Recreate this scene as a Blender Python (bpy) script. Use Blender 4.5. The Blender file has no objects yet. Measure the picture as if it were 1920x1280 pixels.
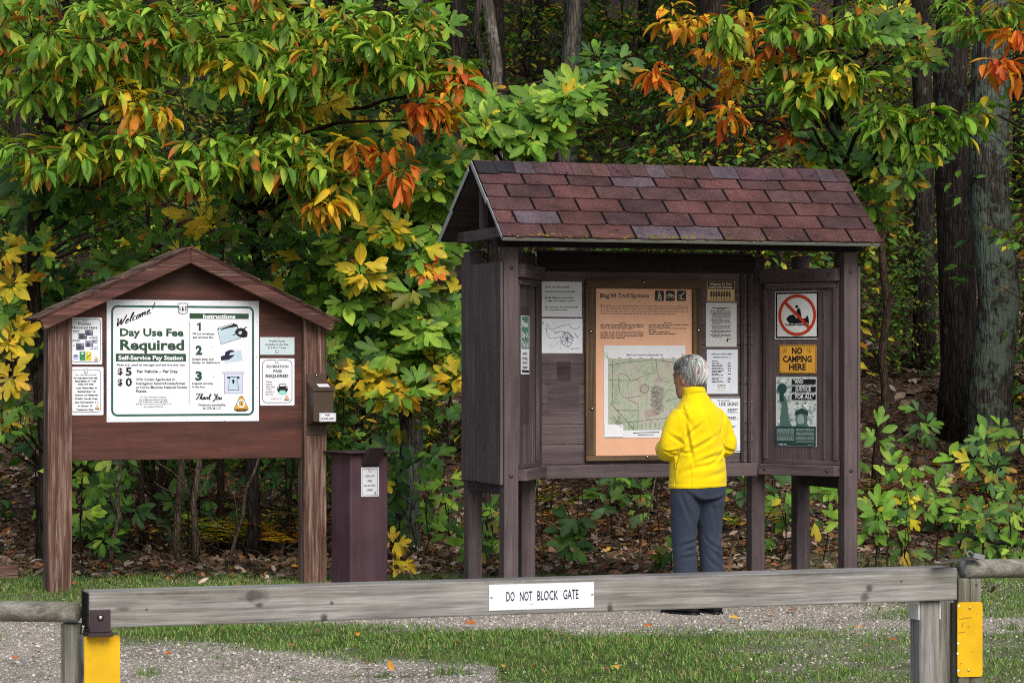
import bpy, bmesh, math, random
import numpy as np
from mathutils import Vector, Matrix
R = math.radians
S = bpy.context.scene
COL = S.collection
F, HZ, HC = 5000.0, 690.0, 1.55          # focal length in photo pixels, horizon row, camera height
random.seed(7)
RNG = np.random.default_rng(11)

# ------------------------------------------------------------------ helpers
def lin(h):
    h = h.lstrip('#')
    o = []
    for i in (0, 2, 4):
        c = int(h[i:i+2], 16) / 255
        o.append(c / 12.92 if c <= 0.04045 else ((c + 0.055) / 1.055) ** 2.4)
    return tuple(o)

def at(px, py, Y):
    return Vector(((px - 960) / F * Y, Y, HC - (py - HZ) / F * Y))

def topx(p):
    return 960 + F * p[0] / p[1], HZ - F * (p[2] - HC) / p[1]

class Frame:
    """upright local frame: x along the face, y into it, z up"""
    def __init__(s, o, a):
        s.o = Vector(o)
        s.ex = Vector((math.cos(a), math.sin(a), 0)); s.ey = Vector((-math.sin(a), math.cos(a), 0))
        s.M = Matrix.Translation(s.o) @ Matrix.Rotation(a, 4, 'Z'); s.a = a
    def px(s, px, py, v=0.0):
        d = Vector(((px - 960) / F, 1, -(py - HZ) / F)); C = Vector((0, 0, HC))
        o = s.o + s.ey * v
        t = (o - C).dot(s.ey) / d.dot(s.ey)
        P = C + d * t - s.o
        return P.dot(s.ex), P.z
    def sub(s, u, v, z, a=0.0):
        o = s.M @ Vector((u, v, z))
        return Frame(o, s.a + a)

def tag(o, label=None, cat=None, group=None, kind=None):
    if label: o['label'] = label
    if cat: o['category'] = cat
    if group: o['group'] = group
    if kind: o['kind'] = kind
    return o

def empty(name, loc=(0, 0, 0), M=None, **k):
    o = bpy.data.objects.new(name, None); COL.objects.link(o)
    o.empty_display_size = 0.1
    if M is not None: o.matrix_world = M
    else: o.location = loc
    return tag(o, **k)

class MB:
    def __init__(s): s.v = []; s.f = []; s.m = []; s.c = []; s.hasc = False
    def add(s, vs, fs, m=0, col=None):
        n = len(s.v); s.v.extend([tuple(p) for p in vs])
        for f in fs: s.f.append(tuple(i + n for i in f)); s.m.append(m)
        if col is not None: s.hasc = True
        s.c.extend([(col if col is not None else (1, 1, 1))] * len(vs))
    def box(s, x0, x1, y0, y1, z0, z1, m=0, col=None, M=None):
        vs = [(x, y, z) for x in (x0, x1) for y in (y0, y1) for z in (z0, z1)]
        if M is not None: vs = [M @ Vector(p) for p in vs]
        s.add(vs, [(0, 1, 3, 2), (4, 6, 7, 5), (0, 4, 5, 1), (2, 3, 7, 6), (0, 2, 6, 4), (1, 5, 7, 3)], m, col)
    def prism(s, pts, y0, y1, m=0, M=None):          # polygon in xz (counter-clockwise seen from -y), pushed along y
        n = len(pts)
        vs = [(x, y0, z) for x, z in pts] + [(x, y1, z) for x, z in pts]
        if M is not None: vs = [M @ Vector(p) for p in vs]
        fs = [tuple(range(n)), tuple(range(2 * n - 1, n - 1, -1))]
        fs += [(i, i + n, (i + 1) % n + n, (i + 1) % n) for i in range(n)]
        s.add(vs, fs, m)
    def tube(s, pts, rad, n=8, m=0, cap=True, ell=None, col=None):
        pts = [Vector(p) for p in pts]; k = len(pts)
        if not hasattr(rad, '__len__'): rad = [rad] * k
        vs = []; up = None
        for i in range(k):
            t = (pts[min(i + 1, k - 1)] - pts[max(i - 1, 0)]).normalized()
            if up is None:
                up = Vector((0, 0, 1)) if abs(t.z) < 0.9 else Vector((1, 0, 0))
            a = t.cross(up).normalized(); b = a.cross(t).normalized(); up = b
            for j in range(n):
                th = 2 * math.pi * j / n
                vs.append(pts[i] + a * (math.cos(th) * rad[i]) + b * (math.sin(th) * rad[i]))
        fs = []
        for i in range(k - 1):
            for j in range(n):
                fs.append((i * n + j, i * n + (j + 1) % n, (i + 1) * n + (j + 1) % n, (i + 1) * n + j))
        if cap:
            fs.append(tuple(range(n - 1, -1, -1))); fs.append(tuple(range((k - 1) * n, k * n)))
        s.add(vs, fs, m, col)
    def rings(s, rings, m=0, cap=True):
        n = len(rings[0]); vs = [p for r in rings for p in r]; fs = []
        for i in range(len(rings) - 1):
            for j in range(n):
                fs.append((i * n + j, i * n + (j + 1) % n, (i + 1) * n + (j + 1) % n, (i + 1) * n + j))
        if cap:
            fs.append(tuple(range(n - 1, -1, -1))); fs.append(tuple(range((len(rings) - 1) * n, len(rings) * n)))
        s.add(vs, fs, m)
    def ellipsoid(s, c, r, nu=12, nv=8, m=0, M=None):
        c = Vector(c); vs = [c + Vector((0, 0, -r[2]))]
        for i in range(1, nv):
            ph = -math.pi / 2 + math.pi * i / nv
            for j in range(nu):
                th = 2 * math.pi * j / nu
                vs.append(c + Vector((r[0] * math.cos(ph) * math.cos(th), r[1] * math.cos(ph) * math.sin(th), r[2] * math.sin(ph))))
        vs.append(c + Vector((0, 0, r[2]))); fs = []
        for j in range(nu): fs.append((0, 1 + (j + 1) % nu, 1 + j))
        for i in range(nv - 2):
            for j in range(nu):
                a = 1 + i * nu; b = a + nu
                fs.append((a + j, a + (j + 1) % nu, b + (j + 1) % nu, b + j))
        t = len(vs) - 1; a = 1 + (nv - 2) * nu
        for j in range(nu): fs.append((a + j, a + (j + 1) % nu, t))
        if M is not None: vs = [M @ p for p in vs]
        s.add(vs, fs, m)
    def clusters(s, gap):
        """split print into blocks that lie apart on the sheet"""
        n = len(s.v); par = list(range(len(s.f))); own = {}; box = []
        def find(i):
            while par[i] != i: par[i] = par[par[i]]; i = par[i]
            return i
        for k, f in enumerate(s.f):
            for i in f:
                if i in own: par[find(k)] = find(own[i])
                else: own[i] = k
        grp = {}
        for k in range(len(s.f)): grp.setdefault(find(k), []).append(k)
        B = []
        for g, ks in grp.items():
            vs = [s.v[i] for k in ks for i in s.f[k]]; xs = [v[0] for v in vs]; zs = [v[2] for v in vs]; B.append([min(xs) - gap / 2, max(xs) + gap / 2, min(zs) - gap / 2, max(zs) + gap / 2, ks])
        ch = True
        while ch:
            ch = False; out = []
            for b in B:
                for o in out:
                    if b[0] <= o[1] and o[0] <= b[1] and b[2] <= o[3] and o[2] <= b[3]:
                        o[0] = min(o[0], b[0]); o[1] = max(o[1], b[1]); o[2] = min(o[2], b[2]); o[3] = max(o[3], b[3]); o[4] = o[4] + b[4]; ch = True; break
                else: out.append(b)
            B = out
        res = []
        for b in B:
            m = MB(); mp = {}
            for k in sorted(b[4]):
                f = []
                for i in s.f[k]:
                    if i not in mp: mp[i] = len(m.v); m.v.append(s.v[i]); m.c.append(s.c[i])
                    f.append(mp[i])
                m.f.append(tuple(f)); m.m.append(s.m[k])
            res.append(m)
        return res
    def mesh(s, name, mats):
        me = bpy.data.meshes.new(name)
        me.from_pydata(s.v, [], s.f)
        for m in (mats if isinstance(mats, (list, tuple)) else [mats]): me.materials.append(m)
        me.polygons.foreach_set('material_index', s.m)
        if s.hasc:
            a = me.color_attributes.new('col', 'FLOAT_COLOR', 'POINT')
            a.data.foreach_set('color', [x for c in s.c for x in (*c[:3], 1.0)])
        me.update()
        return me
    def build(s, name, mats, parent=None, M=None, smooth=False, bevel=0.0, seg=1, **k):
        o = bpy.data.objects.new(name, s.mesh(name, mats)); COL.objects.link(o)
        if parent is not None: o.parent = parent
        if M is not None: o.matrix_world = M
        if smooth:
            o.data.polygons.foreach_set('use_smooth', [True] * len(o.data.polygons))
        if bevel:
            b = o.modifiers.new('bevel', 'BEVEL'); b.width = bevel; b.segments = seg; b.limit_method = 'ANGLE'; b.angle_limit = R(50)
        return tag(o, **k)

# ------------------------------------------------------------------ materials
MATS = {}
def newmat(name):
    m = bpy.data.materials.new(name); m.use_nodes = True
    nt = m.node_tree; nt.nodes.clear()
    out = nt.nodes.new('ShaderNodeOutputMaterial'); b = nt.nodes.new('ShaderNodeBsdfPrincipled')
    nt.links.new(b.outputs[0], out.inputs[0])
    return m, nt, b, out
def nd(nt, t, **k):
    n = nt.nodes.new(t)
    for a, v in k.items():
        if a.startswith('i_'):
            n.inputs[a[2:].replace('_', ' ')].default_value = v
        else: setattr(n, a, v)
    return n
def ramp(nt, fac, stops):
    r = nt.nodes.new('ShaderNodeValToRGB'); e = r.color_ramp.elements
    while len(e) < len(stops): e.new(0.5)
    for i, (p, c) in enumerate(stops):
        e[i].position = p; e[i].color = (*c[:3], 1) if hasattr(c, '__len__') else (c, c, c, 1)
    nt.links.new(fac, r.inputs[0]); return r.outputs[0]
def mixc(nt, fac, a, b, mode='MIX'):
    n = nt.nodes.new('ShaderNodeMix'); n.data_type = 'RGBA'; n.blend_type = mode
    for s_, v in ((n.inputs[0], fac), (n.inputs[6], a), (n.inputs[7], b)):
        if hasattr(v, 'is_linked') or isinstance(v, bpy.types.NodeSocket): nt.links.new(v, s_)
        elif hasattr(v, '__len__'): s_.default_value = (*v[:3], 1)
        else: s_.default_value = v
    return n.outputs[2]
def bump(nt, h, b, strength=0.3, dist=0.01):
    n = nt.nodes.new('ShaderNodeBump'); n.inputs['Strength'].default_value = strength; n.inputs['Distance'].default_value = dist
    nt.links.new(h, n.inputs['Height']); nt.links.new(n.outputs[0], b.inputs['Normal'])
def coords(nt, scale=(1, 1, 1), kind='Object', rnd=True):
    tc = nt.nodes.new('ShaderNodeTexCoord'); mp = nt.nodes.new('ShaderNodeMapping'); mp.inputs['Scale'].default_value = scale
    nt.links.new(tc.outputs[kind], mp.inputs[0])
    if rnd:
        oi = nt.nodes.new('ShaderNodeObjectInfo'); cb = nt.nodes.new('ShaderNodeCombineXYZ'); ml = nd(nt, 'ShaderNodeMath', operation='MULTIPLY'); ml.inputs[1].default_value = 37.0
        nt.links.new(oi.outputs['Random'], ml.inputs[0])
        for i in range(3): nt.links.new(ml.outputs[0], cb.inputs[i])
        nt.links.new(cb.outputs[0], mp.inputs['Location'])
    return mp.outputs[0]
def noise(nt, vec, scale, detail=5, rough=0.55, dist=0.0):
    n = nd(nt, 'ShaderNodeTexNoise'); n.inputs['Scale'].default_value = scale; n.inputs['Detail'].default_value = detail
    n.inputs['Roughness'].default_value = rough; n.inputs['Distortion'].default_value = dist
    nt.links.new(vec, n.inputs['Vector']); return n.outputs[0]

def flat(hexc, rough=0.5, metal=0.0, spec=0.3, dirt=0.06):
    key = ('flat', hexc, rough, metal)
    if key in MATS: return MATS[key]
    m, nt, b, out = newmat('paint_' + hexc.strip('#'))
    c = lin(hexc)
    n = noise(nt, coords(nt), 9.0, 4)
    col = ramp(nt, n, [(0.3, tuple(x * (1 - dirt * 1.6) for x in c)), (0.65, tuple(min(1, x * (1 + dirt * .5)) for x in c))])
    nt.links.new(col, b.inputs['Base Color'])
    b.inputs['Roughness'].default_value = rough; b.inputs['Metallic'].default_value = metal
    b.inputs['Specular IOR Level'].default_value = spec
    MATS[key] = m; return m

def wood(name, dark, mid, light, axis='Z', stain=None, stain_amt=0.5, knots=0.0, rough=0.8, fine=1.0, contrast=0.16, edgewear=0.0, wearcol='#b0a69c', grain=1.0):
    key = ('wood', name, axis)
    if key in MATS: return MATS[key]
    m, nt, b, out = newmat(name + '_' + axis.lower())
    sc = [34.0, 34.0, 34.0]; i = 'XYZ'.index(axis); sc[i] = 1.3
    v = coords(nt, tuple(sc))
    n1 = noise(nt, v, 1.0 * fine, 7, 0.62, 0.35)
    c1 = ramp(nt, n1, [(0.5 - contrast * 1.3, lin(dark)), (0.5, lin(mid)), (0.5 + contrast * 1.4, lin(light))])
    v2 = coords(nt, (1, 1, 1))
    n2 = noise(nt, v2, 2.6, 4, 0.6)
    cur = c1
    sc3 = [9.0, 9.0, 9.0]; sc3[i] = 1.0
    if stain:
        n3 = noise(nt, coords(nt, tuple(sc3)), 1.0, 5, 0.6)
        f = ramp(nt, n3, [(0.45, 0.0), (0.68, stain_amt)])
        cur = mixc(nt, f, cur, lin(stain))
    f2 = ramp(nt, n2, [(0.3, (0.72, 0.72, 0.72)), (0.7, (1.12, 1.12, 1.12))])
    cur = mixc(nt, 1.0, cur, f2, 'MULTIPLY')
    if edgewear:
        sc4 = [75.0, 75.0, 75.0]; sc4[i] = 2.6
        n4 = noise(nt, coords(nt, tuple(sc4)), 1.0, 4, 0.7)
        f4 = ramp(nt, n4, [(0.6, 0.0), (0.72, edgewear)])
        cur = mixc(nt, f4, cur, lin(wearcol))
    scf = [150.0, 150.0, 150.0]; scf[i] = 5.0
    nf = noise(nt, coords(nt, tuple(scf)), 1.0, 3, 0.6)
    cur = mixc(nt, 1.0, cur, ramp(nt, nf, [(0.3, (1 - .32 * grain,) * 3), (0.55, (1 + .05 * grain,) * 3), (0.75, (1 + .22 * grain,) * 3)]), 'MULTIPLY')
    hgt = mixc(nt, 0.45, n1, nf)
    if knots:
        sck = [1.0, 1.0, 1.0]; sck[i] = 0.42
        vo = nd(nt, 'ShaderNodeTexVoronoi'); vo.inputs['Scale'].default_value = 4.2
        mp = coords(nt, tuple(x * 1.0 for x in sck))
        wob = noise(nt, mp, 5.0, 2)
        nt.links.new(mp, vo.inputs['Vector'])
        kf = ramp(nt, vo.outputs['Distance'], [(0.0, 1.0), (0.055, 0.95), (0.085, 0.35), (0.2, 0.0)])
        kf2 = mixc(nt, 1.0, kf, (knots,) * 3, 'MULTIPLY')
        cur = mixc(nt, kf2, cur, tuple(x * 0.35 for x in lin(dark)))
    nt.links.new(cur, b.inputs['Base Color'])
    b.inputs['Roughness'].default_value = rough; b.inputs['Specular IOR Level'].default_value = 0.25
    bump(nt, hgt, b, 0.55, 0.004)
    MATS[key] = m; return m

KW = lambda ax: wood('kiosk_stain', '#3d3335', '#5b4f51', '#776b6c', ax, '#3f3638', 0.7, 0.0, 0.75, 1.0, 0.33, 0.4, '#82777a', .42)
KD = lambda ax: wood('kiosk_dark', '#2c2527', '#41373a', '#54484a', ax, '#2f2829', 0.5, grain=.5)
KX = lambda ax: wood('kiosk_eave_shade', '#191617', '#221e1f', '#2e2829', ax, grain=.5)  # kiosk stain blackened to paint in the shade under the eave
LW = lambda ax: wood('red_stain', '#36231f', '#5c3a33', '#80594e', ax, '#3a2822', 0.85, 0.5, 0.75, 1.0, 0.16, 0.75, '#968880')
LP = lambda ax: wood('weathered_red', '#38281f', '#6a4d42', '#a39187', ax, '#5c3f34', 0.6, 0.35, 0.85, 1.6, 0.13, 0.7, '#aba098')
LPAN = lambda ax: wood('brown_panel', '#35221e', '#54332c', '#7a4739', ax, '#33241f', 0.8, 0.0, 0.6, 0.25, 0.25, 0.3, '#80685e', .35)
GW = lambda ax: wood('grey_timber', '#625f5a', '#908e8b', '#b4b2ae', ax, '#7a766c', 0.6, 0.8, 0.85, 1.6, 0.2, 0.75, '#46443f')
GL = lambda ax: wood('grey_log', '#504d44', '#87857c', '#b0b0a8', ax, '#5c5a48', 0.8, 0.8, 0.9, 1.4, 0.2, 0.6, '#46433a')
FW = lambda ax: wood('brown_frame', '#3d2f22', '#5e4a38', '#7b654c', ax, '#40342a', 0.6, 0.6)

def bark(name, dark, light, lichen=0.0, lich='#6f7d6c', scale=1.0):
    if name in MATS: return MATS[name]
    m, nt, b, out = newmat(name)
    v = coords(nt, (14 * scale, 14 * scale, 2.2 * scale))
    n1 = noise(nt, v, 1.0, 6, 0.65, 0.6)
    vo = nd(nt, 'ShaderNodeTexVoronoi', feature='DISTANCE_TO_EDGE'); vo.inputs['Scale'].default_value = 2.0; nt.links.new(v, vo.inputs['Vector'])
    crack = ramp(nt, vo.outputs['Distance'], [(0.0, 0.42), (0.2, 1.0)])
    c = ramp(nt, n1, [(0.3, lin(dark)), (0.7, lin(light))])
    c = mixc(nt, 1.0, c, crack, 'MULTIPLY')
    if lichen:
        n2 = noise(nt, coords(nt, (1, 1, .75)), 11.0, 7, 0.72, 0.3); n2b = noise(nt, coords(nt, (1, 1, 1)), 1.1, 3)
        n2 = mixc(nt, .35, n2, n2b)
        f = ramp(nt, n2, [(0.60 - 0.08 * lichen, 0.0), (0.63 - 0.06 * lichen, 0.7)])
        c = mixc(nt, f, c, lin(lich))
    nt.links.new(c, b.inputs['Base Color']); b.inputs['Roughness'].default_value = 0.95; b.inputs['Specular IOR Level'].default_value = 0.1
    h = mixc(nt, 0.5, n1, crack)
    bump(nt, h, b, 0.8, 0.03)
    MATS[name] = m; return m

def leafmat(name, trans=0.3, rough=0.5, spec=0.22):
    m, nt, b, out = newmat(name)
    at_ = nd(nt, 'ShaderNodeAttribute', attribute_name='col')
    n = noise(nt, coords(nt, (1, 1, 1), rnd=False), 16.0, 3)
    f = ramp(nt, n, [(0.3, (0.72, 0.76, 0.8)), (0.7, (1.16, 1.14, 1.1))])
    c = mixc(nt, 1.0, at_.outputs['Color'], f, 'MULTIPLY')
    rib = ramp(nt, at_.outputs['Alpha'], [(0.0, (1.3, 1.3, 1.1)), (0.1, (1.0, 1.0, 1.0)), (.75, (1.0, 1.0, 1.0)), (1.0, (.86, .84, .8))])
    c = mixc(nt, 1.0, c, rib, 'MULTIPLY')
    ns = noise(nt, coords(nt, (1, 1, 1), rnd=False), 55.0, 4, .65)
    c = mixc(nt, ramp(nt, ns, [(.66, 0.0), (.70, .8)]), c, lin('#6a4a22'))
    nt.links.new(c, b.inputs['Base Color']); b.inputs['Roughness'].default_value = rough; b.inputs['Specular IOR Level'].default_value = spec
    t = nd(nt, 'ShaderNodeBsdfTranslucent'); nt.links.new(mixc(nt, 1.0, c, (1.5, 1.5, 0.8), 'MULTIPLY'), t.inputs[0])
    mx = nd(nt, 'ShaderNodeMixShader'); mx.inputs[0].default_value = trans
    nt.links.new(b.outputs[0], mx.inputs[1]); nt.links.new(t.outputs[0], mx.inputs[2]); nt.links.new(mx.outputs[0], out.inputs[0])
    return m
LEAF = leafmat('leaf')
DRYLEAF = leafmat('dry_leaf', 0.1, 0.8, 0.1)
GRASSM = leafmat('grass_blade', 0.25, 0.6, 0.15)

STEEL = flat('#c9c9c6', 0.35, 0.9)
GALV = flat('#8e9092', 0.5, 0.6)
BLACKM = flat('#1b1a1c', 0.5)

def bolt(parent, x, y, z, r, mat=None, name='bolt', ring=True):
    """round bolt head on a face that looks along -y"""
    b = MB()
    if ring: b.tube([(x, y, z), (x, y - 0.002, z)], r * 1.5, 12, 0)
    b.ellipsoid((x, y - 0.002, z), (r, r * 0.6, r), 10, 6, 1)
    return b.build(name, [BLACKM, mat or STEEL], parent, smooth=True)

# ------------------------------------------------------------------ text and printed signs
TXT = {}
def text_mesh(s, bold, shear):
    key = (s, bold, shear)
    if key in TXT: return TXT[key]
    cu = bpy.data.curves.new('t', 'FONT'); cu.body = s; cu.size = 1.0; cu.resolution_u = 2
    cu.offset = bold; cu.shear = shear; cu.fill_mode = 'FRONT'
    ob = bpy.data.objects.new('t', cu)
    me = bpy.data.meshes.new_from_object(ob)
    vs = np.zeros(len(me.vertices) * 3); me.vertices.foreach_get('co', vs); vs = vs.reshape(-1, 3)[:, :2].copy()
    fs = [tuple(p.vertices) for p in me.polygons]
    bpy.data.objects.remove(ob); bpy.data.curves.remove(cu); bpy.data.meshes.remove(me)
    TXT[key] = (vs, fs); return TXT[key]
CAPH = text_mesh('H', 0, 0)[0][:, 1].max()

def shield_pts(cx, cz, w, h):
    """badge outline: flat notched top, bulging sides, pointed foot"""
    half = [(0, .46), (.2, .5), (.36, .42), (.5, .5), (.46, .3), (.42, .1), (.48, -.1), (.46, -.3), (.28, -.44), (.1, -.44), (0, -.52)]
    p = [(cx + x * w, cz + y * h) for x, y in half] + [(cx - x * w, cz + y * h) for x, y in half[-2:0:-1]]
    return p[::-1]
def tree_pts(cx, cz, w, h):
    half = [(0, .5), (.18, .2), (.1, .2), (.3, -.05), (.16, -.05), (.42, -.32), (.07, -.32), (.07, -.5)]
    p = [(cx + x * w, cz + y * h) for x, y in half] + [(cx - x * w, cz + y * h) for x, y in half[::-1][:-1]]
    return p[::-1]

class Sign:
    def __init__(s, fr, v, x0, y0, x1, y1, mat, name, label, cat, thick=0.003, group=None, crop=None, rad=0.0, tilt=0.0, rim=None):
        s.fr = fr; s.v = v - thick
        s.crop = crop
        xm, ym = (x0 + x1) / 2, (y0 + y1) / 2
        s.x0 = fr.px(x0, ym, s.v)[0]; s.x1 = fr.px(x1, ym, s.v)[0]
        s.z1 = fr.px(xm, y0, s.v)[1]; s.z0 = fr.px(xm, y1, s.v)[1]
        s.cx = (s.x0 + s.x1) / 2; s.cz = (s.z0 + s.z1) / 2
        s.w = s.x1 - s.x0; s.h = s.z1 - s.z0
        s.t = thick; s.k = 0
        M = fr.M @ Matrix.Translation((s.cx, v - 0.0012, s.cz)) @ Matrix.Rotation(tilt, 4, 'Y')
        mb = MB(); mb.prism(s.rr(0, 0, s.w, s.h, rad), -thick, 0)
        s.root = mb.build(name, [mat], M=M, label=label, cat=cat, group=group)
        s.parts = {}; s.mats = {}
    def rr(s, cx, cz, w, h, r, n=4):
        if r <= 0: return [(cx - w/2, cz - h/2), (cx + w/2, cz - h/2), (cx + w/2, cz + h/2), (cx - w/2, cz + h/2)]
        p = []
        for sx, sz, a0 in ((1, -1, -90), (1, 1, 0), (-1, 1, 90), (-1, -1, 180)):
            for i in range(n + 1):
                a = R(a0 + 90 * i / n)
                p.append((cx + sx * (w/2 - r) + r * math.cos(a), cz + sz * (h/2 - r) + r * math.sin(a)))
        return p
    def P(s, x, y):
        if s.crop: x = s.crop[0] + x / s.crop[2]; y = s.crop[1] + y / s.crop[2]
        u, z = s.fr.px(x, y, s.v)
        return u - s.cx, z - s.cz
    def _mb(s, part, mat):
        if part not in s.parts: s.parts[part] = MB(); s.mats[part] = []
        if mat not in s.mats[part]: s.mats[part].append(mat)
        return s.parts[part], s.mats[part].index(mat)
    def y(s, lift): return -s.t - 0.0008 - 0.0006 * lift
    def raw(s, pts, mat, part='lettering', lift=0, faces=None):
        mb, i = s._mb(part, mat); yy = s.y(lift)
        mb.add([(x, yy, z) for x, z in pts], faces or [tuple(range(len(pts)))], i)
    def poly(s, pts, mat, part='drawing', lift=0):
        p = [s.P(*q) for q in pts]
        a = sum(p[i][0] * p[(i + 1) % len(p)][1] - p[(i + 1) % len(p)][0] * p[i][1] for i in range(len(p)))
        if a < 0: p = p[::-1]
        s.raw(p, mat, part, lift)
    def rect(s, x0, y0, x1, y1, mat, part='drawing', lift=0):
        xm, ym = (x0 + x1) / 2, (y0 + y1) / 2
        a = s.P(x0, ym)[0]; b = s.P(x1, ym)[0]; c = s.P(xm, y1)[1]; d = s.P(xm, y0)[1]
        s.raw([(a, c), (b, c), (b, d), (a, d)], mat, part, lift)
    def frame(s, x0, y0, x1, y1, wpx, rpx, mat, part='border', lift=0):
        xm, ym = (x0 + x1) / 2, (y0 + y1) / 2
        a = s.P(x0, ym)[0]; b = s.P(x1, ym)[0]; c = s.P(xm, y1)[1]; d = s.P(xm, y0)[1]
        k = abs(s.P(x0 + 1, ym)[0] - a); w = wpx * k; r = max(rpx * k, 0.0001)
        o = s.rr((a + b) / 2, (c + d) / 2, b - a, d - c, r); n = s.rr((a + b) / 2, (c + d) / 2, b - a - 2 * w, d - c - 2 * w, max(r - w, 0.00005))
        N = len(o)
        s.raw(o + n, mat, part, lift, [(i, (i + 1) % N, N + (i + 1) % N, N + i) for i in range(N)])
    def line(s, pts, wpx, mat, part='drawing', lift=0):
        p = [Vector(s.P(*q)) for q in pts]
        k = abs(s.P(pts[0][0] + 1, pts[0][1])[0] - p[0].x)
        ws = wpx if hasattr(wpx, '__len__') else [wpx] * len(p)
        L = []; Rr = []
        for i in range(len(p)):
            t = (p[min(i + 1, len(p) - 1)] - p[max(i - 1, 0)])
            if t.length < 1e-9: t = Vector((1, 0))
            t.normalize(); nrm = Vector((-t.y, t.x)) * ws[i] * k / 2
            L.append(p[i] + nrm); Rr.append(p[i] - nrm)
        n = len(p)
        s.raw([tuple(q) for q in Rr] + [tuple(q) for q in L], mat, part, lift, [(i, i + 1, n + i + 1, n + i) for i in range(n - 1)])
    def disc(s, cx, cy, rx, mat, part='drawing', lift=0, inner=0.0, n=32, ry=None):
        c = s.P(cx, cy); k = abs(s.P(cx + 1, cy)[0] - c[0]); kz = abs(s.P(cx, cy + 1)[1] - c[1]); ry = ry or rx
        o = [(c[0] + rx * k * math.cos(2 * math.pi * i / n), c[1] + ry * kz * math.sin(2 * math.pi * i / n)) for i in range(n)]
        if not inner: s.raw(o, mat, part, lift)
        else:
            q = inner / rx
            i_ = [(c[0] + (x - c[0]) * q, c[1] + (z - c[1]) * q) for x, z in o]
            s.raw(o + i_, mat, part, lift, [(i, (i + 1) % n, n + (i + 1) % n, n + i) for i in range(n)])
    def text(s, x0, yb, x1, cap, txt, mat, bold=0.0, shear=0.0, part='lettering', lift=0):
        vs, fs = text_mesh(txt, bold, shear)
        if len(vs) == 0: return
        a = s.P(x0, yb); b = s.P(x1, yb); zt = s.P((x0 + x1) / 2, yb - cap)[1]; zb = s.P((x0 + x1) / 2, yb)[1]
        mn = vs[:, 0].min(); sx = (b[0] - a[0]) / (vs[:, 0].max() - mn); sz = (zt - zb) / CAPH
        s.raw([(a[0] + (x - mn) * sx, zb + y * sz) for x, y in vs], mat, part, lift, fs)
    def ctext(s, cx, yb, w, cap, txt, mat, **k): s.text(cx - w / 2, yb, cx + w / 2, cap, txt, mat, **k)
    def shield(s, cx, cy, w, h, ink, back, letters=False, part='emblem', lift=1):
        c = s.P(cx, cy); k = abs(s.P(cx + 1, cy)[0] - c[0]); kz = abs(s.P(cx, cy + 1)[1] - c[1])
        s.raw(shield_pts(*c, w * k, h * kz), ink, part, lift)
        s.raw(shield_pts(*c, w * k * .88, h * kz * .88), back, part, lift + 1)
        s.raw(tree_pts(c[0], c[1], w * k * .34, h * kz * .56), ink, part, lift + 2)
        if letters:
            s.ctext(cx - w * .27, cy + h * .18, w * .22, h * .36, 'U', ink, bold=.03, part=part, lift=lift + 2)
            s.ctext(cx + w * .27, cy + h * .18, w * .22, h * .36, 'S', ink, bold=.03, part=part, lift=lift + 2)
    def arrowhead(s, cx, cy, w, h, gold, ink, white, part='emblem', lift=1):
        c = s.P(cx, cy); k = abs(s.P(cx + 1, cy)[0] - c[0]); kz = abs(s.P(cx, cy + 1)[1] - c[1])
        half = [(0, .52), (.12, .44), (.26, .16), (.42, -.18), (.5, -.36), (.34, -.46), (.14, -.5), (0, -.5)]
        def pts(q): return ([(c[0] + x * w * k * q, c[1] + z * h * kz * q) for x, z in half] + [(c[0] - x * w * k * q, c[1] + z * h * kz * q) for x, z in half[-2:0:-1]])[::-1]
        s.raw(pts(1.0), ink, part, lift); s.raw(pts(.9), gold, part, lift + 1)
        s.disc(cx, cy - h * .02, w * .27, white, part, lift + 2, n=20, ry=h * .27)
        s.shield(cx, cy - h * .02, w * .3, h * .34, ink, gold, part=part, lift=lift + 3)
        s.rect(cx - w * .34, cy + h * .33, cx + w * .34, cy + h * .41, ink, part, lift + 2)
    def words(s, x0, x1, yb, cap, mat, seed, part='lettering'):
        """a line too small to read: word-long strokes"""
        r = random.Random(seed); x = x0
        while x < x1 - cap * .5:
            w = min(r.uniform(1.2, 4.5) * cap, x1 - x)
            s.rect(x, yb - cap * .62, x + w, yb, mat, part, 0); x += w + cap * .55
    def screw(s, x, y, r=0.006, mat=None):
        u, z = s.P(x, y); b = MB(); b.ellipsoid((u, -s.t - .001, z), (r, r * .5, r), 10, 6, 0)
        b.build('screw', [mat or STEEL], s.root, smooth=True)
    def done(s):
        for p, mb in s.parts.items():
            for q in mb.clusters(.02): q.build(p.split('#')[0], s.mats[p], s.root)
        return s.root
SKY, SUN, EXPO = 0.08, 1.85, 0.70
DENOISE = False
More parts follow.
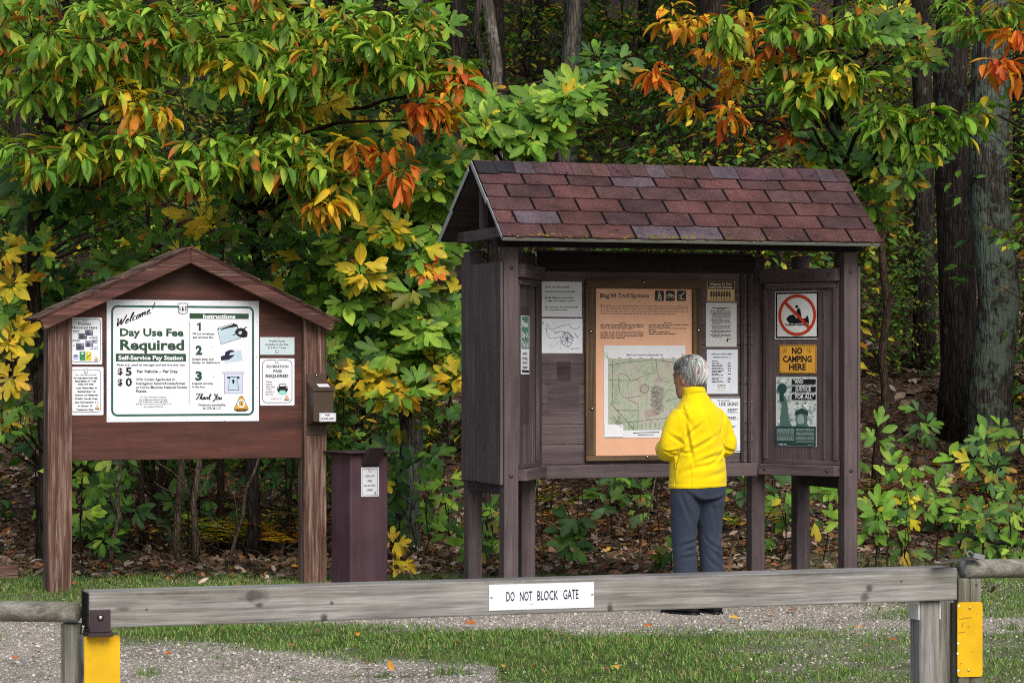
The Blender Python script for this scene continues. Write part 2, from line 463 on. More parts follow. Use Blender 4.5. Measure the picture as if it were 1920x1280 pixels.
# ------------------------------------------------------------------ LEFT: fee board
WHITE = flat('#e3e6ee', 0.35, dirt=0.03); INK = flat('#15161c', 0.5); GREEN = flat('#2b4a36', 0.45); TEAL = flat('#2c5a55', 0.45)
GOLD = flat('#d9a32c', 0.4); PALE = flat('#b9cfdd', 0.5); PALE2 = flat('#c9cfe6', 0.5); NAVY = flat('#20213c', 0.5); GREY = flat('#7f838c', 0.6)
LF = Frame((-3.1946, 18.365, 0), R(22))
fee_board = empty('fee_board', M=LF.M, label='red-brown gabled wooden fee board on two square posts beside the maroon deposit box', cat='notice board')
b = MB(); b.box(0, .167, 0, .16, -.15, 1.90, 0); b.build('post', [LP('Z')], fee_board, bevel=.006)
b = MB(); b.box(1.846, 2.013, 0, .16, -.15, 1.90, 0); b.build('post', [LP('Z')], fee_board, bevel=.006)
b = MB(); b.prism([(.1675, .908), (1.8455, .908), (1.8455, 1.96), (.985, 2.345), (.1675, 1.96)], .052, .075); b.build('panel', [LPAN('X')], fee_board, bevel=.003)
b = MB(); b.prism([(-.045, 1.812), (.9845, 2.283), (.9845, 2.385), (-.078, 1.884)], -.1, -.06); b.build('bargeboard', [LW('X')], fee_board, bevel=.004)
b = MB(); b.prism([(2.015, 1.812), (2.048, 1.884), (.9855, 2.385), (.9855, 2.283)], -.1, -.06); b.build('bargeboard', [LW('X')], fee_board, bevel=.004)
SHB = flat('#6b5a50', 0.95, spec=0.05, dirt=0.5)
for sgn in (-1, 1):
    rf = MB(); ux = lambda q: .985 + sgn * q
    def sl(q0, q1, lo, th, y0, y1, mat):
        s_ = .4716
        p = [(ux(q0), 2.388 - q0 * s_ + lo), (ux(q1), 2.388 - q1 * s_ + lo), (ux(q1), 2.388 - q1 * s_ + lo + th), (ux(q0), 2.388 - q0 * s_ + lo + th)]
        if sgn > 0: p = p[::-1]
        rf.prism(p, y0, y1, mat)
    sl(0.0, 1.085, 0, .014, -.105, .30, 0)
    for i in range(7):
        q1 = 1.10 - i * .15; q0 = max(0.0, q1 - .17)
        j = random.uniform(-.006, .006)
        s_ = .4716; p = [(ux(q0), 2.388 - q0 * s_ + .0145), (ux(q1), 2.388 - q1 * s_ + .016), (ux(q1), 2.388 - q1 * s_ + .024), (ux(q0), 2.388 - q0 * s_ + .0155)]
        if sgn > 0: p = p[::-1]
        rf.prism(p, -.112 + j, .31 + j, 1)
    if sgn < 0:
        pass
    rf.build('roof_slope', [LW('X'), SHB], fee_board)
b = MB(); b.box(.1675, 1.8455, .076, .12, 1.84, 1.93); b.build('rear_beam', [LP('X')], fee_board)

# big white sign
s = Sign(LF, .052, 200, 563, 485.5, 790, WHITE, 'fee_sign', 'large white green-bordered fee sign filling the middle of the red-brown board', 'sign', .005, crop=(190, 550, 5.119))
s.frame(93, 118, 1465, 1175, 20, 60, TEAL)
s.shield(781, 146, 100, 112, INK, WHITE, letters=True)
# hand-lettered script
def script(s, glyphs, ox, oy, sc, wpx, mat, slope=0.0):
    x = ox
    for g, adv in glyphs:
        for st in g:
            P = []
            for i in range(len(st) - 1):
                for t in (0, .5): P.append((st[i][0] * (1 - t) + st[i+1][0] * t, st[i][1] * (1 - t) + st[i+1][1] * t))
            P.append(st[-1])
            Q = [((P[max(i-1,0)][0] + 2*P[i][0] + P[min(i+1,len(P)-1)][0]) / 4, (P[max(i-1,0)][1] + 2*P[i][1] + P[min(i+1,len(P)-1)][1]) / 4) for i in range(len(P))]
            pts = [(x + (px_ + py_ * .32) * sc, oy - py_ * sc - slope * (x + px_ * sc - ox)) for px_, py_ in Q]
            w = [wpx * (1.35 if i and abs(pts[i][1] - pts[i-1][1]) > abs(pts[i][0] - pts[i-1][0]) else .8) for i in range(len(pts))]
            s.line(pts, w, mat, 'lettering')
        x += adv * sc
GL_ = {
 'W': ([[(-.1, .9), (.08, 1.0), (.14, .5), (.2, 0), (.36, .45), (.5, .85), (.48, .4), (.56, 0), (.75, .5), (.9, 1.02)]], .95),
 'e': ([[(.02, .22), (.25, .28), (.3, .42), (.18, .48), (.06, .3), (.08, .06), (.22, .0), (.4, .14)]], .4),
 'l': ([[(.0, .1), (.22, .6), (.26, .98), (.14, .9), (.08, .4), (.1, .04), (.26, .08)]], .28),
 'c': ([[(.34, .4), (.2, .48), (.06, .3), (.08, .05), (.22, .0), (.38, .12)]], .38),
 'o': ([[(.2, .48), (.05, .3), (.08, .04), (.22, .0), (.36, .2), (.28, .46), (.2, .46), (.42, .38)]], .42),
 'm': ([[(.0, .44), (.06, .4), (.04, 0)], [(.05, .25), (.2, .47), (.26, .4), (.24, 0)], [(.25, .25), (.42, .47), (.48, .38), (.46, .05), (.58, .08)]], .6),
 '!': ([[(.2, 1.15), (.12, .35)], [(.08, .12), (.07, .0)]], .3),
 'T': ([[(-.2, .75), (-.1, .95), (.3, .9), (.8, 1.02)], [(.34, .92), (.26, .4), (.1, .0), (-.05, .1)]], .55),
 'h': ([[(.0, .1), (.2, .6), (.24, .95), (.12, .85), (.04, 0)], [(.06, .25), (.22, .46), (.28, .36), (.26, .04), (.4, .1)]], .42),
 'a': ([[(.34, .42), (.2, .48), (.05, .26), (.08, .02), (.2, .04), (.36, .44), (.32, .06), (.46, .1)]], .46),
 'n': ([[(.0, .44), (.06, .4), (.04, 0)], [(.05, .25), (.22, .47), (.3, .38), (.28, .04), (.42, .1)]], .44),
 'k': ([[(.0, .1), (.2, .6), (.24, .95), (.12, .85), (.04, 0)], [(.06, .22), (.28, .46), (.12, .26), (.32, .0), (.44, .1)]], .48),
 'Y': ([[(-.1, .8), (.05, 1.0), (.14, .6), (.3, .5), (.5, .95)], [(.5, .95), (.38, .3), (.2, -.3), (.0, -.2)]], .5),
 'u': ([[(.02, .45), (.05, .1), (.16, .0), (.34, .42)], [(.34, .45), (.32, .06), (.46, .1)]], .46),
 ' ': ([], .3)}
script(s, [GL_[c] for c in 'Welcome!'], 128, 335, 98, 9, INK, .42)
script(s, [GL_[c] for c in 'Thank You'], 905, 1020, 62, 8, INK, 0.0)
s.text(178, 408, 788, 68, 'Day Use Fee', GREEN, bold=.036)
s.text(180, 540, 794, 92, 'Required', GREEN, bold=.034)
s.rect(138, 578, 812, 652, GREEN); s.text(162, 636, 784, 38, 'Self-Service Pay Station', WHITE, bold=.036, lift=1)
s.text(152, 694, 800, 18, 'Fees are used to manage and service this site', INK, bold=.025)
s.text(155, 776, 205, 58, '$', INK, bold=.03); s.text(232, 786, 292, 74, '5', INK, bold=.03)
s.text(155, 880, 203, 58, '$', INK, bold=.03); s.text(232, 888, 294, 74, '0', INK, bold=.03)
s.text(340, 760, 733, 25, 'Per Vehicle – Per Day', INK, bold=.035)
for t, y, x1 in (('With Golden Age/Access or', 836, 708), ('Interagency Senior/Access/Annual', 874, 804), ('or Huron-Manistee National Forests', 912, 820), ('Passes', 948, 432)): s.text(333, y, x1, 24, t, INK, bold=.022)
for t, y, w in (('For more information contact:', 1001, 242), ('Huron-Manistee National Forests', 1024, 270), ('1755 S. Mitchell, Cadillac, MI 49601', 1046, 282), ('1-800-821-6263 (Voice) 231-775-3183 (TTY)', 1068, 350), ('www.fs.fed.us/r9/hmnf', 1091, 184)): s.ctext(497, y, w, 14, t, INK, bold=.01)
s.line([(843, 270), (843, 660), (842, 1062)], 4, INK)
s.rect(846, 192, 1414, 244, GREEN); s.text(976, 238, 1286, 36, 'Instructions', WHITE, bold=.038, lift=1)
s.poly([(934, 358), (934, 302), (916, 308), (916, 294), (942, 280), (954, 280), (954, 358)], GREEN, 'lettering')
for t, x0, x1, y in ( ('2', 904, 968, 584), ('3', 902, 966, 830)): s.text(x0, y, x1, 78, t, GREEN, bold=.055)
for t, y, x1 in (('Fill out envelope,', 396, 1086), ('and enclose fee.', 430, 1075)): s.text(876, y, x1, 20, t, INK, bold=.024)
for t, y, x1 in (('Detach stub, and', 640, 1076), ('display on dashboard.', 672, 1140)): s.text(869, y, x1, 20, t, INK, bold=.024)
for t, y, x1 in (('Deposit envelop', 872, 1070), ('in fee box.', 905, 998)): s.text(873, y, x1, 20, t, INK, bold=.024)
for t, y, w in (('Violations punishable.', 1078, 268), ('36 CFR 261.17.', 1110, 176)): s.ctext(1060, y, w, 20, t, INK, bold=.024)
s.poly([(1112, 345), (1122, 330), (1265, 286), (1305, 300), (1340, 430), (1148, 490)], INK); s.poly([(1116, 348), (1300, 318), (1335, 427), (1150, 486)], PALE, lift=1)
s.poly([(1140, 350), (1270, 295), (1285, 310), (1160, 352)], INK, lift=1); s.poly([(1124, 336), (1262, 291), (1262, 297), (1128, 343)], WHITE, lift=2)
s.poly([(1280, 370), (1300, 340), (1340, 330), (1375, 340), (1403, 372), (1400, 415), (1360, 424), (1320, 415), (1295, 396)], INK, lift=2)
s.disc(1330, 375, 18, PALE, lift=3); s.line([(1262, 402), (1330, 360), (1398, 318)], 7, INK, lift=4)
s.poly([(1180, 640), (1230, 545), (1335, 540), (1355, 640), (1185, 670)], PALE2); s.poly([(1235, 610), (1335, 540), (1355, 640), (1260, 655)], PALE, lift=1)
s.poly([(1145, 605), (1185, 590), (1190, 560), (1235, 540), (1270, 545), (1275, 560), (1240, 565), (1225, 590), (1260, 590), (1272, 580), (1270, 600), (1225, 635), (1148, 642)], NAVY, lift=2)
s.rect(1180, 770, 1355, 960, GREY); s.rect(1184, 772, 1351, 956, PALE2, lift=1); s.rect(1160, 752, 1370, 770, GREY); s.rect(1163, 755, 1367, 768, PALE2, lift=1)
s.rect(1207, 798, 1326, 816, INK, lift=2); s.poly([(1232, 802), (1302, 802), (1322, 930), (1212, 928)], INK, lift=3); s.poly([(1235, 804), (1299, 804), (1317, 926), (1216, 924)], PALE, lift=4)
s.rect(1257, 835, 1273, 866, INK, lift=5); s.poly([(1264, 820), (1282, 842), (1247, 842)], INK, lift=6)
s.arrowhead(1342, 1058, 142, 150, GOLD, INK, WHITE)
for x, y in ((385, 75), (1150, 88), (535, 1208), (822, 1210), (1185, 1220), (70, 1203), (1485, 1222), (66, 325), (64, 610), (65, 920), (1495, 272), (1490, 610), (1495, 905), (490, 437), (1058, 510), (1075, 798)): s.screw(x, y, .003, GREY)
s.done()

# two small signs on the left of it
s = Sign(LF, .052, 134.6, 595, 191.5, 683, WHITE, 'pass_notice', 'small white Passes Honored Here sign with grey photos and green and yellow cards', 'sign', .003, crop=(120, 590, 6.4), rad=.008)
s.frame(80, 48, 440, 568, 5, 46, NAVY); s.rect(230, 45, 272, 86, GREY, 'emblem'); s.shield(250, 66, 36, 40, NAVY, WHITE, lift=2)
s.text(172, 120, 326, 26, 'Passes', GREEN, bold=.03); s.text(98, 167, 402, 28, 'Honored Here', GREEN, bold=.03)
for x0, y0, x1, y1, c in ((250, 180, 346, 248, '#6d7288'), (172, 222, 276, 292, '#5d6272'), (252, 310, 350, 384, '#8b90a8'), (330, 296, 404, 326, '#9da2b6'), (142, 340, 242, 422, '#565b6c')):
    s.rect(x0, y0, x1, y1, flat(c, .5, dirt=.3))
    s.poly([(x0 + 8, y1), (x0 + (x1 - x0) * .3, y0 + 14), (x0 + (x1 - x0) * .55, y0 + 34), (x0 + (x1 - x0) * .6, y1)], flat('#3c404e', .5), lift=1)
    s.poly([(x0 + (x1 - x0) * .6, y0 + 8), (x1 - 6, y0 + 16), (x1 - 14, y0 + 36)], flat('#b6bacb', .5), lift=1)
for i, (x0, x1, y) in enumerate(((104, 184, 198), (104, 184, 216), (322, 402, 264), (302, 402, 282), (100, 180, 302), (100, 198, 320), (352, 404, 344), (105, 142, 372), (332, 408, 394), (316, 408, 414))): s.words(x0, x1, y, 12, NAVY, i)
s.rect(186, 442, 256, 550, flat('#3d8f56', .5)); s.disc(221, 464, 12, WHITE, lift=1); s.line([(196, 520), (222, 490), (248, 474)], 7, GREEN, lift=1)
s.rect(262, 442, 328, 550, flat('#d6c02f', .5)); s.disc(295, 466, 12, WHITE, lift=1); s.line([(272, 520), (298, 490), (322, 474)], 7, GREEN, lift=1)
s.disc(142, 505, 34, flat('#b4b8e0', .5)); s.text(122, 500, 166, 18, 'MP', NAVY, bold=.03, lift=1)
s.arrowhead(384, 526, 52, 54, GOLD, INK, WHITE); s.done()
s = Sign(LF, .052, 134.6, 687.5, 194, 778, WHITE, 'fee_free_day_notice', 'small white sign listing fee-free days, below the passes sign', 'sign', .003, crop=(120, 590, 6.4), rad=.008)
s.frame(80, 656, 442, 1168, 5, 46, NAVY); s.rect(238, 650, 282, 700, GREY, 'emblem'); s.shield(260, 676, 40, 46, NAVY, WHITE, lift=2)
for t, y, x0, x1, c, bd in (('This is a Recreation Fee Area', 726, 126, 388, 13, .0), ('NO RECREATION FEE', 768, 116, 400, 18, .03), ('REQUIRED AT THIS', 805, 130, 388, 18, .03), ('AREA ON THE:', 841, 164, 354, 18, .03), ('Last Saturday in', 886, 140, 396, 20, .02), ('September, in', 928, 162, 378, 20, .02), ('Honor of National', 972, 132, 408, 20, .02), ('Public Lands Day,', 1015, 132, 410, 20, .02), ('and November 11,', 1058, 130, 414, 20, .02), ('in Honor of', 1102, 166, 338, 20, .02), ('Veterans Day', 1146, 146, 356, 20, .02)): s.text(x0, y, x1, c, t, INK, bold=bd + .018)
s.arrowhead(398, 1108, 54, 60, GOLD, INK, WHITE); s.done()
# two on the right
WP = flat('#c3d3d8', .4, dirt=.03)
s = Sign(LF, .052, 487.5, 632, 552, 665, WP, 'weekly_pass_notice', 'pale blue strip notice about weekly passes, above the recreation pass sign', 'sign', .003, crop=(480, 620, 3.763))
for t, y, x0, x1 in (('Weekly Passes', 78, 90, 204), ('Available at this Site', 102, 64, 228), ('$15.00 = 7 Days', 125, 84, 210)): s.text(x0, y, x1, 12, t, INK, bold=.012)
s.shield(147, 146, 24, 28, INK, WP); s.screw(147, 44, .003); s.done()
s = Sign(LF, .052, 487.5, 671.5, 552, 760, WHITE, 'recreation_pass_sign', 'small white Recreation Pass Required sign with a black car on it', 'sign', .003, crop=(480, 620, 3.763), rad=.008)
s.frame(43, 205, 255, 508, 3.5, 32, NAVY); s.shield(148, 218, 26, 30, NAVY, WHITE)
s.text(74, 260, 228, 17, 'RECREATION', INK, bold=.028); s.text(122, 292, 182, 17, 'PASS', INK, bold=.028); s.text(67, 328, 228, 20, 'REQUIRED', INK, bold=.03)
for t, y, x1 in (('Please', 364, 112), ('display', 382, 114), ('valid pass', 400, 134), ('when', 417, 104), ('parked at', 434, 130), ('this site.', 452, 120)): s.text(69, y, x1, 11, t, INK, bold=.008)
s.text(106, 484, 180, 9, '36 CFR 261.17', INK)
s.disc(188, 430, 34, flat('#8fd0c8', .5), ry=22); s.poly([(158, 392), (166, 374), (208, 374), (216, 392)], INK, lift=1); s.poly([(164, 390), (170, 378), (205, 378), (211, 390)], WHITE, lift=2)
s.poly([(148, 396), (156, 390), (216, 390), (224, 398), (224, 418), (148, 418)], INK, lift=3); s.rect(153, 416, 166, 430, INK, lift=1); s.rect(206, 416, 219, 430, INK, lift=1)
s.disc(155, 400, 5, WHITE, lift=4); s.disc(216, 401, 5, WHITE, lift=4)
s.arrowhead(216, 472, 36, 38, GOLD, INK, WHITE)
for x, y in ((48, 204), (252, 206), (48, 516), (250, 518)): s.screw(x, y, .0025)
s.done()

# envelope dispenser on the right post
BROWN = flat('#4a3a30', 0.42, 0.0, 0.5, dirt=.12)
u0, zt = LF.px(575, 700, -.003); u1, zb = LF.px(612, 815, -.003)
dsp = empty('envelope_dispenser', M=LF.M @ Matrix.Translation((u0, -.001, 0)), label='small brown metal envelope dispenser bolted to the right post of the fee board', cat='dispenser')
W_ = u1 - u0
z_ = lambda py, v=-.1: LF.px(600, py, v)[1]
b = MB(); b.box(0, W_, -.004, 0, zb, zt); b.build('back_plate', [BROWN], dsp, bevel=.0015)
a1, a2 = z_(716, -.01), z_(729, -.15)
b = MB(); sd = [(-.0045, a1), (-.15, a2), (-.15, z_(790, -.15)), (-.0045, z_(797, -.01))]
x0, x1 = .004, W_ + .006
vs = [(x0, y, z) for y, z in sd] + [(x1, y, z) for y, z in sd]
b.add(vs, [(0, 1, 2, 3), (7, 6, 5, 4), (0, 4, 5, 1), (1, 5, 6, 2), (2, 6, 7, 3), (3, 7, 4, 0)]); b.build('case', [BROWN], dsp, bevel=.002)
b = MB(); sd2 = [(-.0047, a1 + .002), (-.162, a2 + .001), (-.162, a2 - .012), (-.1635, a2 - .012), (-.1635, a2 + .004), (-.0047, a1 + .006)]
n = len(sd2); vs = [(x0 - .006, y, z) for y, z in sd2] + [(x1 + .008, y, z) for y, z in sd2]
b.add(vs, [tuple(range(n)), tuple(range(2 * n - 1, n - 1, -1))] + [(i, i + n, (i + 1) % n + n, (i + 1) % n) for i in range(n)]); b.build('lid', [BROWN], dsp)
dv = Vector((0, -.1573, a2 - a1 - .001)); dv.normalize()
b = MB(); p0 = Vector((.05, -.07, a1 + .0072 + (a2 - a1) * (.0653 / .157))); q = dv * .07
b.add([p0, p0 + Vector((.085, 0, 0)), p0 + Vector((.085, 0, 0)) + q, p0 + q], [(0, 1, 2, 3)]); b.build('lid_sticker', [WHITE], dsp)
bolt(dsp, W_ * .5, -.004, zt - .014, .007); bolt(dsp, W_ * .52, -.004, zb + .017, .007, flat('#8d7a45', .4, .7))
DF = Frame(LF.M @ Vector((u0, -.151, 0)), LF.a)
s = Sign(DF, -.0005, 599, 773.5, 630, 790, WHITE, 'envelope_label', '', '', .0006, crop=(480, 620, 3.763))
s.text(488, 599, 520, 10, 'FEE', INK, bold=.03); s.text(461, 625, 548, 11, 'ENVELOPE', INK, bold=.03); s.frame(452, 580, 563, 634, 1.5, 1, NAVY)
r = s.done(); mw = r.matrix_world.copy(); r.parent = dsp; r.matrix_parent_inverse = dsp.matrix_basis.inverted(); r.name = 'front_label'
for k in ('label', 'category'):
    if k in r: del r[k]

# maroon deposit box
MAR = wood('maroon_paint', '#48353d', '#57424b', '#66505a', 'Z', '#4a3239', .5, 0.0, .5, .5, .4, .22, '#7d6a70', .2); MARD = flat('#43353b', 0.5, 0.0, 0.4, dirt=.15)
Zb = 18.85
BF = Frame(((657 - 960) / F * Zb, Zb, 0), R(31))
box_ = empty('deposit_box', M=BF.M, label='tall maroon steel fee deposit box standing right of the fee board', cat='deposit box')
w1 = BF.px(728, 1000, 0)[0]
zt = BF.px(690, 848, 0)[1]
b = MB(); b.box(0, w1, 0, w1, -.1, zt - .004); b.build('column', [MAR], box_, bevel=.014, seg=3)
b = MB(); b.box(-.05, w1 + .05, -.05, w1 + .05, zt - .003, zt + .008); b.build('top_plate', [MARD], box_, bevel=.002)
c0, c1 = BF.px(684, 870, -.05)[0], BF.px(713, 870, -.05)[0]
b = MB(); sd = [(-.052, zt - .075), (-.006, zt - .085), (-.004, zt + .0), (-.10, zt + .042), (-.116, zt + .036)]
sd = [(-.004, zt - .085), (-.03, zt - .085), (-.135, zt + .036), (-.127, zt + .042), (-.052, zt + .012), (-.052, zt - .003), (-.004, zt - .0035)]
n = len(sd); vs = [(c0, y, z) for y, z in sd] + [(c1, y, z) for y, z in sd]
b.add(vs, [tuple(range(n)), tuple(range(2 * n - 1, n - 1, -1))] + [(i, i + n, (i + 1) % n + n, (i + 1) % n) for i in range(n)]); b.build('chute', [MARD], box_, bevel=.002)
b = MB(); b.box(-.0025, -.001, .05, .056, .05, .22); b.box(-.003, -.001, .05, .058, .45, .55); b.build('hinge', [MARD], box_)
s = Sign(BF, -.0005, 677, 875.5, 710.5, 930.5, WHITE, 'deposit_label', 'narrow white Deposit Fee Envelopes Here label on the maroon box', 'sign', .002, crop=(480, 620, 3.763), rad=.004)
s.frame(747, 972, 857, 1162, 3, 3, GREY); s.shield(803, 985, 22, 24, NAVY, WHITE)
for t, y, x0, x1, c in (('DEPOSIT', 1030, 766, 838, 12), ('FEE', 1064, 787, 817, 12), ('ENVELOPES', 1095, 763, 841, 9), ('HERE', 1128, 780, 823, 12)): s.text(x0, y, x1, c, t, INK, bold=.02)
s.arrowhead(840, 1140, 18, 20, GREY, INK, WHITE); s.done()

# ------------------------------------------------------------------ RIGHT: roofed trail kiosk
KF = Frame(((945 - 960) / F * 17.4, 17.4, 0), R(18.5))
kiosk = empty('trail_kiosk', M=KF.M, label='big purple-brown wooden trail kiosk with a steep wine-red shingled roof', cat='kiosk')
def kb(name, mat, *boxes, bevel=.004):
    b = MB()
    for q in boxes: b.box(*q)
    return b.build(name, [mat], kiosk, bevel=bevel)
UL, UR = 0.0, 2.543
for u0, u1, v0, v1, zt in ((0, .1, 0, .1, 2.343), (2.443, 2.543, 0, .1, 2.343), (-.002, .1, .77, .87, 2.343), (2.443, 2.545, .77, .87, 2.343)):
    kb('post', KW('Z'), (u0, u1, v0, v1, -.15, zt))
for u0, u1 in ((.335, .435), (2.035, 2.135)):
    kb('inner_post', KW('Z'), (u0, u1, .632, .732, -.15, 2.33))
# outer side panels of vertical boards with an open slot above
for side in (0, 1):
    b = MB()
    n = 6
    for i in range(n):
        v0 = .006 + i * .142; v1 = v0 + .139
        if side == 0: b.box(-.024, -.0025, v0, v1, .79 + random.uniform(-.003, .003), 2.245)
        else: b.box(2.5475, 2.569, v0, v1, .79, 2.245)
    b.build('side_panel', [KW('Z')], kiosk, bevel=.003)
    u0, u1 = (.002, .05) if side == 0 else (2.493, 2.541)
    kb('side_rail', KD('Y'), (u0, u1, .102, .768, 2.14, 2.24)); kb('side_rail', KD('Y'), (u0, u1, .102, .768, .72, .80))
# plates and ties
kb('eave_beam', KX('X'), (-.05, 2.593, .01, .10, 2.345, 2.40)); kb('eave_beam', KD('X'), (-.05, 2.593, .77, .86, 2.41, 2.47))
for u0, u1 in ((-.034, .05), (2.493, 2.577)):
    b = MB(); b.add([(u, v, z) for u in (u0, u1) for v, z in ((-.06, 2.402), (.93, 2.402), (.88, 2.475), (-.01, 2.475))], [(0, 1, 2, 3), (7, 6, 5, 4), (0, 4, 5, 1), (1, 5, 6, 2), (2, 6, 7, 3), (3, 7, 4, 0)])
    b.build('tie_beam', [KW('Y')], kiosk, bevel=.004)
    kb('king_post', KW('Z'), (u0 + .01, u0 + .06, .405, .46, 2.477, 2.90))
# back panel of horizontal boards, and its beam
b = MB()
zz = .895
for i in range(11):
    h = .136; b.box(.44, 2.03, .60, .624, zz + .001, min(zz + h - .002, 2.352)); zz += h
    if zz > 2.30: break
b.build('back_panel', [KW('X')], kiosk, bevel=.003)
kb('base_beam', KW('X'), (.436, 2.034, .535, .63, .80, .893)); kb('head_board', KX('X'), (.436, 2.034, .575, .598, 2.21, 2.33))  # head board coloured near black for the roof's shade on the panel top
for u0, u1 in ((.436, .463), (1.93, 1.955), (1.985, 2.006)): kb('panel_trim', KD('Z'), (u0, u1, .578, .5985, .896, 2.205))
# wings: leaf-shaped boards closing the corners
wl = math.hypot(.33, .53)
def wing(frame, flip):
    w = empty('wing', M=None)
    w.parent = kiosk; w.matrix_local = KF.M.inverted() @ frame.M
    def wb(name, mat, *boxes, bevel=.004, M=None):
        b = MB()
        for q in boxes: b.box(*q)
        return b.build(name, [mat], w, bevel=bevel)
    b = MB(); n = 5
    for i in range(n):
        x0 = .012 + i * (wl - .024) / n; b.box(x0 + .001, x0 + (wl - .024) / n - .002, .0, .018, .83, 2.20)
    b.build('boarding', [KW('Z')], w, bevel=.003)
    wb('bottom_rail', KW('X'), (-.005, wl + .0, -.075, -.002, .81, .885)); wb('top_rail', KW('X'), (-.005, wl, -.06, -.002, 2.145, 2.235))
    wb('bottom_rail_strip', KW('X'), (0, wl, -.02, -.0015, .8855, .915)); wb('top_rail_strip', KW('X'), (.02, wl - .03, -.03, -.0015, 2.10, 2.1435))
    wb('stile', KW('Z'), (.0, .035, -.022, -.0015, .917, 2.098)); wb('stile', KW('Z'), (wl - .05, wl - .012, -.022, -.0015, .917, 2.098))
    if flip: wb('stile', KW('Z'), (wl - .135, wl - .118, -.012, -.0015, .917, 2.098))
    if flip:
        for x, z, y in ((wl - .055, 2.19, -.06), (.05, .85, -.075), (wl - .06, .85, -.075)): bolt(w, x, y, z, .008, KW('Z'))
    return w
ang = math.atan2(.53, .33)
WL = KF.sub(.1, .06, 0, ang); wing(WL, False)
WR = KF.sub(2.443 - .33, .59, 0, -ang); wing(WR, True)
for u, z in ((.05, 2.205), (.05, .845), (2.493, 2.205), (2.493, .85)): bolt(kiosk, u, 0, z, .009, KW('Z'))
# roof
def roofmat():
    m, nt, b, out = newmat('asphalt_shingle')
    a = nd(nt, 'ShaderNodeAttribute', attribute_name='col')
    n1 = noise(nt, coords(nt, (1, 1, 1)), 130, 3, .75)
    f = ramp(nt, n1, [(.36, (.4, .4, .4)), (.64, (1.65, 1.65, 1.7))])
    c = mixc(nt, 1.0, a.outputs['Color'], f, 'MULTIPLY')
    n2 = noise(nt, coords(nt, (1, 1, 1)), 3.5, 5, .65)
    g = ramp(nt, n2, [(.36, (.62, .6, .62)), (.64, (1.35, 1.32, 1.38))]); c = mixc(nt, 1.0, c, g, 'MULTIPLY')
    n3 = noise(nt, coords(nt, (7, 10, 16)), 1.6, 6, .75, .8)
    h = ramp(nt, n3, [(.61, 0.0), (.635, 1.0)]); c = mixc(nt, h, c, (.012, .011, .013))
    nt.links.new(c, b.inputs['Base Color']); b.inputs['Roughness'].default_value = .8; b.inputs['Specular IOR Level'].default_value = .3
    bump(nt, n1, b, .5, .004); return m
SHG = roofmat(); TAR = flat('#141315', .9, spec=.1)
RL, RRt, EV, RV, EZ, RZ = -.082, 2.622, -.22, .43, 2.40, 2.937
def slope(rear):
    sgn = -1 if rear else 1
    ez = EZ + (.05 if rear else 0); base = Vector((0, EV if not rear else 1.20, ez)); up = Vector((0, (RV - EV) if not rear else RV - 1.20, RZ - ez)); SL = up.length; up.normalize()
    nrm = Vector((0, -up.z * sgn, abs(up.y)))
    pt = lambda u, s_, n_: Vector((u, 0, 0)) + base + up * s_ + nrm * n_
    d = MB(); vs = [pt(u, s_, n_) for u in (RL + .012, RRt - .012) for s_, n_ in ((0.0, -.03), (SL - .0, -.03), (SL, -.002), (0.0, -.002))]
    d.add(vs, [(0, 1, 2, 3), (7, 6, 5, 4), (0, 4, 5, 1), (1, 5, 6, 2), (2, 6, 7, 3), (3, 7, 4, 0)])
    root = d.build('roof_slope', [KD('X')], kiosk)
    t = MB(); r = random.Random(5 + rear)
    t.add([pt(RL, -.012, .0), pt(RRt, -.012, .0), pt(RRt, SL, .0), pt(RL, SL, .0)], [(0, 1, 2, 3)], 1)
    ex = .145
    for i in range(6):
        s0 = -.014 + i * ex; s1 = min(s0 + ex + .012, SL - .005)
        u = RL - .31 * ((i % 2) * .5 + r.uniform(0, .1))
        while u < RRt:
            a = max(u + .008, RL); c = min(u + .303, RRt)
            if c - a > .02:
                base_c = random.choice([lin('#4e3230'), lin('#49302f'), lin('#46302f'), lin('#4d3634'), lin('#523531'), lin('#422d2d')])
                kq = r.uniform(.88, 1.1); cc = tuple(x * kq for x in base_c)
                if r.random() < .06: cc = lin('#51464a')
                n = 9; lo = []; 
                for k in range(n): lo.append((a + (c - a) * k / (n - 1), s0 + r.uniform(-.004, .003) + (.006 if k in (0, n - 1) else 0)))
                top = [pt(x, s_, .012 + r.uniform(-.001, .0015)) for x, s_ in lo] + [pt(c - .001, s1, .0025), pt(a + .001, s1, .0025)]
                bot = [pt(x, s_, .0006) for x, s_ in lo]
                m0 = len(top)
                t.add(top + bot, [tuple(range(m0))] + [(k + 1, k, m0 + k, m0 + k + 1) for k in range(n - 1)] + [(0, m0 - 1, m0), (n - 1, m0 + n - 1, m0 - 2)], 0, cc)
            u += .312
    t.build('shingles', [SHG, TAR], root)
    return root, pt, SL
rs, pt, SL = slope(False)
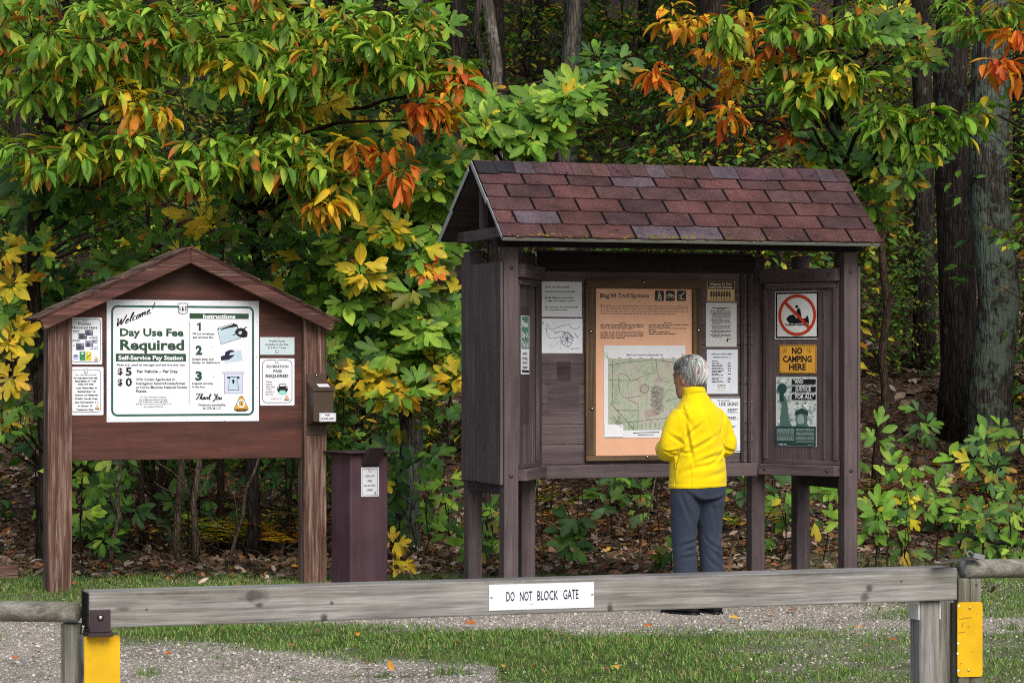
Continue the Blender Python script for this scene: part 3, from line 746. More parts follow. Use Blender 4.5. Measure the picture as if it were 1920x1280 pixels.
# drip edge strips and rake flashing (pale metal)
PALEM = flat('#9fa39d', .5, 0.3)
b = MB(); b.add([pt(u, s_, n_) for u in (RL + .0, RRt - .02) for s_, n_ in ((-.016, -.004), (-.014, -.026), (.0, -.032), (-.012, -.004))], [(0, 1, 2, 3), (7, 6, 5, 4), (0, 4, 5, 1), (1, 5, 6, 2), (2, 6, 7, 3), (3, 7, 4, 0)]); b.build('drip_edge', [PALEM], kiosk)
def rake(ptf, s0, s1, th, u):
    b = MB(); b.add([ptf(uu, s_, n_) for uu in (u - .004, u) for s_, n_ in ((s0, -th), (s1, -th), (s1, -.001), (s0, -.001))], [(0, 1, 2, 3), (7, 6, 5, 4), (0, 4, 5, 1), (1, 5, 6, 2), (2, 6, 7, 3), (3, 7, 4, 0)]); b.build('rake_flashing', [flat('#b4bbc0', .45, .3)], kiosk)
rake(pt, .0, .42, .024, RL); rake(pt, .40, SL - .01, .036, RL - .0045); rake(pt, 0.0, SL - .01, .03, RRt + .004)
rr_, pt2, _ = slope(True)
rake(pt2, .0, .37, .045, RL); rake(pt2, .35, SL - .01, .036, RL - .0045)
# moss tufts along the eave
b = MB(); r = random.Random(3)
for i in range(120):
    u = r.choice([r.uniform(RL, RRt), r.gauss(1.25, .12), r.gauss(.3, .2), r.gauss(1.0, .1)]);
    if not RL < u < RRt: continue
    q = r.uniform(.003, .009); b.ellipsoid(pt(u, r.uniform(-.015, .02), .009), (q * 1.5, q, q * .8), 6, 4)
b.build('moss', [flat('#77742a', .9, spec=.05, dirt=.4)], kiosk, kind='stuff')
# ridge caps
b = MB(); r = random.Random(9); u = RL + .0; k = 0
while u < RRt - .01:
    w = .135 if not 1.3 < u < 2.0 else .2
    e = min(u + w + .02, RRt + .008)
    cc = tuple(x * r.uniform(.85, 1.1) for x in lin(r.choice(['#4d3737', '#483536', '#523a39', '#51464a', '#493536'])))
    if k < 2: cc = lin('#232125')
    z0, z1 = .0125, .0185
    def rid(uu, q, n_):  # q: distance down slope, sign picks the slope
        P = pt(uu, SL - abs(q), n_) if q >= 0 else pt2(uu, SL - abs(q), n_)
        return P
    lo = r.uniform(.155, .175) if k != 1 else .15
    qs = [lo, lo * .6, lo * .3, .03, -.03, -lo * .4, -lo]
    top0 = [rid(u, q, z1 + r.uniform(-.001, .002)) for q in qs]; top1 = [rid(e, q, z0) for q in qs]
    bot0 = [rid(u, q, .006) for q in qs]; n = len(qs)
    b.add(top0 + top1 + bot0, [(i, i + 1, n + i + 1, n + i)[::-1] for i in range(n - 1)] + [(i, i + 1, 2 * n + i + 1, 2 * n + i) for i in range(n - 1)] + [(0, n, 2 * n)], 0, cc)
    u += w; k += 1
b.build('ridge_cap', [SHG], kiosk)

# ---- framed trail poster
FR1 = empty('poster_frame', M=KF.M @ Matrix.Translation((0, .60, 0)), label='brown wooden frame around the orange trail poster on the kiosk back wall', cat='frame')
fu0, fz1 = KF.px(1099.5, 522, .56); fu1, fz0 = KF.px(1316, 862, .56)
pu0, pz1 = KF.px(1117, 540, .57); pu1, pz0 = KF.px(1299, 852, .57)
fm = FW
for q, ax, nm in (((fu0, fu1, -.038, -.001, pz1, fz1), 'X', 'rail'), ((fu0, fu1, -.038, -.001, fz0, pz0), 'X', 'rail'), ((fu0, pu0, -.036, -.001, pz0 + .001, pz1 - .001), 'Z', 'stile'), ((pu1, fu1, -.036, -.001, pz0 + .001, pz1 - .001), 'Z', 'stile')):
    b = MB(); b.box(*q); b.build(nm, [fm(ax)], FR1, bevel=.003)
for px_, py_ in ((1208, 529), (1108, 621), (1310, 619), (1110.5, 766), (1214, 856)):
    u, z = KF.px(px_, py_, .56); bolt(FR1, u, -.038, z, .0085)
ORG = flat('#d6a587', .45, dirt=.04); PINK = INK
s = Sign(KF, .59, 1116.2, 539, 1300, 853, ORG, 'trail_poster', 'tall orange trail system poster in a brown wooden frame', 'poster', .004, crop=(1090, 510, 3.5565))
for t, x0, x1, bd in (('Big', 125, 187, .02), ('Trail', 243, 320, .015), ('System', 330, 449, .015)): s.text(x0, 170, x1, 27, t, flat('#262a44', .5), bold=bd)
# slab serifs so the heading reads as a book face
for q in ([(196, 170), (196, 143), (201.5, 143), (201.5, 170)], [(224, 170), (224, 143), (229.5, 143), (229.5, 170)], [(201, 143), (206, 143), (214.5, 162), (211, 168)], [(224.5, 143), (219.5, 143), (211, 162), (214.5, 168)]): s.poly(q, flat('#262a44', .5), 'lettering', 1)
for x in (128, 140, 248, 268, 286, 340, 356, 440): s.rect(x - 5, 168, x + 5, 171, flat('#262a44', .5), 'lettering', 1)
for x0 in (490, 562, 637):
    u0_, z0_ = s.P(x0, 192); u1_, z1_ = s.P(x0 + 60, 124)
    s.raw(s.rr((u0_ + u1_) / 2, (z0_ + z1_) / 2, u1_ - u0_, z1_ - z0_, .008), BLACKM, 'pictogram')
CR = flat('#d8d2bd', .5)
s.disc(519, 137, 5, CR, 'pictogram', 1); s.line([(519, 143), (516, 160), (508, 184)], 5, CR, 'pictogram', 1); s.line([(517, 160), (524, 172), (527, 186)], 5, CR, 'pictogram', 1); s.line([(519, 146), (510, 156)], 4, CR, 'pictogram', 1); s.line([(519, 146), (529, 158)], 4, CR, 'pictogram', 1); s.line([(531, 154), (533, 186)], 2.5, CR, 'pictogram', 1)
s.disc(577, 162, 11, CR, 'pictogram', 1, inner=8); s.disc(607, 162, 11, CR, 'pictogram', 1, inner=8); s.line([(577, 162), (586, 148), (602, 148), (607, 162)], 3, CR, 'pictogram', 2); s.line([(586, 148), (592, 162), (602, 148)], 3, CR, 'pictogram', 2); s.line([(582, 144), (590, 144)], 3, CR, 'pictogram', 2)
s.disc(682, 140, 5, CR, 'pictogram', 1); s.line([(678, 146), (664, 156), (662, 168), (672, 178)], 5, CR, 'pictogram', 1); s.line([(645, 176), (690, 181)], 3, CR, 'pictogram', 1); s.line([(668, 152), (650, 160), (645, 154)], 3, CR, 'pictogram', 1)
PI = flat('#4a3a38', .5)
s.text(125, 246, 146, 26, 'T', PI, bold=.01)
for t, y, x0, x1 in (('he Big M Cross Country Ski and Mountain Bike Trails are located deep in the heart of hardwood and pine forest', 232, 148, 712), ('of the Udell Hills. The trails offer a variety of terrain to challenge every hiking and biking experience level. The', 248, 150, 712), ('hills receive an average of 130 inches of snow from December through March, providing excellent cross-country ski', 265, 125, 712), ('conditions. From April through September the hills offer a lush green canopy with many scenic vistas.', 281, 125, 630)): s.text(x0, y, x1, 10, t, PI, bold=.006)
s.text(250, 342, 295, 9, 'Location', PI, bold=.02); s.text(551, 341, 607, 9, 'Recreation', PI, bold=.02)
for i, (x0, x1, y) in enumerate(((127, 416, 355), (127, 416, 367), (127, 346, 379), (127, 416, 404), (127, 416, 417), (127, 416, 429), (127, 290, 442), (448, 716, 354), (448, 590, 366), (448, 698, 378), (448, 496, 390), (448, 592, 402), (448, 630, 415))): s.words(x0, x1, y, 9, PI, 40 + i)
for y in (351, 376, 399, 412): s.disc(438, y, 2, PI, n=8)
s.done()
# the map sheet on it
def mapmat():
    m, nt, b, out = newmat('map_print')
    n1 = noise(nt, coords(nt, (1, 1, 1)), 9, 6, .65, .5)
    c = ramp(nt, n1, [(.3, lin('#869481')), (.47, lin('#9ca892')), (.58, lin('#a8a79a')), (.7, lin('#958d87'))])
    wv = nd(nt, 'ShaderNodeTexWave'); wv.inputs['Scale'].default_value = 9; wv.inputs['Distortion'].default_value = 26; wv.inputs['Detail'].default_value = 4; nt.links.new(coords(nt, (1, 1, 1)), wv.inputs['Vector'])
    c = mixc(nt, 1.0, c, ramp(nt, wv.outputs[1], [(.05, (.86, .83, .8)), (.25, (1, 1, 1))]), 'MULTIPLY')
    nt.links.new(c, b.inputs['Base Color']); b.inputs['Roughness'].default_value = .4; return m
MAPM = mapmat()
s = Sign(KF, .5845, 1132.5, 647.5, 1285, 820, flat('#d3d4da', .4, dirt=.03), 'trail_map', 'green topographic trail map sheet pasted on the orange poster', 'map', .0015, crop=(1090, 510, 3.5565))
s.rect(178, 576, 690, 1052, MAPM, 'map_print')
s.rect(155, 538, 178, 568, flat('#8fc58f', .5), 'emblem'); s.shield(166, 553, 18, 22, GREEN, WHITE)
s.text(300, 557, 544, 10, '"Big M" Cross Country Ski and Mountain Bike Trail', INK, bold=.02)
s.line([(664, 550), (684, 550)], 2, GREY); s.line([(675, 540), (675, 562)], 2, GREY)
MR = flat('#7b5a52', .6); MK = flat('#5d5e5a', .6); MB_ = flat('#8a6a64', .6); rr2 = random.Random(21)
def wig(pts, w, mat, j=6, n=7, lift=1):
    P = []
    for i in range(len(pts) - 1):
        for k in range(n):
            t = k / n; P.append((pts[i][0] * (1 - t) + pts[i+1][0] * t + rr2.uniform(-j, j), pts[i][1] * (1 - t) + pts[i+1][1] * t + rr2.uniform(-j, j)))
    P.append(pts[-1]); s.line(P, w * .75, mat, 'map_print', lift)
s.line([(178, 622), (330, 598), (470, 582), (690, 612)], 3, MK, 'map_print', 1)
s.line([(206, 580), (206, 880)], 3, MK, 'map_print', 1); s.line([(178, 720), (350, 722), (380, 716)], 2.5, MK, 'map_print', 2); s.line([(495, 580), (506, 665)], 2.5, MK, 'map_print', 2)
s.line([(190, 870), (300, 990), (350, 1050)], 2.5, MK, 'map_print', 3); s.line([(235, 920), (380, 922), (378, 980)], 2.5, MK, 'map_print', 4); s.line([(300, 1000), (530, 975), (600, 970)], 2, MK, 'map_print', 5)
wig([(252, 672), (300, 690), (330, 722), (370, 712), (430, 685), (505, 665), (520, 700), (570, 735), (615, 710)], 3.5, MR, 3)
wig([(252, 672), (245, 750), (265, 820), (300, 840), (345, 832), (410, 822)], 3.5, MR, 3, lift=2)
wig([(310, 845), (360, 870), (380, 880), (378, 925)], 2.5, MK, 4, lift=3)
wig([(560, 860), (640, 835)], 2.5, MK, 3, lift=3); wig([(550, 830), (575, 780), (615, 790)], 2.5, MR, 4, lift=3)
s.disc(420, 775, 34, flat('#9a958b', .6), 'map_print', 2, ry=32); s.disc(505, 850, 42, flat('#938d86', .6), 'map_print', 2, ry=100); s.disc(470, 935, 44, flat('#9a8a80', .6), 'map_print', 3, ry=24); s.disc(580, 670, 50, flat('#a2a28f', .6), 'map_print', 1, ry=34)
for c_ in range(15):
    x, y = rr2.uniform(465, 530), rr2.uniform(760, 930)
    wig([(x, y), (x + rr2.uniform(10, 40), y - rr2.uniform(5, 30)), (x + rr2.uniform(5, 30), y + rr2.uniform(10, 40)), (x - rr2.uniform(0, 20), y + rr2.uniform(0, 20))], 2, MK, 5, 5, lift=4 + c_)
wig([(395, 762), (420, 745), (452, 760), (445, 790), (412, 810), (392, 790), (395, 762)], 3, MK, 4, lift=5)
for c_ in range(9): wig([(190 + rr2.uniform(0, 60), 960 + rr2.uniform(-20, 60)), (240 + rr2.uniform(0, 60), 1000 + rr2.uniform(-20, 40))], 2, MK, 4, 5, lift=4 + c_)
for c_ in range(8): wig([(310 + c_ * 30, 1000), (320 + c_ * 28, 1045)], 2, MK, 5, 4, lift=4)
s.rect(156, 1014, 278, 1098, flat('#d9dade', .5), 'legend', 6)
for i, (x0, x1, y) in enumerate(((176, 240, 1028), (188, 220, 1038), (188, 226, 1048), (188, 270, 1060), (188, 262, 1070), (188, 206, 1080), (218, 272, 1091))): s.words(x0, x1, y, 7, INK, 80 + i, 'legend')
s.line([(344, 1072), (430, 1068), (520, 1066)], 4, INK, 'legend', 1); s.line([(376, 1084), (484, 1082)], 4, INK, 'legend', 1)
for i in range(7): s.words(170 + i * 72, 192 + i * 72, 573, 5, INK, 90 + i, 'legend')
s.done()

# ---- loose notices on the back wall
NP = flat('#c9ccd2', .55, dirt=.03)
s = Sign(KF, .598, 1014, 528, 1091, 594, NP, 'mileage_notice', 'white sheet of trail mileages at the upper left of the kiosk back wall', 'notice', .001, crop=(840, 480, 3.0464))
for t, x0, x1, y, bd in (('Fat Tire Trail mileages available:', 555, 694, 180, .02), ('Outer Loop', 555, 602, 206, .025), ('is approximately', 606, 676, 206, .0), ('16.4 miles', 679, 725, 206, .025), ('Swedish Fiddle Loop', 555, 644, 241, .025), ('is approximately', 648, 717, 241, 0), ('5.1 miles', 555, 594, 259, .025), ('from the parking lot and back.', 598, 724, 259, 0), ('Fire Tower loop', 555, 623, 295, .025), ('is approximately', 627, 696, 295, 0), ('10.5 miles', 699, 743, 295, .025), ('from the parking lot and back.', 555, 684, 310, 0)): s.text(x0, y, x1, 7.5, t, INK, bold=bd + .015)
s.screw(652, 149, .003); s.done()
s = Sign(KF, .598, 1014, 597, 1092, 662, flat('#d5d9e2', .5, dirt=.03), 'line_map', 'white sheet with a thin-lined trail map below the mileage sheet', 'map', .001, crop=(840, 480, 3.0464))
MB2 = flat('#4c5568', .6); MO = flat('#c9a76a', .6)
def wig2(pts, w, mat, j=2.5, n=5, lift=0):
    P = []
    for i in range(len(pts) - 1):
        for k in range(n):
            t = k / n; P.append((pts[i][0] * (1 - t) + pts[i+1][0] * t + rr2.uniform(-j, j), pts[i][1] * (1 - t) + pts[i+1][1] * t + rr2.uniform(-j, j)))
    P.append(pts[-1]); s.line(P, w, mat, 'map_print', lift)
wig2([(562, 392), (566, 440), (580, 470), (610, 468), (640, 460), (650, 500)], 2, MB2); wig2([(566, 388), (590, 420), (630, 404), (660, 398), (690, 386), (700, 410), (730, 418), (756, 402)], 2, MB2, lift=1)
for k in range(9):
    a = 2 * math.pi * k / 9; wig2([(680, 475), (680 + 32 * math.cos(a), 475 + 42 * math.sin(a)), (680 + 30 * math.cos(a + .6), 475 + 44 * math.sin(a + .6))], 2.2, MB2, lift=2 + k)
wig2([(545, 415), (575, 412)], 2, MO); wig2([(600, 430), (615, 440)], 5, MO); wig2([(580, 505), (600, 520), (640, 480), (640, 530)], 2, MO); wig2([(725, 440), (745, 470)], 2, MB2, lift=3)
wig2([(610, 440), (640, 430), (680, 440), (720, 470)], 2, MB2, lift=4); s.line([(700, 529), (752, 526)], 3, INK); s.rect(539, 376, 545, 387, INK)
s.done()
# paint ghosts where old notices hung
b = MB()
for x0, y0, x1, y1 in ((1044, 678, 1070, 714), (1027, 720, 1086, 775)):
    a, d = KF.px(x0, y0, .5988); c, e = KF.px(x1, y1, .5988); b.add([(a, .5988, e), (c, .5988, e), (c, .5988, d), (a, .5988, d)], [(0, 1, 2, 3)], 0 if y0 == 678 else 1)
b.build('unfaded_patch', [KD('X'), wood('ghost', '#3d3438', '#5a4d52', '#6b5e63', 'X', '#463c40', .5)], kiosk)
s = Sign(KF, .598, 1325, 527, 1378, 565, flat('#c6a87a', .5, dirt=.08), 'welcome_sign', 'small tan and brown Welcome To Your National Forests plaque topping the right column', 'sign', .003, crop=(1300, 510, 3.558))
BRN = flat('#3a2620', .5)
s.frame(90, 62, 274, 190, 3, 8, BRN); s.rect(96, 66, 270, 114, BRN); CRM = flat('#e4d9bf', .5)
s.text(106, 86, 256, 13, 'Welcome To Your', CRM, bold=.02, lift=1); s.text(104, 106, 256, 13, 'National Forests', CRM, bold=.02, lift=1)
for k in range(8):
    x = 118 + k * 17.5
    s.rect(x - 2, 160, x + 2, 184, BRN)
    for q in range(4): s.poly([(x - 8, 138 + q * 8), (x, 124 + q * 8), (x + 8, 138 + q * 8)], BRN, lift=1 + q)
s.shield(252, 172, 14, 16, BRN, CRM); s.done()
s = Sign(KF, .598, 1323.5, 567.5, 1381, 650, flat('#bdbcbd', .55, dirt=.03), 'rules_notice', 'grey-white typed notice below the tan plaque, with dense paragraphs', 'notice', .001, crop=(1300, 510, 3.558))
s.words(122, 242, 240, 9, INK, 5); s.words(152, 210, 248, 7, INK, 6)
y = 260; k = 0
for blk in (2, 8, 6, 6, 4, 4):
    for q in range(blk):
        s.words(114 if q == 0 else 126, 252 - (60 if q == blk - 1 else random.randint(0, 10)), y, 6.5, GREY if q else INK, 100 + k); y += 5.2; k += 1
    y += 5
s.shield(127, 455, 22, 26, INK, WHITE); s.poly([(222, 444), (236, 442), (230, 466), (222, 464)], INK); s.words(238, 252, 450, 6, INK, 7); s.done()
s = Sign(KF, .598, 1325, 655, 1383, 738, flat('#cdd3df', .5, dirt=.03), 'phone_list', 'bluish-white emergency phone list just right of the visitor\'s head', 'notice', .001, crop=(1300, 510, 3.558))
s.text(122, 551, 258, 8, 'EMERGENCY PHONE NUMBERS', INK, bold=.02); s.text(132, 572, 250, 8, 'EMERGENCY ONLY DIAL - 911', INK, bold=.02)
for k, y in enumerate((594, 609, 619, 629, 640, 650, 661, 669, 681, 688, 705, 715, 726, 736)):
    s.words(122, random.randint(165, 205), y, 7, INK, 140 + k); 
    if y not in (594, 669, 688): s.words(228, 250, y, 7, INK, 160 + k)
s.rect(142, 742, 234, 796, flat('#d8dade', .5)); 
for k, y in enumerate((756, 764, 773)): s.words(160, 214, y, 7, INK, 180 + k, 'lettering')
s.words(150, 220, 790, 5, INK, 190); s.done()
s = Sign(KF, .598, 1322, 744.5, 1391, 848, flat('#dde2ea', .4, dirt=.03), 'sign_guide', 'white rounded-border sheet ending in SE SIGNS, partly hidden by the visitor\'s arm', 'sign', .003, crop=(1300, 510, 3.558), rad=.006)
s.frame(86, 838, 320, 1196, 4, 12, NAVY); s.text(160, 860, 244, 8, 'TRAIL AND ROADWAY', INK, bold=.02); s.text(172, 891, 298, 24, 'USE SIGNS', INK, bold=.012)
for k, y in enumerate((916, 923, 931, 938, 969, 976, 984, 1030, 1036)): s.words(228, 298 - (k % 3) * 12, y, 7, INK, 200 + k)
s.shield(289, 1168, 24, 30, TEAL, WHITE); s.done()
# ---- left wing sign
cr = (840, 480, 3.0464)
s = Sign(WL, -.0005, 976.8, 592, 992.2, 701.5, WHITE, 'stay_on_trail_sign', 'narrow green and white Please Stay On The Trail sign on the left kiosk wing', 'sign', .002, crop=cr, rad=.006)
s.rect(418, 345, 460, 530, flat('#3f7566', .45))
for t, y in (('Please', 404), ('Stay On', 465), ('The Trail', 522)): s.text(422, y, 456, 34, t, WHITE, bold=.02, lift=1)
for t, y in (('Switchback', 563), ('Shortcutting', 590), ('Destroys The', 615), ('Vegetation', 641)): s.text(424, y, 452, 16, t, INK, bold=.01)
s.line([(420, 656), (462, 659)], 3, INK); s.done()
b = MB(); a, d = WL.px(976.5, 574, -.0009); c, e = WL.px(991, 794, -.0009)
b.add([(a, -.0009, e), (c, -.0009, e), (c, -.0009, d), (a, -.0009, d)], [(0, 1, 2, 3)]); o = b.build('unfaded_patch', [KD('Z')], kiosk); o.matrix_local = KF.M.inverted() @ WL.M
# ---- right wing signs
cr = (1400, 460, 2.9087)
RED = flat('#b9391f', .4)
s = Sign(WR, -.0005, 1453, 546, 1532.5, 636, flat('#d7d9d8', .4, dirt=.03), 'snowmobile_sign', 'square white no-snowmobiles sign with a red crossed ring on the right kiosk wing', 'sign', .003, crop=cr, rad=.008)
s.frame(159, 254, 391, 506, 8, 8, INK)
B_ = [(217, 398), (232, 382), (256, 376), (268, 392), (272, 398), (318, 398), (334, 380), (338, 396), (342, 422), (300, 424), (262, 428), (236, 424), (222, 412)]
s.poly(B_, INK); s.disc(274, 334, 8.5, INK); s.poly([(274, 352), (284, 340), (294, 350), (299, 380), (298, 402), (276, 402), (276, 372), (262, 376), (260, 370), (272, 362)], INK, lift=1)
s.line([(210, 426), (218, 434), (240, 434), (272, 432)], 4, INK, lift=2); s.line([(276, 433), (330, 431), (340, 424)], 5, INK, lift=2); s.line([(234, 424), (244, 433)], 4, INK, lift=2)
s.disc(277, 380, 103, RED, lift=3, inner=88, n=48, ry=113); s.line([(207, 306), (345, 450)], 15, RED, lift=4)
for x, y in ((240, 263), (312, 262), (384, 322), (384, 434), (320, 497), (238, 500), (168, 328), (168, 440), (275, 292), (276, 468)): s.screw(x, y, .0028, GREY)
s.done()
s = Sign(WR, -.0005, 1461.5, 646.5, 1530.5, 699.5, flat('#d99f3c', .4, dirt=.08), 'no_camping_sign', 'yellow-orange No Camping Here sign between the snowmobile sign and the teal poster', 'sign', .003, crop=cr, rad=.008)
s.frame(181, 545, 376, 694, 2, 7, INK)
for t, x0, x1, y in (('NO', 248, 304, 590), ('CAMPING', 199, 356, 635), ('HERE', 232, 324, 678)): s.text(x0, y, x1, 32, t, INK, bold=.035)
s.shield(209, 571, 22, 26, BRN, GOLD); s.shield(344, 569, 22, 26, BRN, GOLD)
for x, y in ((247, 553), (308, 551), (184, 622), (371, 618), (248, 689), (310, 688)): s.screw(x, y, .0028, GREY)
s.done()
TE = flat('#23443f', .45); TE2 = flat('#8fa3a0', .5); TE3 = flat('#c3cdca', .5); TE4 = flat('#4f6b68', .5)
s = Sign(WR, -.0005, 1455, 706.5, 1531, 836.5, TE3, 'justice_poster', 'teal and white And Justice For All poster below the yellow no-camping sign', 'poster', .0015, crop=cr)
r = random.Random(4)
for k in range(150):
    x, y = r.uniform(168, 375), r.uniform(724, 975); q = r.uniform(4, 10)
    s.disc(x, y, q, r.choice([TE2, TE2, flat('#aab9b6', .5), flat('#6f8783', .5), WHITE]), 'picture', k % 6, n=9)
s.poly([(182, 985), (196, 850), (212, 815), (222, 850), (236, 960), (250, 985)], TE4, 'picture', 7); s.disc(196, 780, 26, TE, 'picture', 8, n=14, ry=28); s.rect(184, 800, 206, 850, TE, 'picture', 9)
s.disc(303, 942, 32, TE4, 'picture', 8, n=18, ry=44); s.disc(298, 950, 20, TE2, 'picture', 9, n=16, ry=30); s.poly([(268, 985), (276, 972), (334, 972), (342, 985)], TE4, 'picture', 10)
s.poly([(266, 925), (270, 900), (304, 886), (338, 902), (340, 926), (304, 912)], TE, 'picture', 11)
s.rect(160, 985, 380, 1092, TE, 'picture', 7)
for t, x0, x1, y, bx in (('“AND', 259, 312, 753, 250), ('JUSTICE', 268, 354, 795, 250), ('FOR ALL”', 270, 370, 837, 250)):
    s.rect(bx, y - 25, 380, y + 3, INK, 'picture', 9); s.text(x0, y - 2, x1, 21, t, WHITE, bold=.02, lift=11)
for k in range(11):
    s.words(168, 264, 1002 + k * 6, 5, TE2, 300 + k); 
    if k < 11: s.words(272, 371, 1002 + k * 7, 5, TE2, 330 + k)
s.words(178, 225, 1086, 6, WHITE, 360); s.words(336, 372, 1088, 5, TE2, 361)
s.parts['lettering'].v = [(x, y - .006, z) if y > -.0075 else (x, y, z) for x, y, z in s.parts['lettering'].v]
s.done()
# ------------------------------------------------------------------ terrain
def hash2(i, j, seed):
    h = (i * 374761393 + j * 668265263 + seed * 974711) & 0xFFFFFFFF
    h = ((h ^ (h >> 13)) * 1274126177) & 0xFFFFFFFF
    return ((h ^ (h >> 16)) & 0xFFFF) / 65535.0
def vnoise(x, y, scale, seed=0, octv=3):
    x = np.asarray(x, float) * scale; y = np.asarray(y, float) * scale; o = 0; amp = 1; tot = 0
    for k in range(octv):
        i = np.floor(x).astype(np.int64); j = np.floor(y).astype(np.int64); fx = x - i; fy = y - j
        fx = fx * fx * (3 - 2 * fx); fy = fy * fy * (3 - 2 * fy)
        a = hash2(i, j, seed + k); b_ = hash2(i + 1, j, seed + k); c = hash2(i, j + 1, seed + k); d = hash2(i + 1, j + 1, seed + k)
        o = o + amp * ((a * (1 - fx) + b_ * fx) * (1 - fy) + (c * (1 - fx) + d * fx) * fy); tot += amp
        amp *= .5; x = x * 2.03 + 5.2; y = y * 2.03 + 1.7
    return o / tot
def hill(Y):
    Y = np.asarray(Y, float)
    t = np.clip(Y - 20.5, 0, None)
    s1 = np.clip(t / 9, 0, 1)
    return np.where(t < 9, .28 * t * t / 18 , .28 * 4.5 + .28 * (t - 9)) * np.where(t > 0, 1, 0) * .95
def ground_z(X, Y):
    X = np.asarray(X, float); Y = np.asarray(Y, float)
    f = np.clip((Y - 20) / 6, 0, 1)
    return hill(Y) + f * (vnoise(X, Y, .35, 3) - .5) * .5 + (vnoise(X, Y, 1.3, 4) - .5) * .035 * np.clip((Y - 8) / 4, .2, 1)
def gz(x, y): return float(ground_z(np.array([x]), np.array([y]))[0])
def sstep(a, b_, x): t = np.clip((x - a) / (b_ - a), 0, 1); return t * t * (3 - 2 * t)
def ground_masks(X, Y):
    """share of grass and of leaf litter on the ground; what is left is gravel"""
    px = 960 + F * X / Y; py = HZ + F * HC / Y
    n = vnoise(X, Y, 1.6, 31, 4) - .5; n2 = vnoise(X, Y, 6.0, 37, 3) - .5
    w = n * 34 + n2 * 16
    def band(c, hw, soft): return 1 - sstep(hw - soft, hw + soft, np.abs(py + w * .6 - c))
    # verge in front of the wood
    ver = sstep(1163, 1140, py + w * .7) * sstep(600, 430, px + n * 300)
    ver = np.maximum(ver, sstep(1140, 1110, py + w * .5) * sstep(1150, 1000, px)) * .9
    ver = np.maximum(ver, sstep(1165, 1146, py + w * .5) * sstep(1560, 1700, px + n * 200) * .8)
    ver = np.maximum(ver, sstep(1136, 1118, py + w * .4) * sstep(1000, 1150, px) * .75)
    low = 1180 + 22 * sstep(200, 900, px)                      # strip of grass in front of the path
    lo2 = np.where(px < 930, low + 22 + 10 * sstep(300, 900, px), 1285)
    g = sstep(low - 26, low - 8, py + w * .55) * sstep(lo2 + 16, lo2 - 10, py + w * .8) * sstep(130, 240, px)
    fade = 1 - .4 * sstep(1300, 1500, px + n * 300)
    g = g * fade
    g = np.maximum(g, .75 * sstep(-.06, .08, n + n2 * .6) * sstep(1050, 1280, px) * sstep(1168, 1195, py))
    g = np.maximum(g, sstep(1195, 1215, py + w) * sstep(1790, 1840, px) * .8)
    g = np.maximum(g, .75 * sstep(.26, .34, n + n2 * .7) * sstep(1180, 1200, py))
    grass = np.clip(np.maximum(ver, g), 0, 1)
    lit = sstep(1094, 1070, py + w * .8) + 0 * X
    right = sstep(1500, 1640, px)
    lit = np.where(px > 1500, sstep(1072, 1030, py + w * .9), lit)
    lit = np.where(Y > 25, 1.0, lit)
    return grass * (1 - lit * .88), lit

def axis_pts(a, b_, fine0, fine1, fs, cs):
    p = [fine0]
    while p[-1] < fine1: p.append(p[-1] + fs)
    s_ = fs; q = p[-1]
    while q < b_: s_ = min(s_ * 1.25, cs); q += s_; p.append(q)
    s_ = fs; q = fine0
    while q > a: s_ = min(s_ * 1.25, cs); q -= s_; p.insert(0, q)
    return np.array(p)
gx = axis_pts(-90, 90, -4.6, 4.6, .07, 6); gy = axis_pts(-20, 190, 11.5, 23, .07, 6)
XX, YY = np.meshgrid(gx, gy)
ZZ = ground_z(XX, np.maximum(YY, .5))
GA, LI = ground_masks(XX, np.maximum(YY, 1.0))
me = bpy.data.meshes.new('ground')
nx, ny = len(gx), len(gy)
vs = np.stack([XX.ravel(), YY.ravel(), ZZ.ravel()], 1)
idx = np.arange(nx * ny).reshape(ny, nx)
fs = np.stack([idx[:-1, :-1].ravel(), idx[:-1, 1:].ravel(), idx[1:, 1:].ravel(), idx[1:, :-1].ravel()], 1)
def np_mesh(me, vs, fs, col=None, colname='col'):
    vs = np.asarray(vs, np.float32); k = fs.shape[1]
    me.vertices.add(len(vs)); me.vertices.foreach_set('co', vs.ravel())
    me.loops.add(fs.size); me.loops.foreach_set('vertex_index', fs.ravel().astype(np.int32))
    me.polygons.add(len(fs)); me.polygons.foreach_set('loop_start', np.arange(0, fs.size, k, dtype=np.int32))
    try: me.polygons.foreach_set('loop_total', np.full(len(fs), k, dtype=np.int32))
    except Exception: pass
    if col is not None:
        a = me.color_attributes.new(colname, 'FLOAT_COLOR', 'POINT')
        c4 = np.ones((len(vs), 4), np.float32); c4[:, :col.shape[1]] = col; a.data.foreach_set('color', c4.ravel())
    me.update(); me.validate()
np_mesh(me, vs, fs, np.stack([GA.ravel(), LI.ravel(), 0 * GA.ravel()], 1), 'mask')
me.polygons.foreach_set('use_smooth', [True] * len(me.polygons))
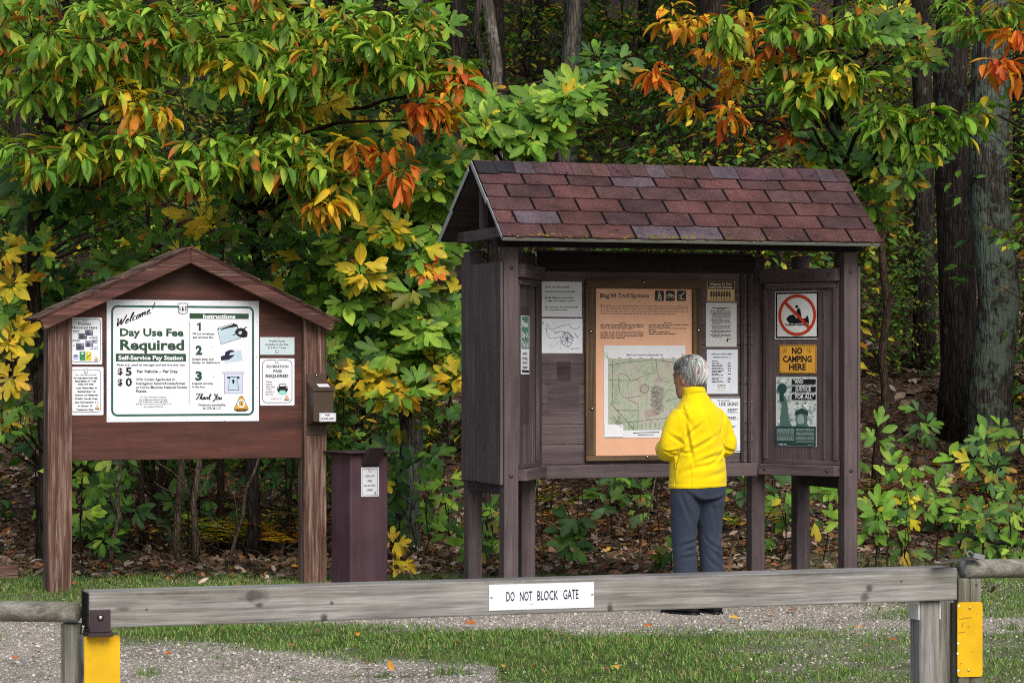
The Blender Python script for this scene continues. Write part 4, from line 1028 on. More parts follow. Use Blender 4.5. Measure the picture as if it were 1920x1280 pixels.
def groundmat():
    m, nt, b, out = newmat('ground')
    a = nd(nt, 'ShaderNodeAttribute', attribute_name='mask'); sp = nd(nt, 'ShaderNodeSeparateColor'); nt.links.new(a.outputs['Color'], sp.inputs[0])
    v = coords(nt, (1, 1, 1), rnd=False)
    vo = nd(nt, 'ShaderNodeTexVoronoi'); vo.inputs['Scale'].default_value = 62; nt.links.new(v, vo.inputs['Vector'])
    vo2 = nd(nt, 'ShaderNodeTexVoronoi'); vo2.inputs['Scale'].default_value = 150; nt.links.new(v, vo2.inputs['Vector'])
    sc = nd(nt, 'ShaderNodeSeparateColor'); nt.links.new(vo.outputs['Color'], sc.inputs[0])
    sc2 = nd(nt, 'ShaderNodeSeparateColor'); nt.links.new(vo2.outputs['Color'], sc2.inputs[0])
    g1 = ramp(nt, sc.outputs[0], [(0.0, lin('#625e57')), (.35, lin('#9b958d')), (.7, lin('#b8b3ab')), (1.0, lin('#d4d0c8'))])
    g2 = ramp(nt, sc2.outputs[1], [(0.0, lin('#5a544b')), (.5, lin('#a39b90')), (1.0, lin('#ccc6bb'))])
    gr = mixc(nt, .55, g1, g2)
    n3 = noise(nt, v, 1.3, 6, .65); gr = mixc(nt, 1.0, gr, ramp(nt, n3, [(.32, (.62, .6, .57)), (.5, (.95, .93, .9)), (.68, (1.12, 1.1, 1.06))]), 'MULTIPLY')
    n4 = noise(nt, v, 14, 5, .65)
    soil = ramp(nt, n4, [(.3, lin('#3a3222')), (.5, lin('#55603a')), (.7, lin('#6b7a42'))])
    c = mixc(nt, sp.outputs[0], gr, soil)
    n5 = noise(nt, v, 22, 5, .7, .5)
    lit = ramp(nt, n5, [(.3, lin('#1b1410')), (.48, lin('#3b2e26')), (.6, lin('#6f5d50')), (.72, lin('#a08e82'))])
    c = mixc(nt, sp.outputs[1], c, lit)
    nt.links.new(c, b.inputs['Base Color']); b.inputs['Roughness'].default_value = .95; b.inputs['Specular IOR Level'].default_value = .1
    h = mixc(nt, sp.outputs[1], vo.outputs['Distance'], n5)
    bump(nt, h, b, .9, .02)
    return m
me.materials.append(groundmat())
o = bpy.data.objects.new('ground', me); COL.objects.link(o); tag(o, 'gravel and grass clearing rising to a leaf-strewn wooded slope', kind='structure')

# ------------------------------------------------------------------ scatter: grass, stones, fallen leaves
def in_view(X, Y, m=1.08): return np.abs(X) < (960 / F) * Y * m
def scatter(n, y0, y1, seed):
    r = np.random.default_rng(seed); out = []
    Y = np.sqrt(r.uniform(y0 * y0, y1 * y1, n)); X = r.uniform(-1, 1, n) * (960 / F) * Y * 1.16
    return r, X, Y
def grass_obj(name, n, seed, label, hmin, hmax, dens, pal, y0=12.2, y1=23):
    r, X, Y = scatter(n, y0, y1, seed)
    ga, li = ground_masks(X, Y)
    cl = vnoise(X, Y, 3.0, 77, 2)
    keep = r.uniform(0, 1, n) < np.clip(ga * dens * (.05 + 1.9 * cl), 0, 1); X = X[keep]; Y = Y[keep]; cl = cl[keep]; n = len(X)
    Z = ground_z(X, Y) - .003
    az = r.uniform(0, 2 * np.pi, n); le = r.uniform(.1, .85, n); h = r.uniform(hmin, hmax, n) * (.55 + .9 * cl); w = r.uniform(.0015, .0038, n)
    d = np.stack([np.cos(az) * np.sin(le), np.sin(az) * np.sin(le), np.cos(le)], 1)
    s_ = np.stack([-np.sin(az + r.uniform(-1, 1, n)), np.cos(az), 0 * az], 1)
    p = np.stack([X, Y, Z], 1)
    bend = np.stack([np.cos(az), np.sin(az), -.6 + 0 * az], 1) * (h * r.uniform(.1, .45, n))[:, None]
    v = np.stack([p - s_ * w[:, None], p + s_ * w[:, None], p + d * (h * .55)[:, None] + s_ * (w * .8)[:, None], p + d * (h * .55)[:, None] - s_ * (w * .8)[:, None], p + d * h[:, None] + bend * .6], 1)
    f = np.array([[0, 1, 2], [0, 2, 3], [3, 2, 4]])
    fs = (np.arange(n)[:, None, None] * 5 + f[None]).reshape(-1, 3)
    pal = np.array([lin(c) for c in pal]); ci = r.integers(0, len(pal), n); c = pal[ci] * r.uniform(.75, 1.25, (n, 1))
    c5 = np.repeat(c[:, None, :], 5, 1)
    me = bpy.data.meshes.new(name); np_mesh(me, v.reshape(-1, 3), fs, c5.reshape(-1, 3)); me.materials.append(GRASSM)
    o = bpy.data.objects.new(name, me); COL.objects.link(o); tag(o, label, 'grass', kind='stuff'); return o
def grass_tufts():
    r = np.random.default_rng(15); P = []
    sp = [(280, 1266, 1.2), (695, 1237, 1.3), (835, 1262, 1.4), (920, 1243, 1.6), (905, 1236, 1.2), (300, 1180, .8), (170, 1185, .7), (130, 1115, 1.3), (1040, 1240, 1.2), (1500, 1180, 1), (1620, 1240, 1), (1890, 1180, 1.2)]
    for px_, py_, k in sp + [(r.uniform(150, 900), r.uniform(1195, 1280), r.uniform(.3, .7)) for _ in range(14)] + [(q, 1104 + r.uniform(-4, 6), .9) for q in (80, 95, 110, 125, 140)]:
        Y = F * HC / (py_ - HZ); x = (px_ - 960) / F * Y
        for _ in range(int(60 * k)): P.append((x + r.normal(0, .035 * k), Y + r.normal(0, .05 * k), k))
    P = np.array(P); n = len(P); az = r.uniform(0, 6.28, n); le = np.abs(r.normal(.2, .35, n)); h = r.uniform(.03, .075, n) * P[:, 2]; w = r.uniform(.0015, .003, n)
    d = np.stack([np.cos(az) * np.sin(le), np.sin(az) * np.sin(le), np.cos(le)], 1); s_ = np.stack([-np.sin(az), np.cos(az), 0 * az], 1); p = np.stack([P[:, 0], P[:, 1], ground_z(P[:, 0], P[:, 1]) - .003], 1)
    v = np.stack([p - s_ * w[:, None], p + s_ * w[:, None], p + d * h[:, None]], 1)
    pl = np.array([lin(c) for c in ('#5c8a36', '#4b7430', '#76964a', '#8d9556')]); c = pl[r.integers(0, 4, n)]
    me = bpy.data.meshes.new('grass_tufts'); np_mesh(me, v.reshape(-1, 3), np.arange(n * 3).reshape(-1, 3), np.repeat(c[:, None], 3, 1).reshape(-1, 3)); me.materials.append(GRASSM)
    o = bpy.data.objects.new('grass_tufts', me); COL.objects.link(o); tag(o, 'taller grass tufts sprouting from the gravel', 'grass', kind='stuff')
grass_tufts()
grass_obj('grass', 210000, 5, 'short green grass in patches over the gravel', .015, .048, .9, ['#6a9a44', '#78a44e', '#547d36', '#88a956', '#98a862', '#aba66e', '#649546'])
def stones(n, seed):
    r, X, Y = scatter(n, 12.2, 19.5, seed)
    ga, li = ground_masks(X, Y); keep = (r.uniform(0, 1, n) < (1 - ga) * (1 - li) + .06); X = X[keep]; Y = Y[keep]; n = len(X)
    Z = ground_z(X, Y)
    base = np.array([[1, 0, 0], [0, 1, 0], [-1, 0, 0], [0, -1, 0], [.45, .4, .75], [-.4, .3, .8], [-.1, -.5, .75]])
    f = np.array([[0, 1, 4], [1, 2, 5], [1, 5, 4], [2, 3, 6], [2, 6, 5], [3, 0, 6], [0, 4, 6], [4, 5, 6]])
    s_ = np.minimum(r.lognormal(-5.4, .5, n), .0125); az = r.uniform(0, 6.28, n)
    b0 = base[None] * (s_[:, None] * r.uniform(.6, 1.2, (n, 3)))[:, None, :]
    b0 = b0 + r.normal(0, .18, b0.shape) * s_[:, None, None]
    ca, sa = np.cos(az)[:, None], np.sin(az)[:, None]
    v = np.stack([b0[..., 0] * ca - b0[..., 1] * sa + X[:, None], b0[..., 0] * sa + b0[..., 1] * ca + Y[:, None], b0[..., 2] + Z[:, None] - .001], 2)
    pal = np.array([lin(c) for c in ('#b0aaa1', '#a09a91', '#bfb9b0', '#8a847d', '#b3a99d', '#c2bcb3', '#9f978d', '#6d6862')])
    c = pal[r.integers(0, len(pal), n)] * r.uniform(.8, 1.15, (n, 1))
    me = bpy.data.meshes.new('gravel'); np_mesh(me, v.reshape(-1, 3), (np.arange(n)[:, None, None] * 7 + f[None]).reshape(-1, 3), np.repeat(c[:, None], 7, 1).reshape(-1, 3)); me.materials.append(STONEM)
    o = bpy.data.objects.new('gravel', me); COL.objects.link(o); tag(o, 'loose grey gravel stones on the clearing', 'gravel', kind='stuff')
def attrmat(name, rough):
    m, nt, b, out = newmat(name); a = nd(nt, 'ShaderNodeAttribute', attribute_name='col'); nt.links.new(a.outputs['Color'], b.inputs['Base Color']); b.inputs['Roughness'].default_value = rough; b.inputs['Specular IOR Level'].default_value = .15; return m
STONEM = attrmat('stone', .9)
stones(70000, 8)

# ------------------------------------------------------------------ leaves
SHAPES = {}
def shp(name, ts, ws, lobe=False):
    v = []; f = []
    for t, w_ in zip(ts, ws): v += [(-w_, t), (0, t), (w_, t)]
    for i in range(len(ts) - 1):
        a = i * 3; f += [(a, a + 1, a + 4, a + 3), (a + 1, a + 2, a + 5, a + 4)]
    if lobe:
        for sg in ((-1, 1) if lobe == 2 else (1,)):
            n = len(v); L_ = [(.13, .2), (.30, .36), (.43, .58), (.35, .69), (.22, .56), (.12, .46)]
            v += [(sg * x, t) for x, t in L_]
            q = [(0, 1, 4, 5), (1, 2, 3, 4)]
            f += [tuple(n + i for i in (k if sg > 0 else k[::-1])) for k in q]
    SHAPES[name] = (np.array(v), np.array(f))
shp('ovate', [0, .1, .28, .5, .72, .9, 1], [.008, .08, .19, .24, .19, .08, .004])
shp('tri', [0, .2, .42, .6, .8, .93, 1], [.008, .13, .125, .16, .17, .09, .01], 2)
shp('mitt', [0, .2, .42, .6, .8, .93, 1], [.008, .15, .16, .2, .19, .09, .01], 1)
shp('lite', [0, .45, 1], [.03, .27, .01])
shp('pinna', [0, .4, 1], [.10, .12, .01])
class Leafer:
    def __init__(s): s.d = {}
    def add(s, shape, p, d, n, L, W, bend, c0, c1, fold=.25):
        s.d.setdefault(shape, []).append((*p, *d, *n, L, W, bend, *c0, *c1, fold))
    def arrays(s):
        VV = []; FF = []; CC = []; off = 0
        for sh, rows in s.d.items():
            A = np.array(rows, float); N = len(A); tv, tf = SHAPES[sh]
            p, d, n = A[:, 0:3], A[:, 3:6], A[:, 6:9]; L, W, B = A[:, 9], A[:, 10], A[:, 11]; c0, c1 = A[:, 12:15], A[:, 15:18]; fo = A[:, 18]
            d = d / np.linalg.norm(d, axis=1, keepdims=True); n = n - d * (n * d).sum(1, keepdims=True); n = n / (np.linalg.norm(n, axis=1, keepdims=True) + 1e-9)
            sd = np.cross(d, n)
            x = tv[:, 0][None, :, None]; t = tv[:, 1][None, :, None]
            Lb = L[:, None, None]
            # curve in the d-n plane: leaf arches over by angle B
            a = B[:, None, None] * t
            aa = np.where(np.abs(B[:, None, None]) < 1e-3, 1e-3, B[:, None, None])
            along = np.sin(a) / aa; down = (1 - np.cos(a)) / aa
            v = p[:, None] + Lb * (along * d[:, None] - down * n[:, None] + x * W[:, None, None] * sd[:, None] + np.abs(x) * fo[:, None, None] * n[:, None])
            tt = np.clip(t * 1.25 - .25 + np.abs(x) * .3, 0, 1) ** 1.5
            c = c0[:, None] * (1 - tt) + c1[:, None] * tt
            c = np.concatenate([c, np.broadcast_to(np.clip(np.abs(x) / .22, 0, 1), c.shape[:2] + (1,))], 2)
            VV.append(v.reshape(-1, 3)); CC.append(c.reshape(-1, 4)); k = len(tv)
            FF.append((np.arange(N)[:, None, None] * k + tf[None]).reshape(-1, 4) + off); off += N * k
        return np.concatenate(VV), np.concatenate(FF), np.concatenate(CC)
    def mesh(s, name, mat=None):
        v, f, c = s.arrays(); me = bpy.data.meshes.new(name); np_mesh(me, v, f, c); me.materials.append(mat or LEAF)
        me.polygons.foreach_set('use_smooth', [True] * len(me.polygons)); return me
    def build(s, name, parent=None, mat=None, **k):
        o = bpy.data.objects.new(name, s.mesh(name, mat)); COL.objects.link(o); o.parent = parent
        if parent is not None: o.matrix_parent_inverse = parent.matrix_basis.inverted()
        return tag(o, **k)
def jit(c, a=.18): 
    k = random.uniform(1 - a, 1 + a); return tuple(max(0, x * k * random.uniform(.93, 1.07)) for x in c)
P_ = {k: lin(v) for k, v in dict(green='#729c34', lime='#9ebb45', mid='#587f2f', deep='#3a5c29', blue='#48703c', yellow='#d8c334', gold='#d9b42e', orange='#d5752b', red='#cf4f2a', amber='#c08428', olive='#7a7f33', brown='#6d4630', tan='#9b7c5e', dull='#5a5a2c').items()}
def pal(kind):
    r = random.random()
    def g(*w):
        q = random.random() * sum(x for _, x in w)
        for n, x in w:
            q -= x
            if q <= 0: return P_[n]
        return P_[w[-1][0]]
    if kind == 'G':   # green with a few turning
        a = g(('green', 5), ('lime', 4), ('mid', 3)); b_ = a
        if r < .12: b_ = g(('orange', 1), ('amber', 1), ('yellow', 2))
        elif r < .17: a = g(('yellow', 1), ('olive', 1)); b_ = P_['amber']
        elif r < .25: a = P_['olive']; b_ = P_['red']
    elif kind == 'B':  # bright clean green
        a = g(('green', 5), ('lime', 3), ('mid', 3)); b_ = a
        if r < .03: a = b_ = g(('yellow', 1), ('olive', 1))
    elif kind == 'Y': a = g(('yellow', 4), ('gold', 3), ('olive', 1)); b_ = g(('yellow', 4), ('orange', .3), ('gold', 2))
    elif kind == 'A': a = g(('gold', 3), ('amber', 3), ('yellow', 2)); b_ = g(('orange', 3), ('amber', 2), ('red', 1))
    elif kind == 'R': a = g(('orange', 5), ('red', 1), ('gold', 1.5)); b_ = g(('red', 2), ('orange', 4))
    elif kind == 'D': a = b_ = g(('deep', 4), ('mid', 3), ('blue', 3), ('green', 1)); 
    elif kind == 'M': 
        a = b_ = g(('mid', 3), ('green', 3), ('deep', 2), ('olive', 1), ('yellow', .6))
        if r < .12: b_ = P_['amber']
    elif kind == 'O': a = b_ = g(('olive', 2), ('yellow', 2), ('mid', 2), ('amber', 1))
    elif kind == 'N': a = g(('brown', 3), ('tan', 1), ('dull', 1), ('amber', .5)); b_ = a
    else: a = b_ = P_['mid']
    return jit(a), jit(b_)
def rv(a=1.0): return Vector((random.uniform(-a, a), random.uniform(-a, a), random.uniform(-a, a)))
def whorl(lf, p, axis, style, kind, size=.17, n=None, kinds=None):
    n = n or (random.randint(9, 13) if style == 'droop' else random.randint(6, 9)); a0 = random.uniform(0, 6.28)
    for i in range(n):
        az = a0 + 2.4 * i + random.uniform(-.3, .3); h = Vector((math.cos(az), math.sin(az), 0))
        L = size * (1.0 if style == 'droop' else .92) * random.choice((.55, .75, .9, 1.0, 1.1, 1.2)) * random.uniform(.9, 1.1)
        if style == 'droop':
            th = random.uniform(.25, 1.75)
            d = h * math.sin(th) + axis * .35 - Vector((0, 0, math.cos(th))); nn = h * math.cos(th) + Vector((0, 0, math.sin(th))) + rv(.35)
            bend = random.uniform(.0, 1.2); W = random.uniform(.5, .8); sh = random.choice(['ovate'] * 6 + ['mitt']); fold = random.uniform(.15, .6)
        else:
            h = Vector((math.cos(az), -.1 + .55 * math.sin(az), .75 * math.sin(az)))
            d = h + axis * .3 + Vector((0, -.1, random.uniform(-.55, .1))); nn = Vector((0, -1.0, .62)) + rv(.5)
            bend = random.uniform(-.1, .7); W = random.uniform(.75, 1.05); sh = random.choice(['tri'] * 4 + ['mitt'] * 2 + ['ovate'] * 2); fold = random.uniform(.0, .3)
        c0, c1 = pal(kind)
        sk = random.uniform(.72, 1.12); c0 = tuple(q * sk for q in c0); c1 = tuple(q * sk for q in c1)
        if style == 'droop': d = d + rv(.4)
        pp = p + h * .015 + axis * (random.uniform(-.15, .05) if style == 'droop' else random.uniform(-.08, .04)) + rv(.015)
        lf.add(sh, pp + d.normalized() * .02, d, nn, L, W, bend, c0, c1, fold)
TWIG = bark('twig_bark', '#2a211b', '#55463a', 0, scale=2.0)
BARK = bark('dark_bark', '#1e1a18', '#4a423c', .25, '#5a6458')
BARKL = bark('lichen_bark', '#262322', '#544f4a', 1.5, '#5f6d60')
BARKG = bark('pale_bark', '#403b36', '#787067', .8, '#868c80')

def wobble(p0, p1, n, a, sag=0.0):
    p0, p1 = Vector(p0), Vector(p1); L = (p1 - p0).length; out = []
    for i in range(n + 1):
        t = i / n; q = p0.lerp(p1, t)
        if 0 < i < n: q += rv(a * L)
        q.z += sag * L * 4 * t * (1 - t); out.append(q)
    return out
class Tree:
    def __init__(s, name, label, cat, base, top, r0, r1, mat, lean=.015, group=None, flare=1.35, n=9):
        base = Vector(base); top = Vector(top)
        s.root = empty(name, base, label=label, cat=cat, group=group)
        s.pts = wobble(base - Vector((0, 0, .25)), top, n, lean); k = len(s.pts)
        s.rad = [r0 + (r1 - r0) * i / (k - 1) for i in range(k)]; s.rad[0] = r0 * flare
        s.tr = MB(); s.tr.tube(s.pts, s.rad, 14 if r0 > .06 else 7); s.br = MB(); s.lf = Leafer(); s.mat = mat
    def at_z(s, z):
        for i in range(len(s.pts) - 1):
            if s.pts[i].z <= z <= s.pts[i + 1].z:
                t = (z - s.pts[i].z) / (s.pts[i + 1].z - s.pts[i].z); return s.pts[i].lerp(s.pts[i + 1], t)
        return s.pts[-1] if z > s.pts[-1].z else s.pts[0]
    def spray(s, px, py, rx, ry, Y, dY, n, style, kinds, size=.18, rise=-.25, limb=True, start=None):
        """a leafy limb: reaches from the trunk to a spot in the wood and carries whorls on twigs"""
        k = Y / F; c = at(px, py, Y)
        st = s.at_z(c.z + rise) if start is None else Vector(start)
        if limb:
            lp = wobble(st, c + Vector((0, 0, -.03)), 6, .035, .03)
            r0 = min(.03, .011 + .006 * (c - st).length); s.br.tube(lp, [r0 - (r0 - .005) * i / 6 for i in range(7)], 6)
            out = (c - st); out.z *= .3; out = out.normalized() if out.length > .01 else Vector((0, -1, 0))
            lp = lp[2:]
        else: lp = [st]; out = Vector((0, -1, 0))
        tot = sum(w for _, w in kinds)
        for i in range(n):
            while True:
                a, b_ = random.uniform(-1, 1), random.uniform(-1, 1)
                if a * a + b_ * b_ < 1: break
            p = Vector((c.x + a * rx * k, c.y + random.uniform(-dY, dY), c.z + b_ * ry * k))
            j = min(range(len(lp)), key=lambda q: (lp[q] - p).length + random.uniform(0, .3)); q0 = lp[j]
            if limb and random.random() < .8: s.br.tube(wobble(q0, p, 3, .06, -.04 if style == 'droop' else .02), [.005, .004, .0035, .003], 4)
            ax = (p - q0); ax = ax.normalized() if ax.length > .02 else out; ax = (ax + out * .5).normalized()
            q = random.random() * tot; kind = kinds[-1][0]
            for kk, w in kinds:
                q -= w
                if q <= 0: kind = kk; break
            whorl(s.lf, p, ax, style, kind, size)
    def done(s):
        k = dict()
        o = s.tr.build('trunk', [s.mat], s.root, smooth=True); o.matrix_parent_inverse = s.root.matrix_basis.inverted()
        if s.br.v:
            o = s.br.build('branches', [TWIG], s.root, smooth=True); o.matrix_parent_inverse = s.root.matrix_basis.inverted()
        if s.lf.d: s.lf.build('foliage', s.root)
        return s.root
def on_ground(px, Y): 
    x = (px - 960) / F * Y; return Vector((x, Y, gz(x, Y)))

# --- sassafras in front of the wood
T = Tree('sassafras_tree', 'broad sassafras at far left with drooping green leaves and yellow clusters above the fee board', 'tree', on_ground(90, 21.2), at(75, -220, 21.0), .075, .03, BARK)
Y0 = 20.0
for q in ((60, 60, 120, 70, 20.2, .5, 26), (230, 70, 130, 60, 19.9, .5, 30), (390, 60, 110, 60, 20.0, .5, 26), (300, 20, 260, 40, 20.8, .5, 30), (60, 160, 70, 45, 20.0, .3, 10), (160, 110, 120, 40, 20.6, .4, 16), (480, 30, 80, 40, 20.4, .4, 10)): T.spray(*q, 'droop', [('G', 1)])
T.spray(255, 180, 60, 25, 19.9, .2, 8, 'droop', [('Y', 1), ('G', .3)]); T.spray(275, 200, 36, 38, 19.8, .2, 6, 'droop', [('A', 2), ('Y', 1)])
for q in ((70, 290, 75, 50, 19.9, .3, 17), (190, 280, 90, 42, 19.9, .3, 18), (270, 310, 80, 35, 19.8, .3, 14), (150, 255, 90, 25, 20.4, .3, 9)): T.spray(*q, 'droop', [('G', 1)])
T.spray(70, 375, 70, 28, 20.9, .3, 9, 'flat', [('M', 3), ('D', 2)], .22); T.spray(190, 385, 60, 30, 20.9, .3, 8, 'flat', [('M', 3), ('Y', .6)], .18)
T.spray(40, 490, 60, 50, 20.8, .4, 9, 'flat', [('Y', 1.2), ('M', 2)], .18); T.spray(25, 640, 45, 80, 20.6, .4, 9, 'flat', [('Y', 1.2), ('M', 3)], .17); T.spray(20, 790, 35, 60, 20.4, .4, 6, 'flat', [('M', 2), ('Y', .6)], .17)
T.spray(130, 80, 160, 90, 21.4, .5, 26, 'flat', [('B', 3), ('M', 2)], .2); T.spray(360, 100, 130, 80, 21.4, .5, 20, 'flat', [('B', 2), ('M', 3)], .2); T.spray(180, 330, 160, 40, 21.4, .4, 14, 'flat', [('M', 2), ('D', 1)], .2); T.spray(110, 560, 110, 60, 21.5, .4, 16, 'flat', [('M', 2), ('D', 1), ('Y', .2)], .18)
T.done()
T = Tree('sassafras_tree', 'sassafras behind the fee board peak, its drooping green leaves turning orange at the tips', 'tree', on_ground(462, 21.6), at(470, -220, 21.6), .06, .03, BARK)
for q in ((560, 110, 90, 60, 20.2, .4, 22), (690, 95, 110, 60, 20.0, .4, 28), (800, 110, 90, 50, 19.9, .4, 22), (640, 40, 130, 40, 20.6, .4, 20), (760, 50, 90, 30, 20.5, .4, 12), (540, 170, 50, 30, 20.2, .3, 8)): T.spray(*q, 'droop', [('G', 1)])
T.spray(440, 140, 70, 32, 19.9, .2, 8, 'droop', [('Y', 2), ('G', 1.5), ('A', .5)]); T.spray(870, 150, 32, 24, 19.9, .2, 4, 'droop', [('R', 2), ('A', 1), ('G', .6)]); T.spray(810, 205, 50, 28, 19.9, .25, 6, 'droop', [('A', 2), ('R', 1), ('Y', 1)])
for q in ((430, 290, 90, 45, 19.9, .3, 18), (540, 300, 80, 50, 19.8, .3, 20), (620, 320, 50, 50, 19.9, .3, 10), (490, 240, 90, 30, 20.3, .3, 9), (350, 310, 60, 35, 19.9, .3, 9)): T.spray(*q, 'droop', [('G', 1)])
T.spray(690, 285, 70, 22, 19.8, .2, 5, 'droop', [('R', 1), ('A', 2)]); T.spray(752, 325, 24, 16, 19.7, .15, 2, 'droop', [('R', 1)]); T.spray(620, 372, 50, 26, 19.7, .2, 5, 'droop', [('Y', 1.5), ('A', 1.5)])
T.spray(560, 200, 90, 25, 20.9, .3, 5, 'flat', [('Y', 2), ('M', 1)], .18); T.spray(600, 90, 130, 80, 21.5, .5, 22, 'flat', [('B', 3), ('M', 2)], .2); T.spray(770, 110, 110, 80, 21.5, .5, 18, 'flat', [('B', 3), ('M', 2)], .2); T.spray(520, 340, 130, 60, 21.5, .4, 16, 'flat', [('M', 2), ('D', 1)], .2); T.spray(700, 235, 80, 30, 21.0, .3, 9, 'flat', [('Y', .5), ('M', 2)], .18)
T.spray(390, 410, 30, 18, 21.0, .3, 2, 'flat', [('Y', 1)], .18); T.spray(520, 470, 110, 60, 21.0, .4, 14, 'flat', [('M', 2), ('D', 2), ('Y', .25)], .18); T.spray(300, 480, 110, 40, 20.8, .4, 14, 'flat', [('M', 2), ('D', 1), ('Y', .2)], .18)
T.spray(560, 560, 60, 60, 21.2, .3, 8, 'flat', [('M', 2), ('D', 2)], .19); T.spray(640, 690, 30, 45, 20.2, .2, 5, 'flat', [('M', 1), ('O', 1), ('Y', .6)], .16)
T.done()
T = Tree('sassafras_tree', 'sassafras between the two notice boards with lobed bright green and lemon-yellow leaves', 'tree', on_ground(760, 22.3), at(790, -100, 22.3), .11, .05, BARKL)
for q in ((740, 330, 80, 40, 20.6, .3, 10), (830, 330, 60, 45, 20.4, .3, 9), (690, 400, 60, 40, 20.9, .3, 8), (760, 390, 80, 45, 20.8, .3, 11), (700, 470, 70, 45, 20.6, .3, 10), (790, 470, 60, 50, 20.5, .3, 10), (640, 540, 60, 40, 20.9, .3, 7), (720, 560, 80, 45, 20.5, .3, 12), (800, 590, 60, 50, 20.4, .3, 11), (690, 640, 80, 40, 20.7, .3, 10), (780, 660, 70, 40, 20.4, .3, 10), (840, 640, 30, 60, 20.5, .3, 6)): T.spray(*q, 'flat', [('B', 5), ('M', 2.5), ('D', .8), ('Y', .06)], .185)
T.spray(675, 512, 24, 16, 20.1, .1, 2, 'flat', [('Y', 1)], .2); T.spray(742, 428, 26, 14, 20.3, .1, 2, 'flat', [('Y', 1)], .17); T.spray(690, 708, 50, 20, 20.2, .15, 3, 'flat', [('Y', 1)], .18); T.spray(760, 728, 50, 20, 20.2, .15, 4, 'flat', [('Y', 2), ('B', 1.2)], .18); T.spray(845, 725, 28, 30, 20.3, .15, 3, 'flat', [('Y', 2), ('O', 1)], .17); T.spray(720, 690, 90, 20, 20.6, .2, 6, 'flat', [('M', 2), ('B', 1)], .18)
T.spray(800, 500, 20, 20, 20.2, .1, 2, 'flat', [('R', 1), ('A', 1)], .15)
T.done()
T = Tree('sassafras_tree', 'slim sassafras behind the kiosk ridge spreading flat bright green leaves over its left gable', 'tree', on_ground(925, 22.6), at(905, -60, 23.0), .05, .03, BARK)
for q in ((930, 215, 60, 30, 20.8, .3, 10), (1010, 215, 60, 35, 20.8, .3, 12), (1075, 195, 50, 25, 20.8, .3, 10), (900, 260, 50, 30, 20.7, .3, 8), (980, 255, 60, 28, 20.7, .3, 9), (880, 320, 40, 35, 20.9, .2, 6), (1020, 270, 40, 20, 20.9, .2, 4)): T.spray(*q, 'flat', [('B', 5), ('M', 1)], .19)
T.spray(1130, 130, 50, 40, 23.5, .4, 8, 'flat', [('D', 2), ('M', 1)], .17); T.spray(1060, 160, 60, 20, 23.8, .4, 6, 'flat', [('D', 2), ('M', 1)], .17); T.spray(880, 190, 40, 30, 23.0, .3, 5, 'flat', [('D', 2), ('M', 1)], .2)
T.done()
T = Tree('sassafras_tree', 'sassafras behind the kiosk\'s right end with orange-red clusters hanging above the roof', 'tree', on_ground(1602, 23.2), at(1560, -160, 23.2), .06, .035, BARK)
for px_, py_, rx, ry, n, kd in ((1222, 135, 18, 20, 2, 'R'), (1368, 225, 22, 30, 3, 'R'), (1478, 238, 8, 8, 1, 'R'), (1450, 88, 20, 14, 2, 'R'), (1535, 35, 8, 8, 1, 'R')): T.spray(px_, py_, rx, ry, 20.6, .12, n, 'droop', [(kd, 4), ('A', 1)], .17)
for q in ((1270, 30, 60, 35, 21.0, .3, 7), (1400, 30, 50, 40, 21.2, .3, 5), (1300, 185, 35, 22, 21.2, .2, 3), (1390, 150, 50, 30, 21.3, .3, 4), (1330, 100, 40, 14, 21.2, .2, 2)): T.spray(*q, 'droop', [('A', 4), ('Y', 1)], .17)
for q in ((1370, 50, 36, 28, 20.5, .15, 5), (1470, 30, 60, 35, 20.6, .3, 7), (1560, 40, 80, 40, 20.6, .3, 10), (1500, 105, 60, 30, 20.5, .3, 7), (1590, 110, 60, 36, 20.6, .3, 7), (1510, 150, 60, 26, 20.4, .2, 6), (1500, 190, 30, 20, 20.3, .15, 2), (1600, 145, 60, 26, 20.7, .3, 5)): T.spray(*q, 'droop', [('G', 3), ('B', 3), ('Y', .25)], .18)
for q in ((1650, 225, 35, 32, 20.3, .15, 7), (1725, 225, 55, 32, 20.3, .2, 12), (1790, 235, 36, 28, 20.3, .15, 6), (1720, 265, 45, 22, 20.3, .15, 5)): T.spray(*q, 'droop', [('B', 6), ('G', 1)], .18)
for q in ((1650, 50, 50, 40, 21.2, .3, 8), (1690, 90, 50, 40, 21.5, .3, 8), (1730, 80, 40, 40, 21.6, .3, 5)): T.spray(*q, 'flat', [('M', 3), ('B', 2), ('O', .6)], .16)
T.spray(1560, 290, 110, 60, 22.3, .3, 16, 'flat', [('M', 2), ('D', 2), ('O', 1)], .18); T.spray(1690, 300, 60, 40, 22.2, .3, 8, 'flat', [('M', 2), ('D', 2)], .18); T.spray(1650, 400, 50, 40, 22.5, .3, 5, 'flat', [('M', 1), ('O', 1)], .16)
T.done()
T = Tree('sassafras_tree', 'young sassafras leaning in from the right edge with a fiery red-orange cluster', 'tree', on_ground(1990, 22.6), at(1960, -120, 22.6), .04, .025, BARK)
for px_, py_, rx, ry, n, kd in ((1870, 105, 26, 26, 3, 'R'), (1898, 55, 22, 26, 3, 'R'), (1908, 128, 10, 16, 1, 'R')): T.spray(px_, py_, rx, ry, 20.4, .15, n, 'droop', [(kd, 5), ('A', 1)], .18)
for q in ((1840, 30, 50, 30, 20.9, .3, 8), (1900, 20, 40, 30, 21.0, .3, 6), (1790, 20, 40, 30, 21.6, .3, 5), (1830, 200, 30, 25, 22.0, .2, 3)): T.spray(*q, 'droop', [('B', 2), ('G', 2), ('O', 1)], .16)
T.done()
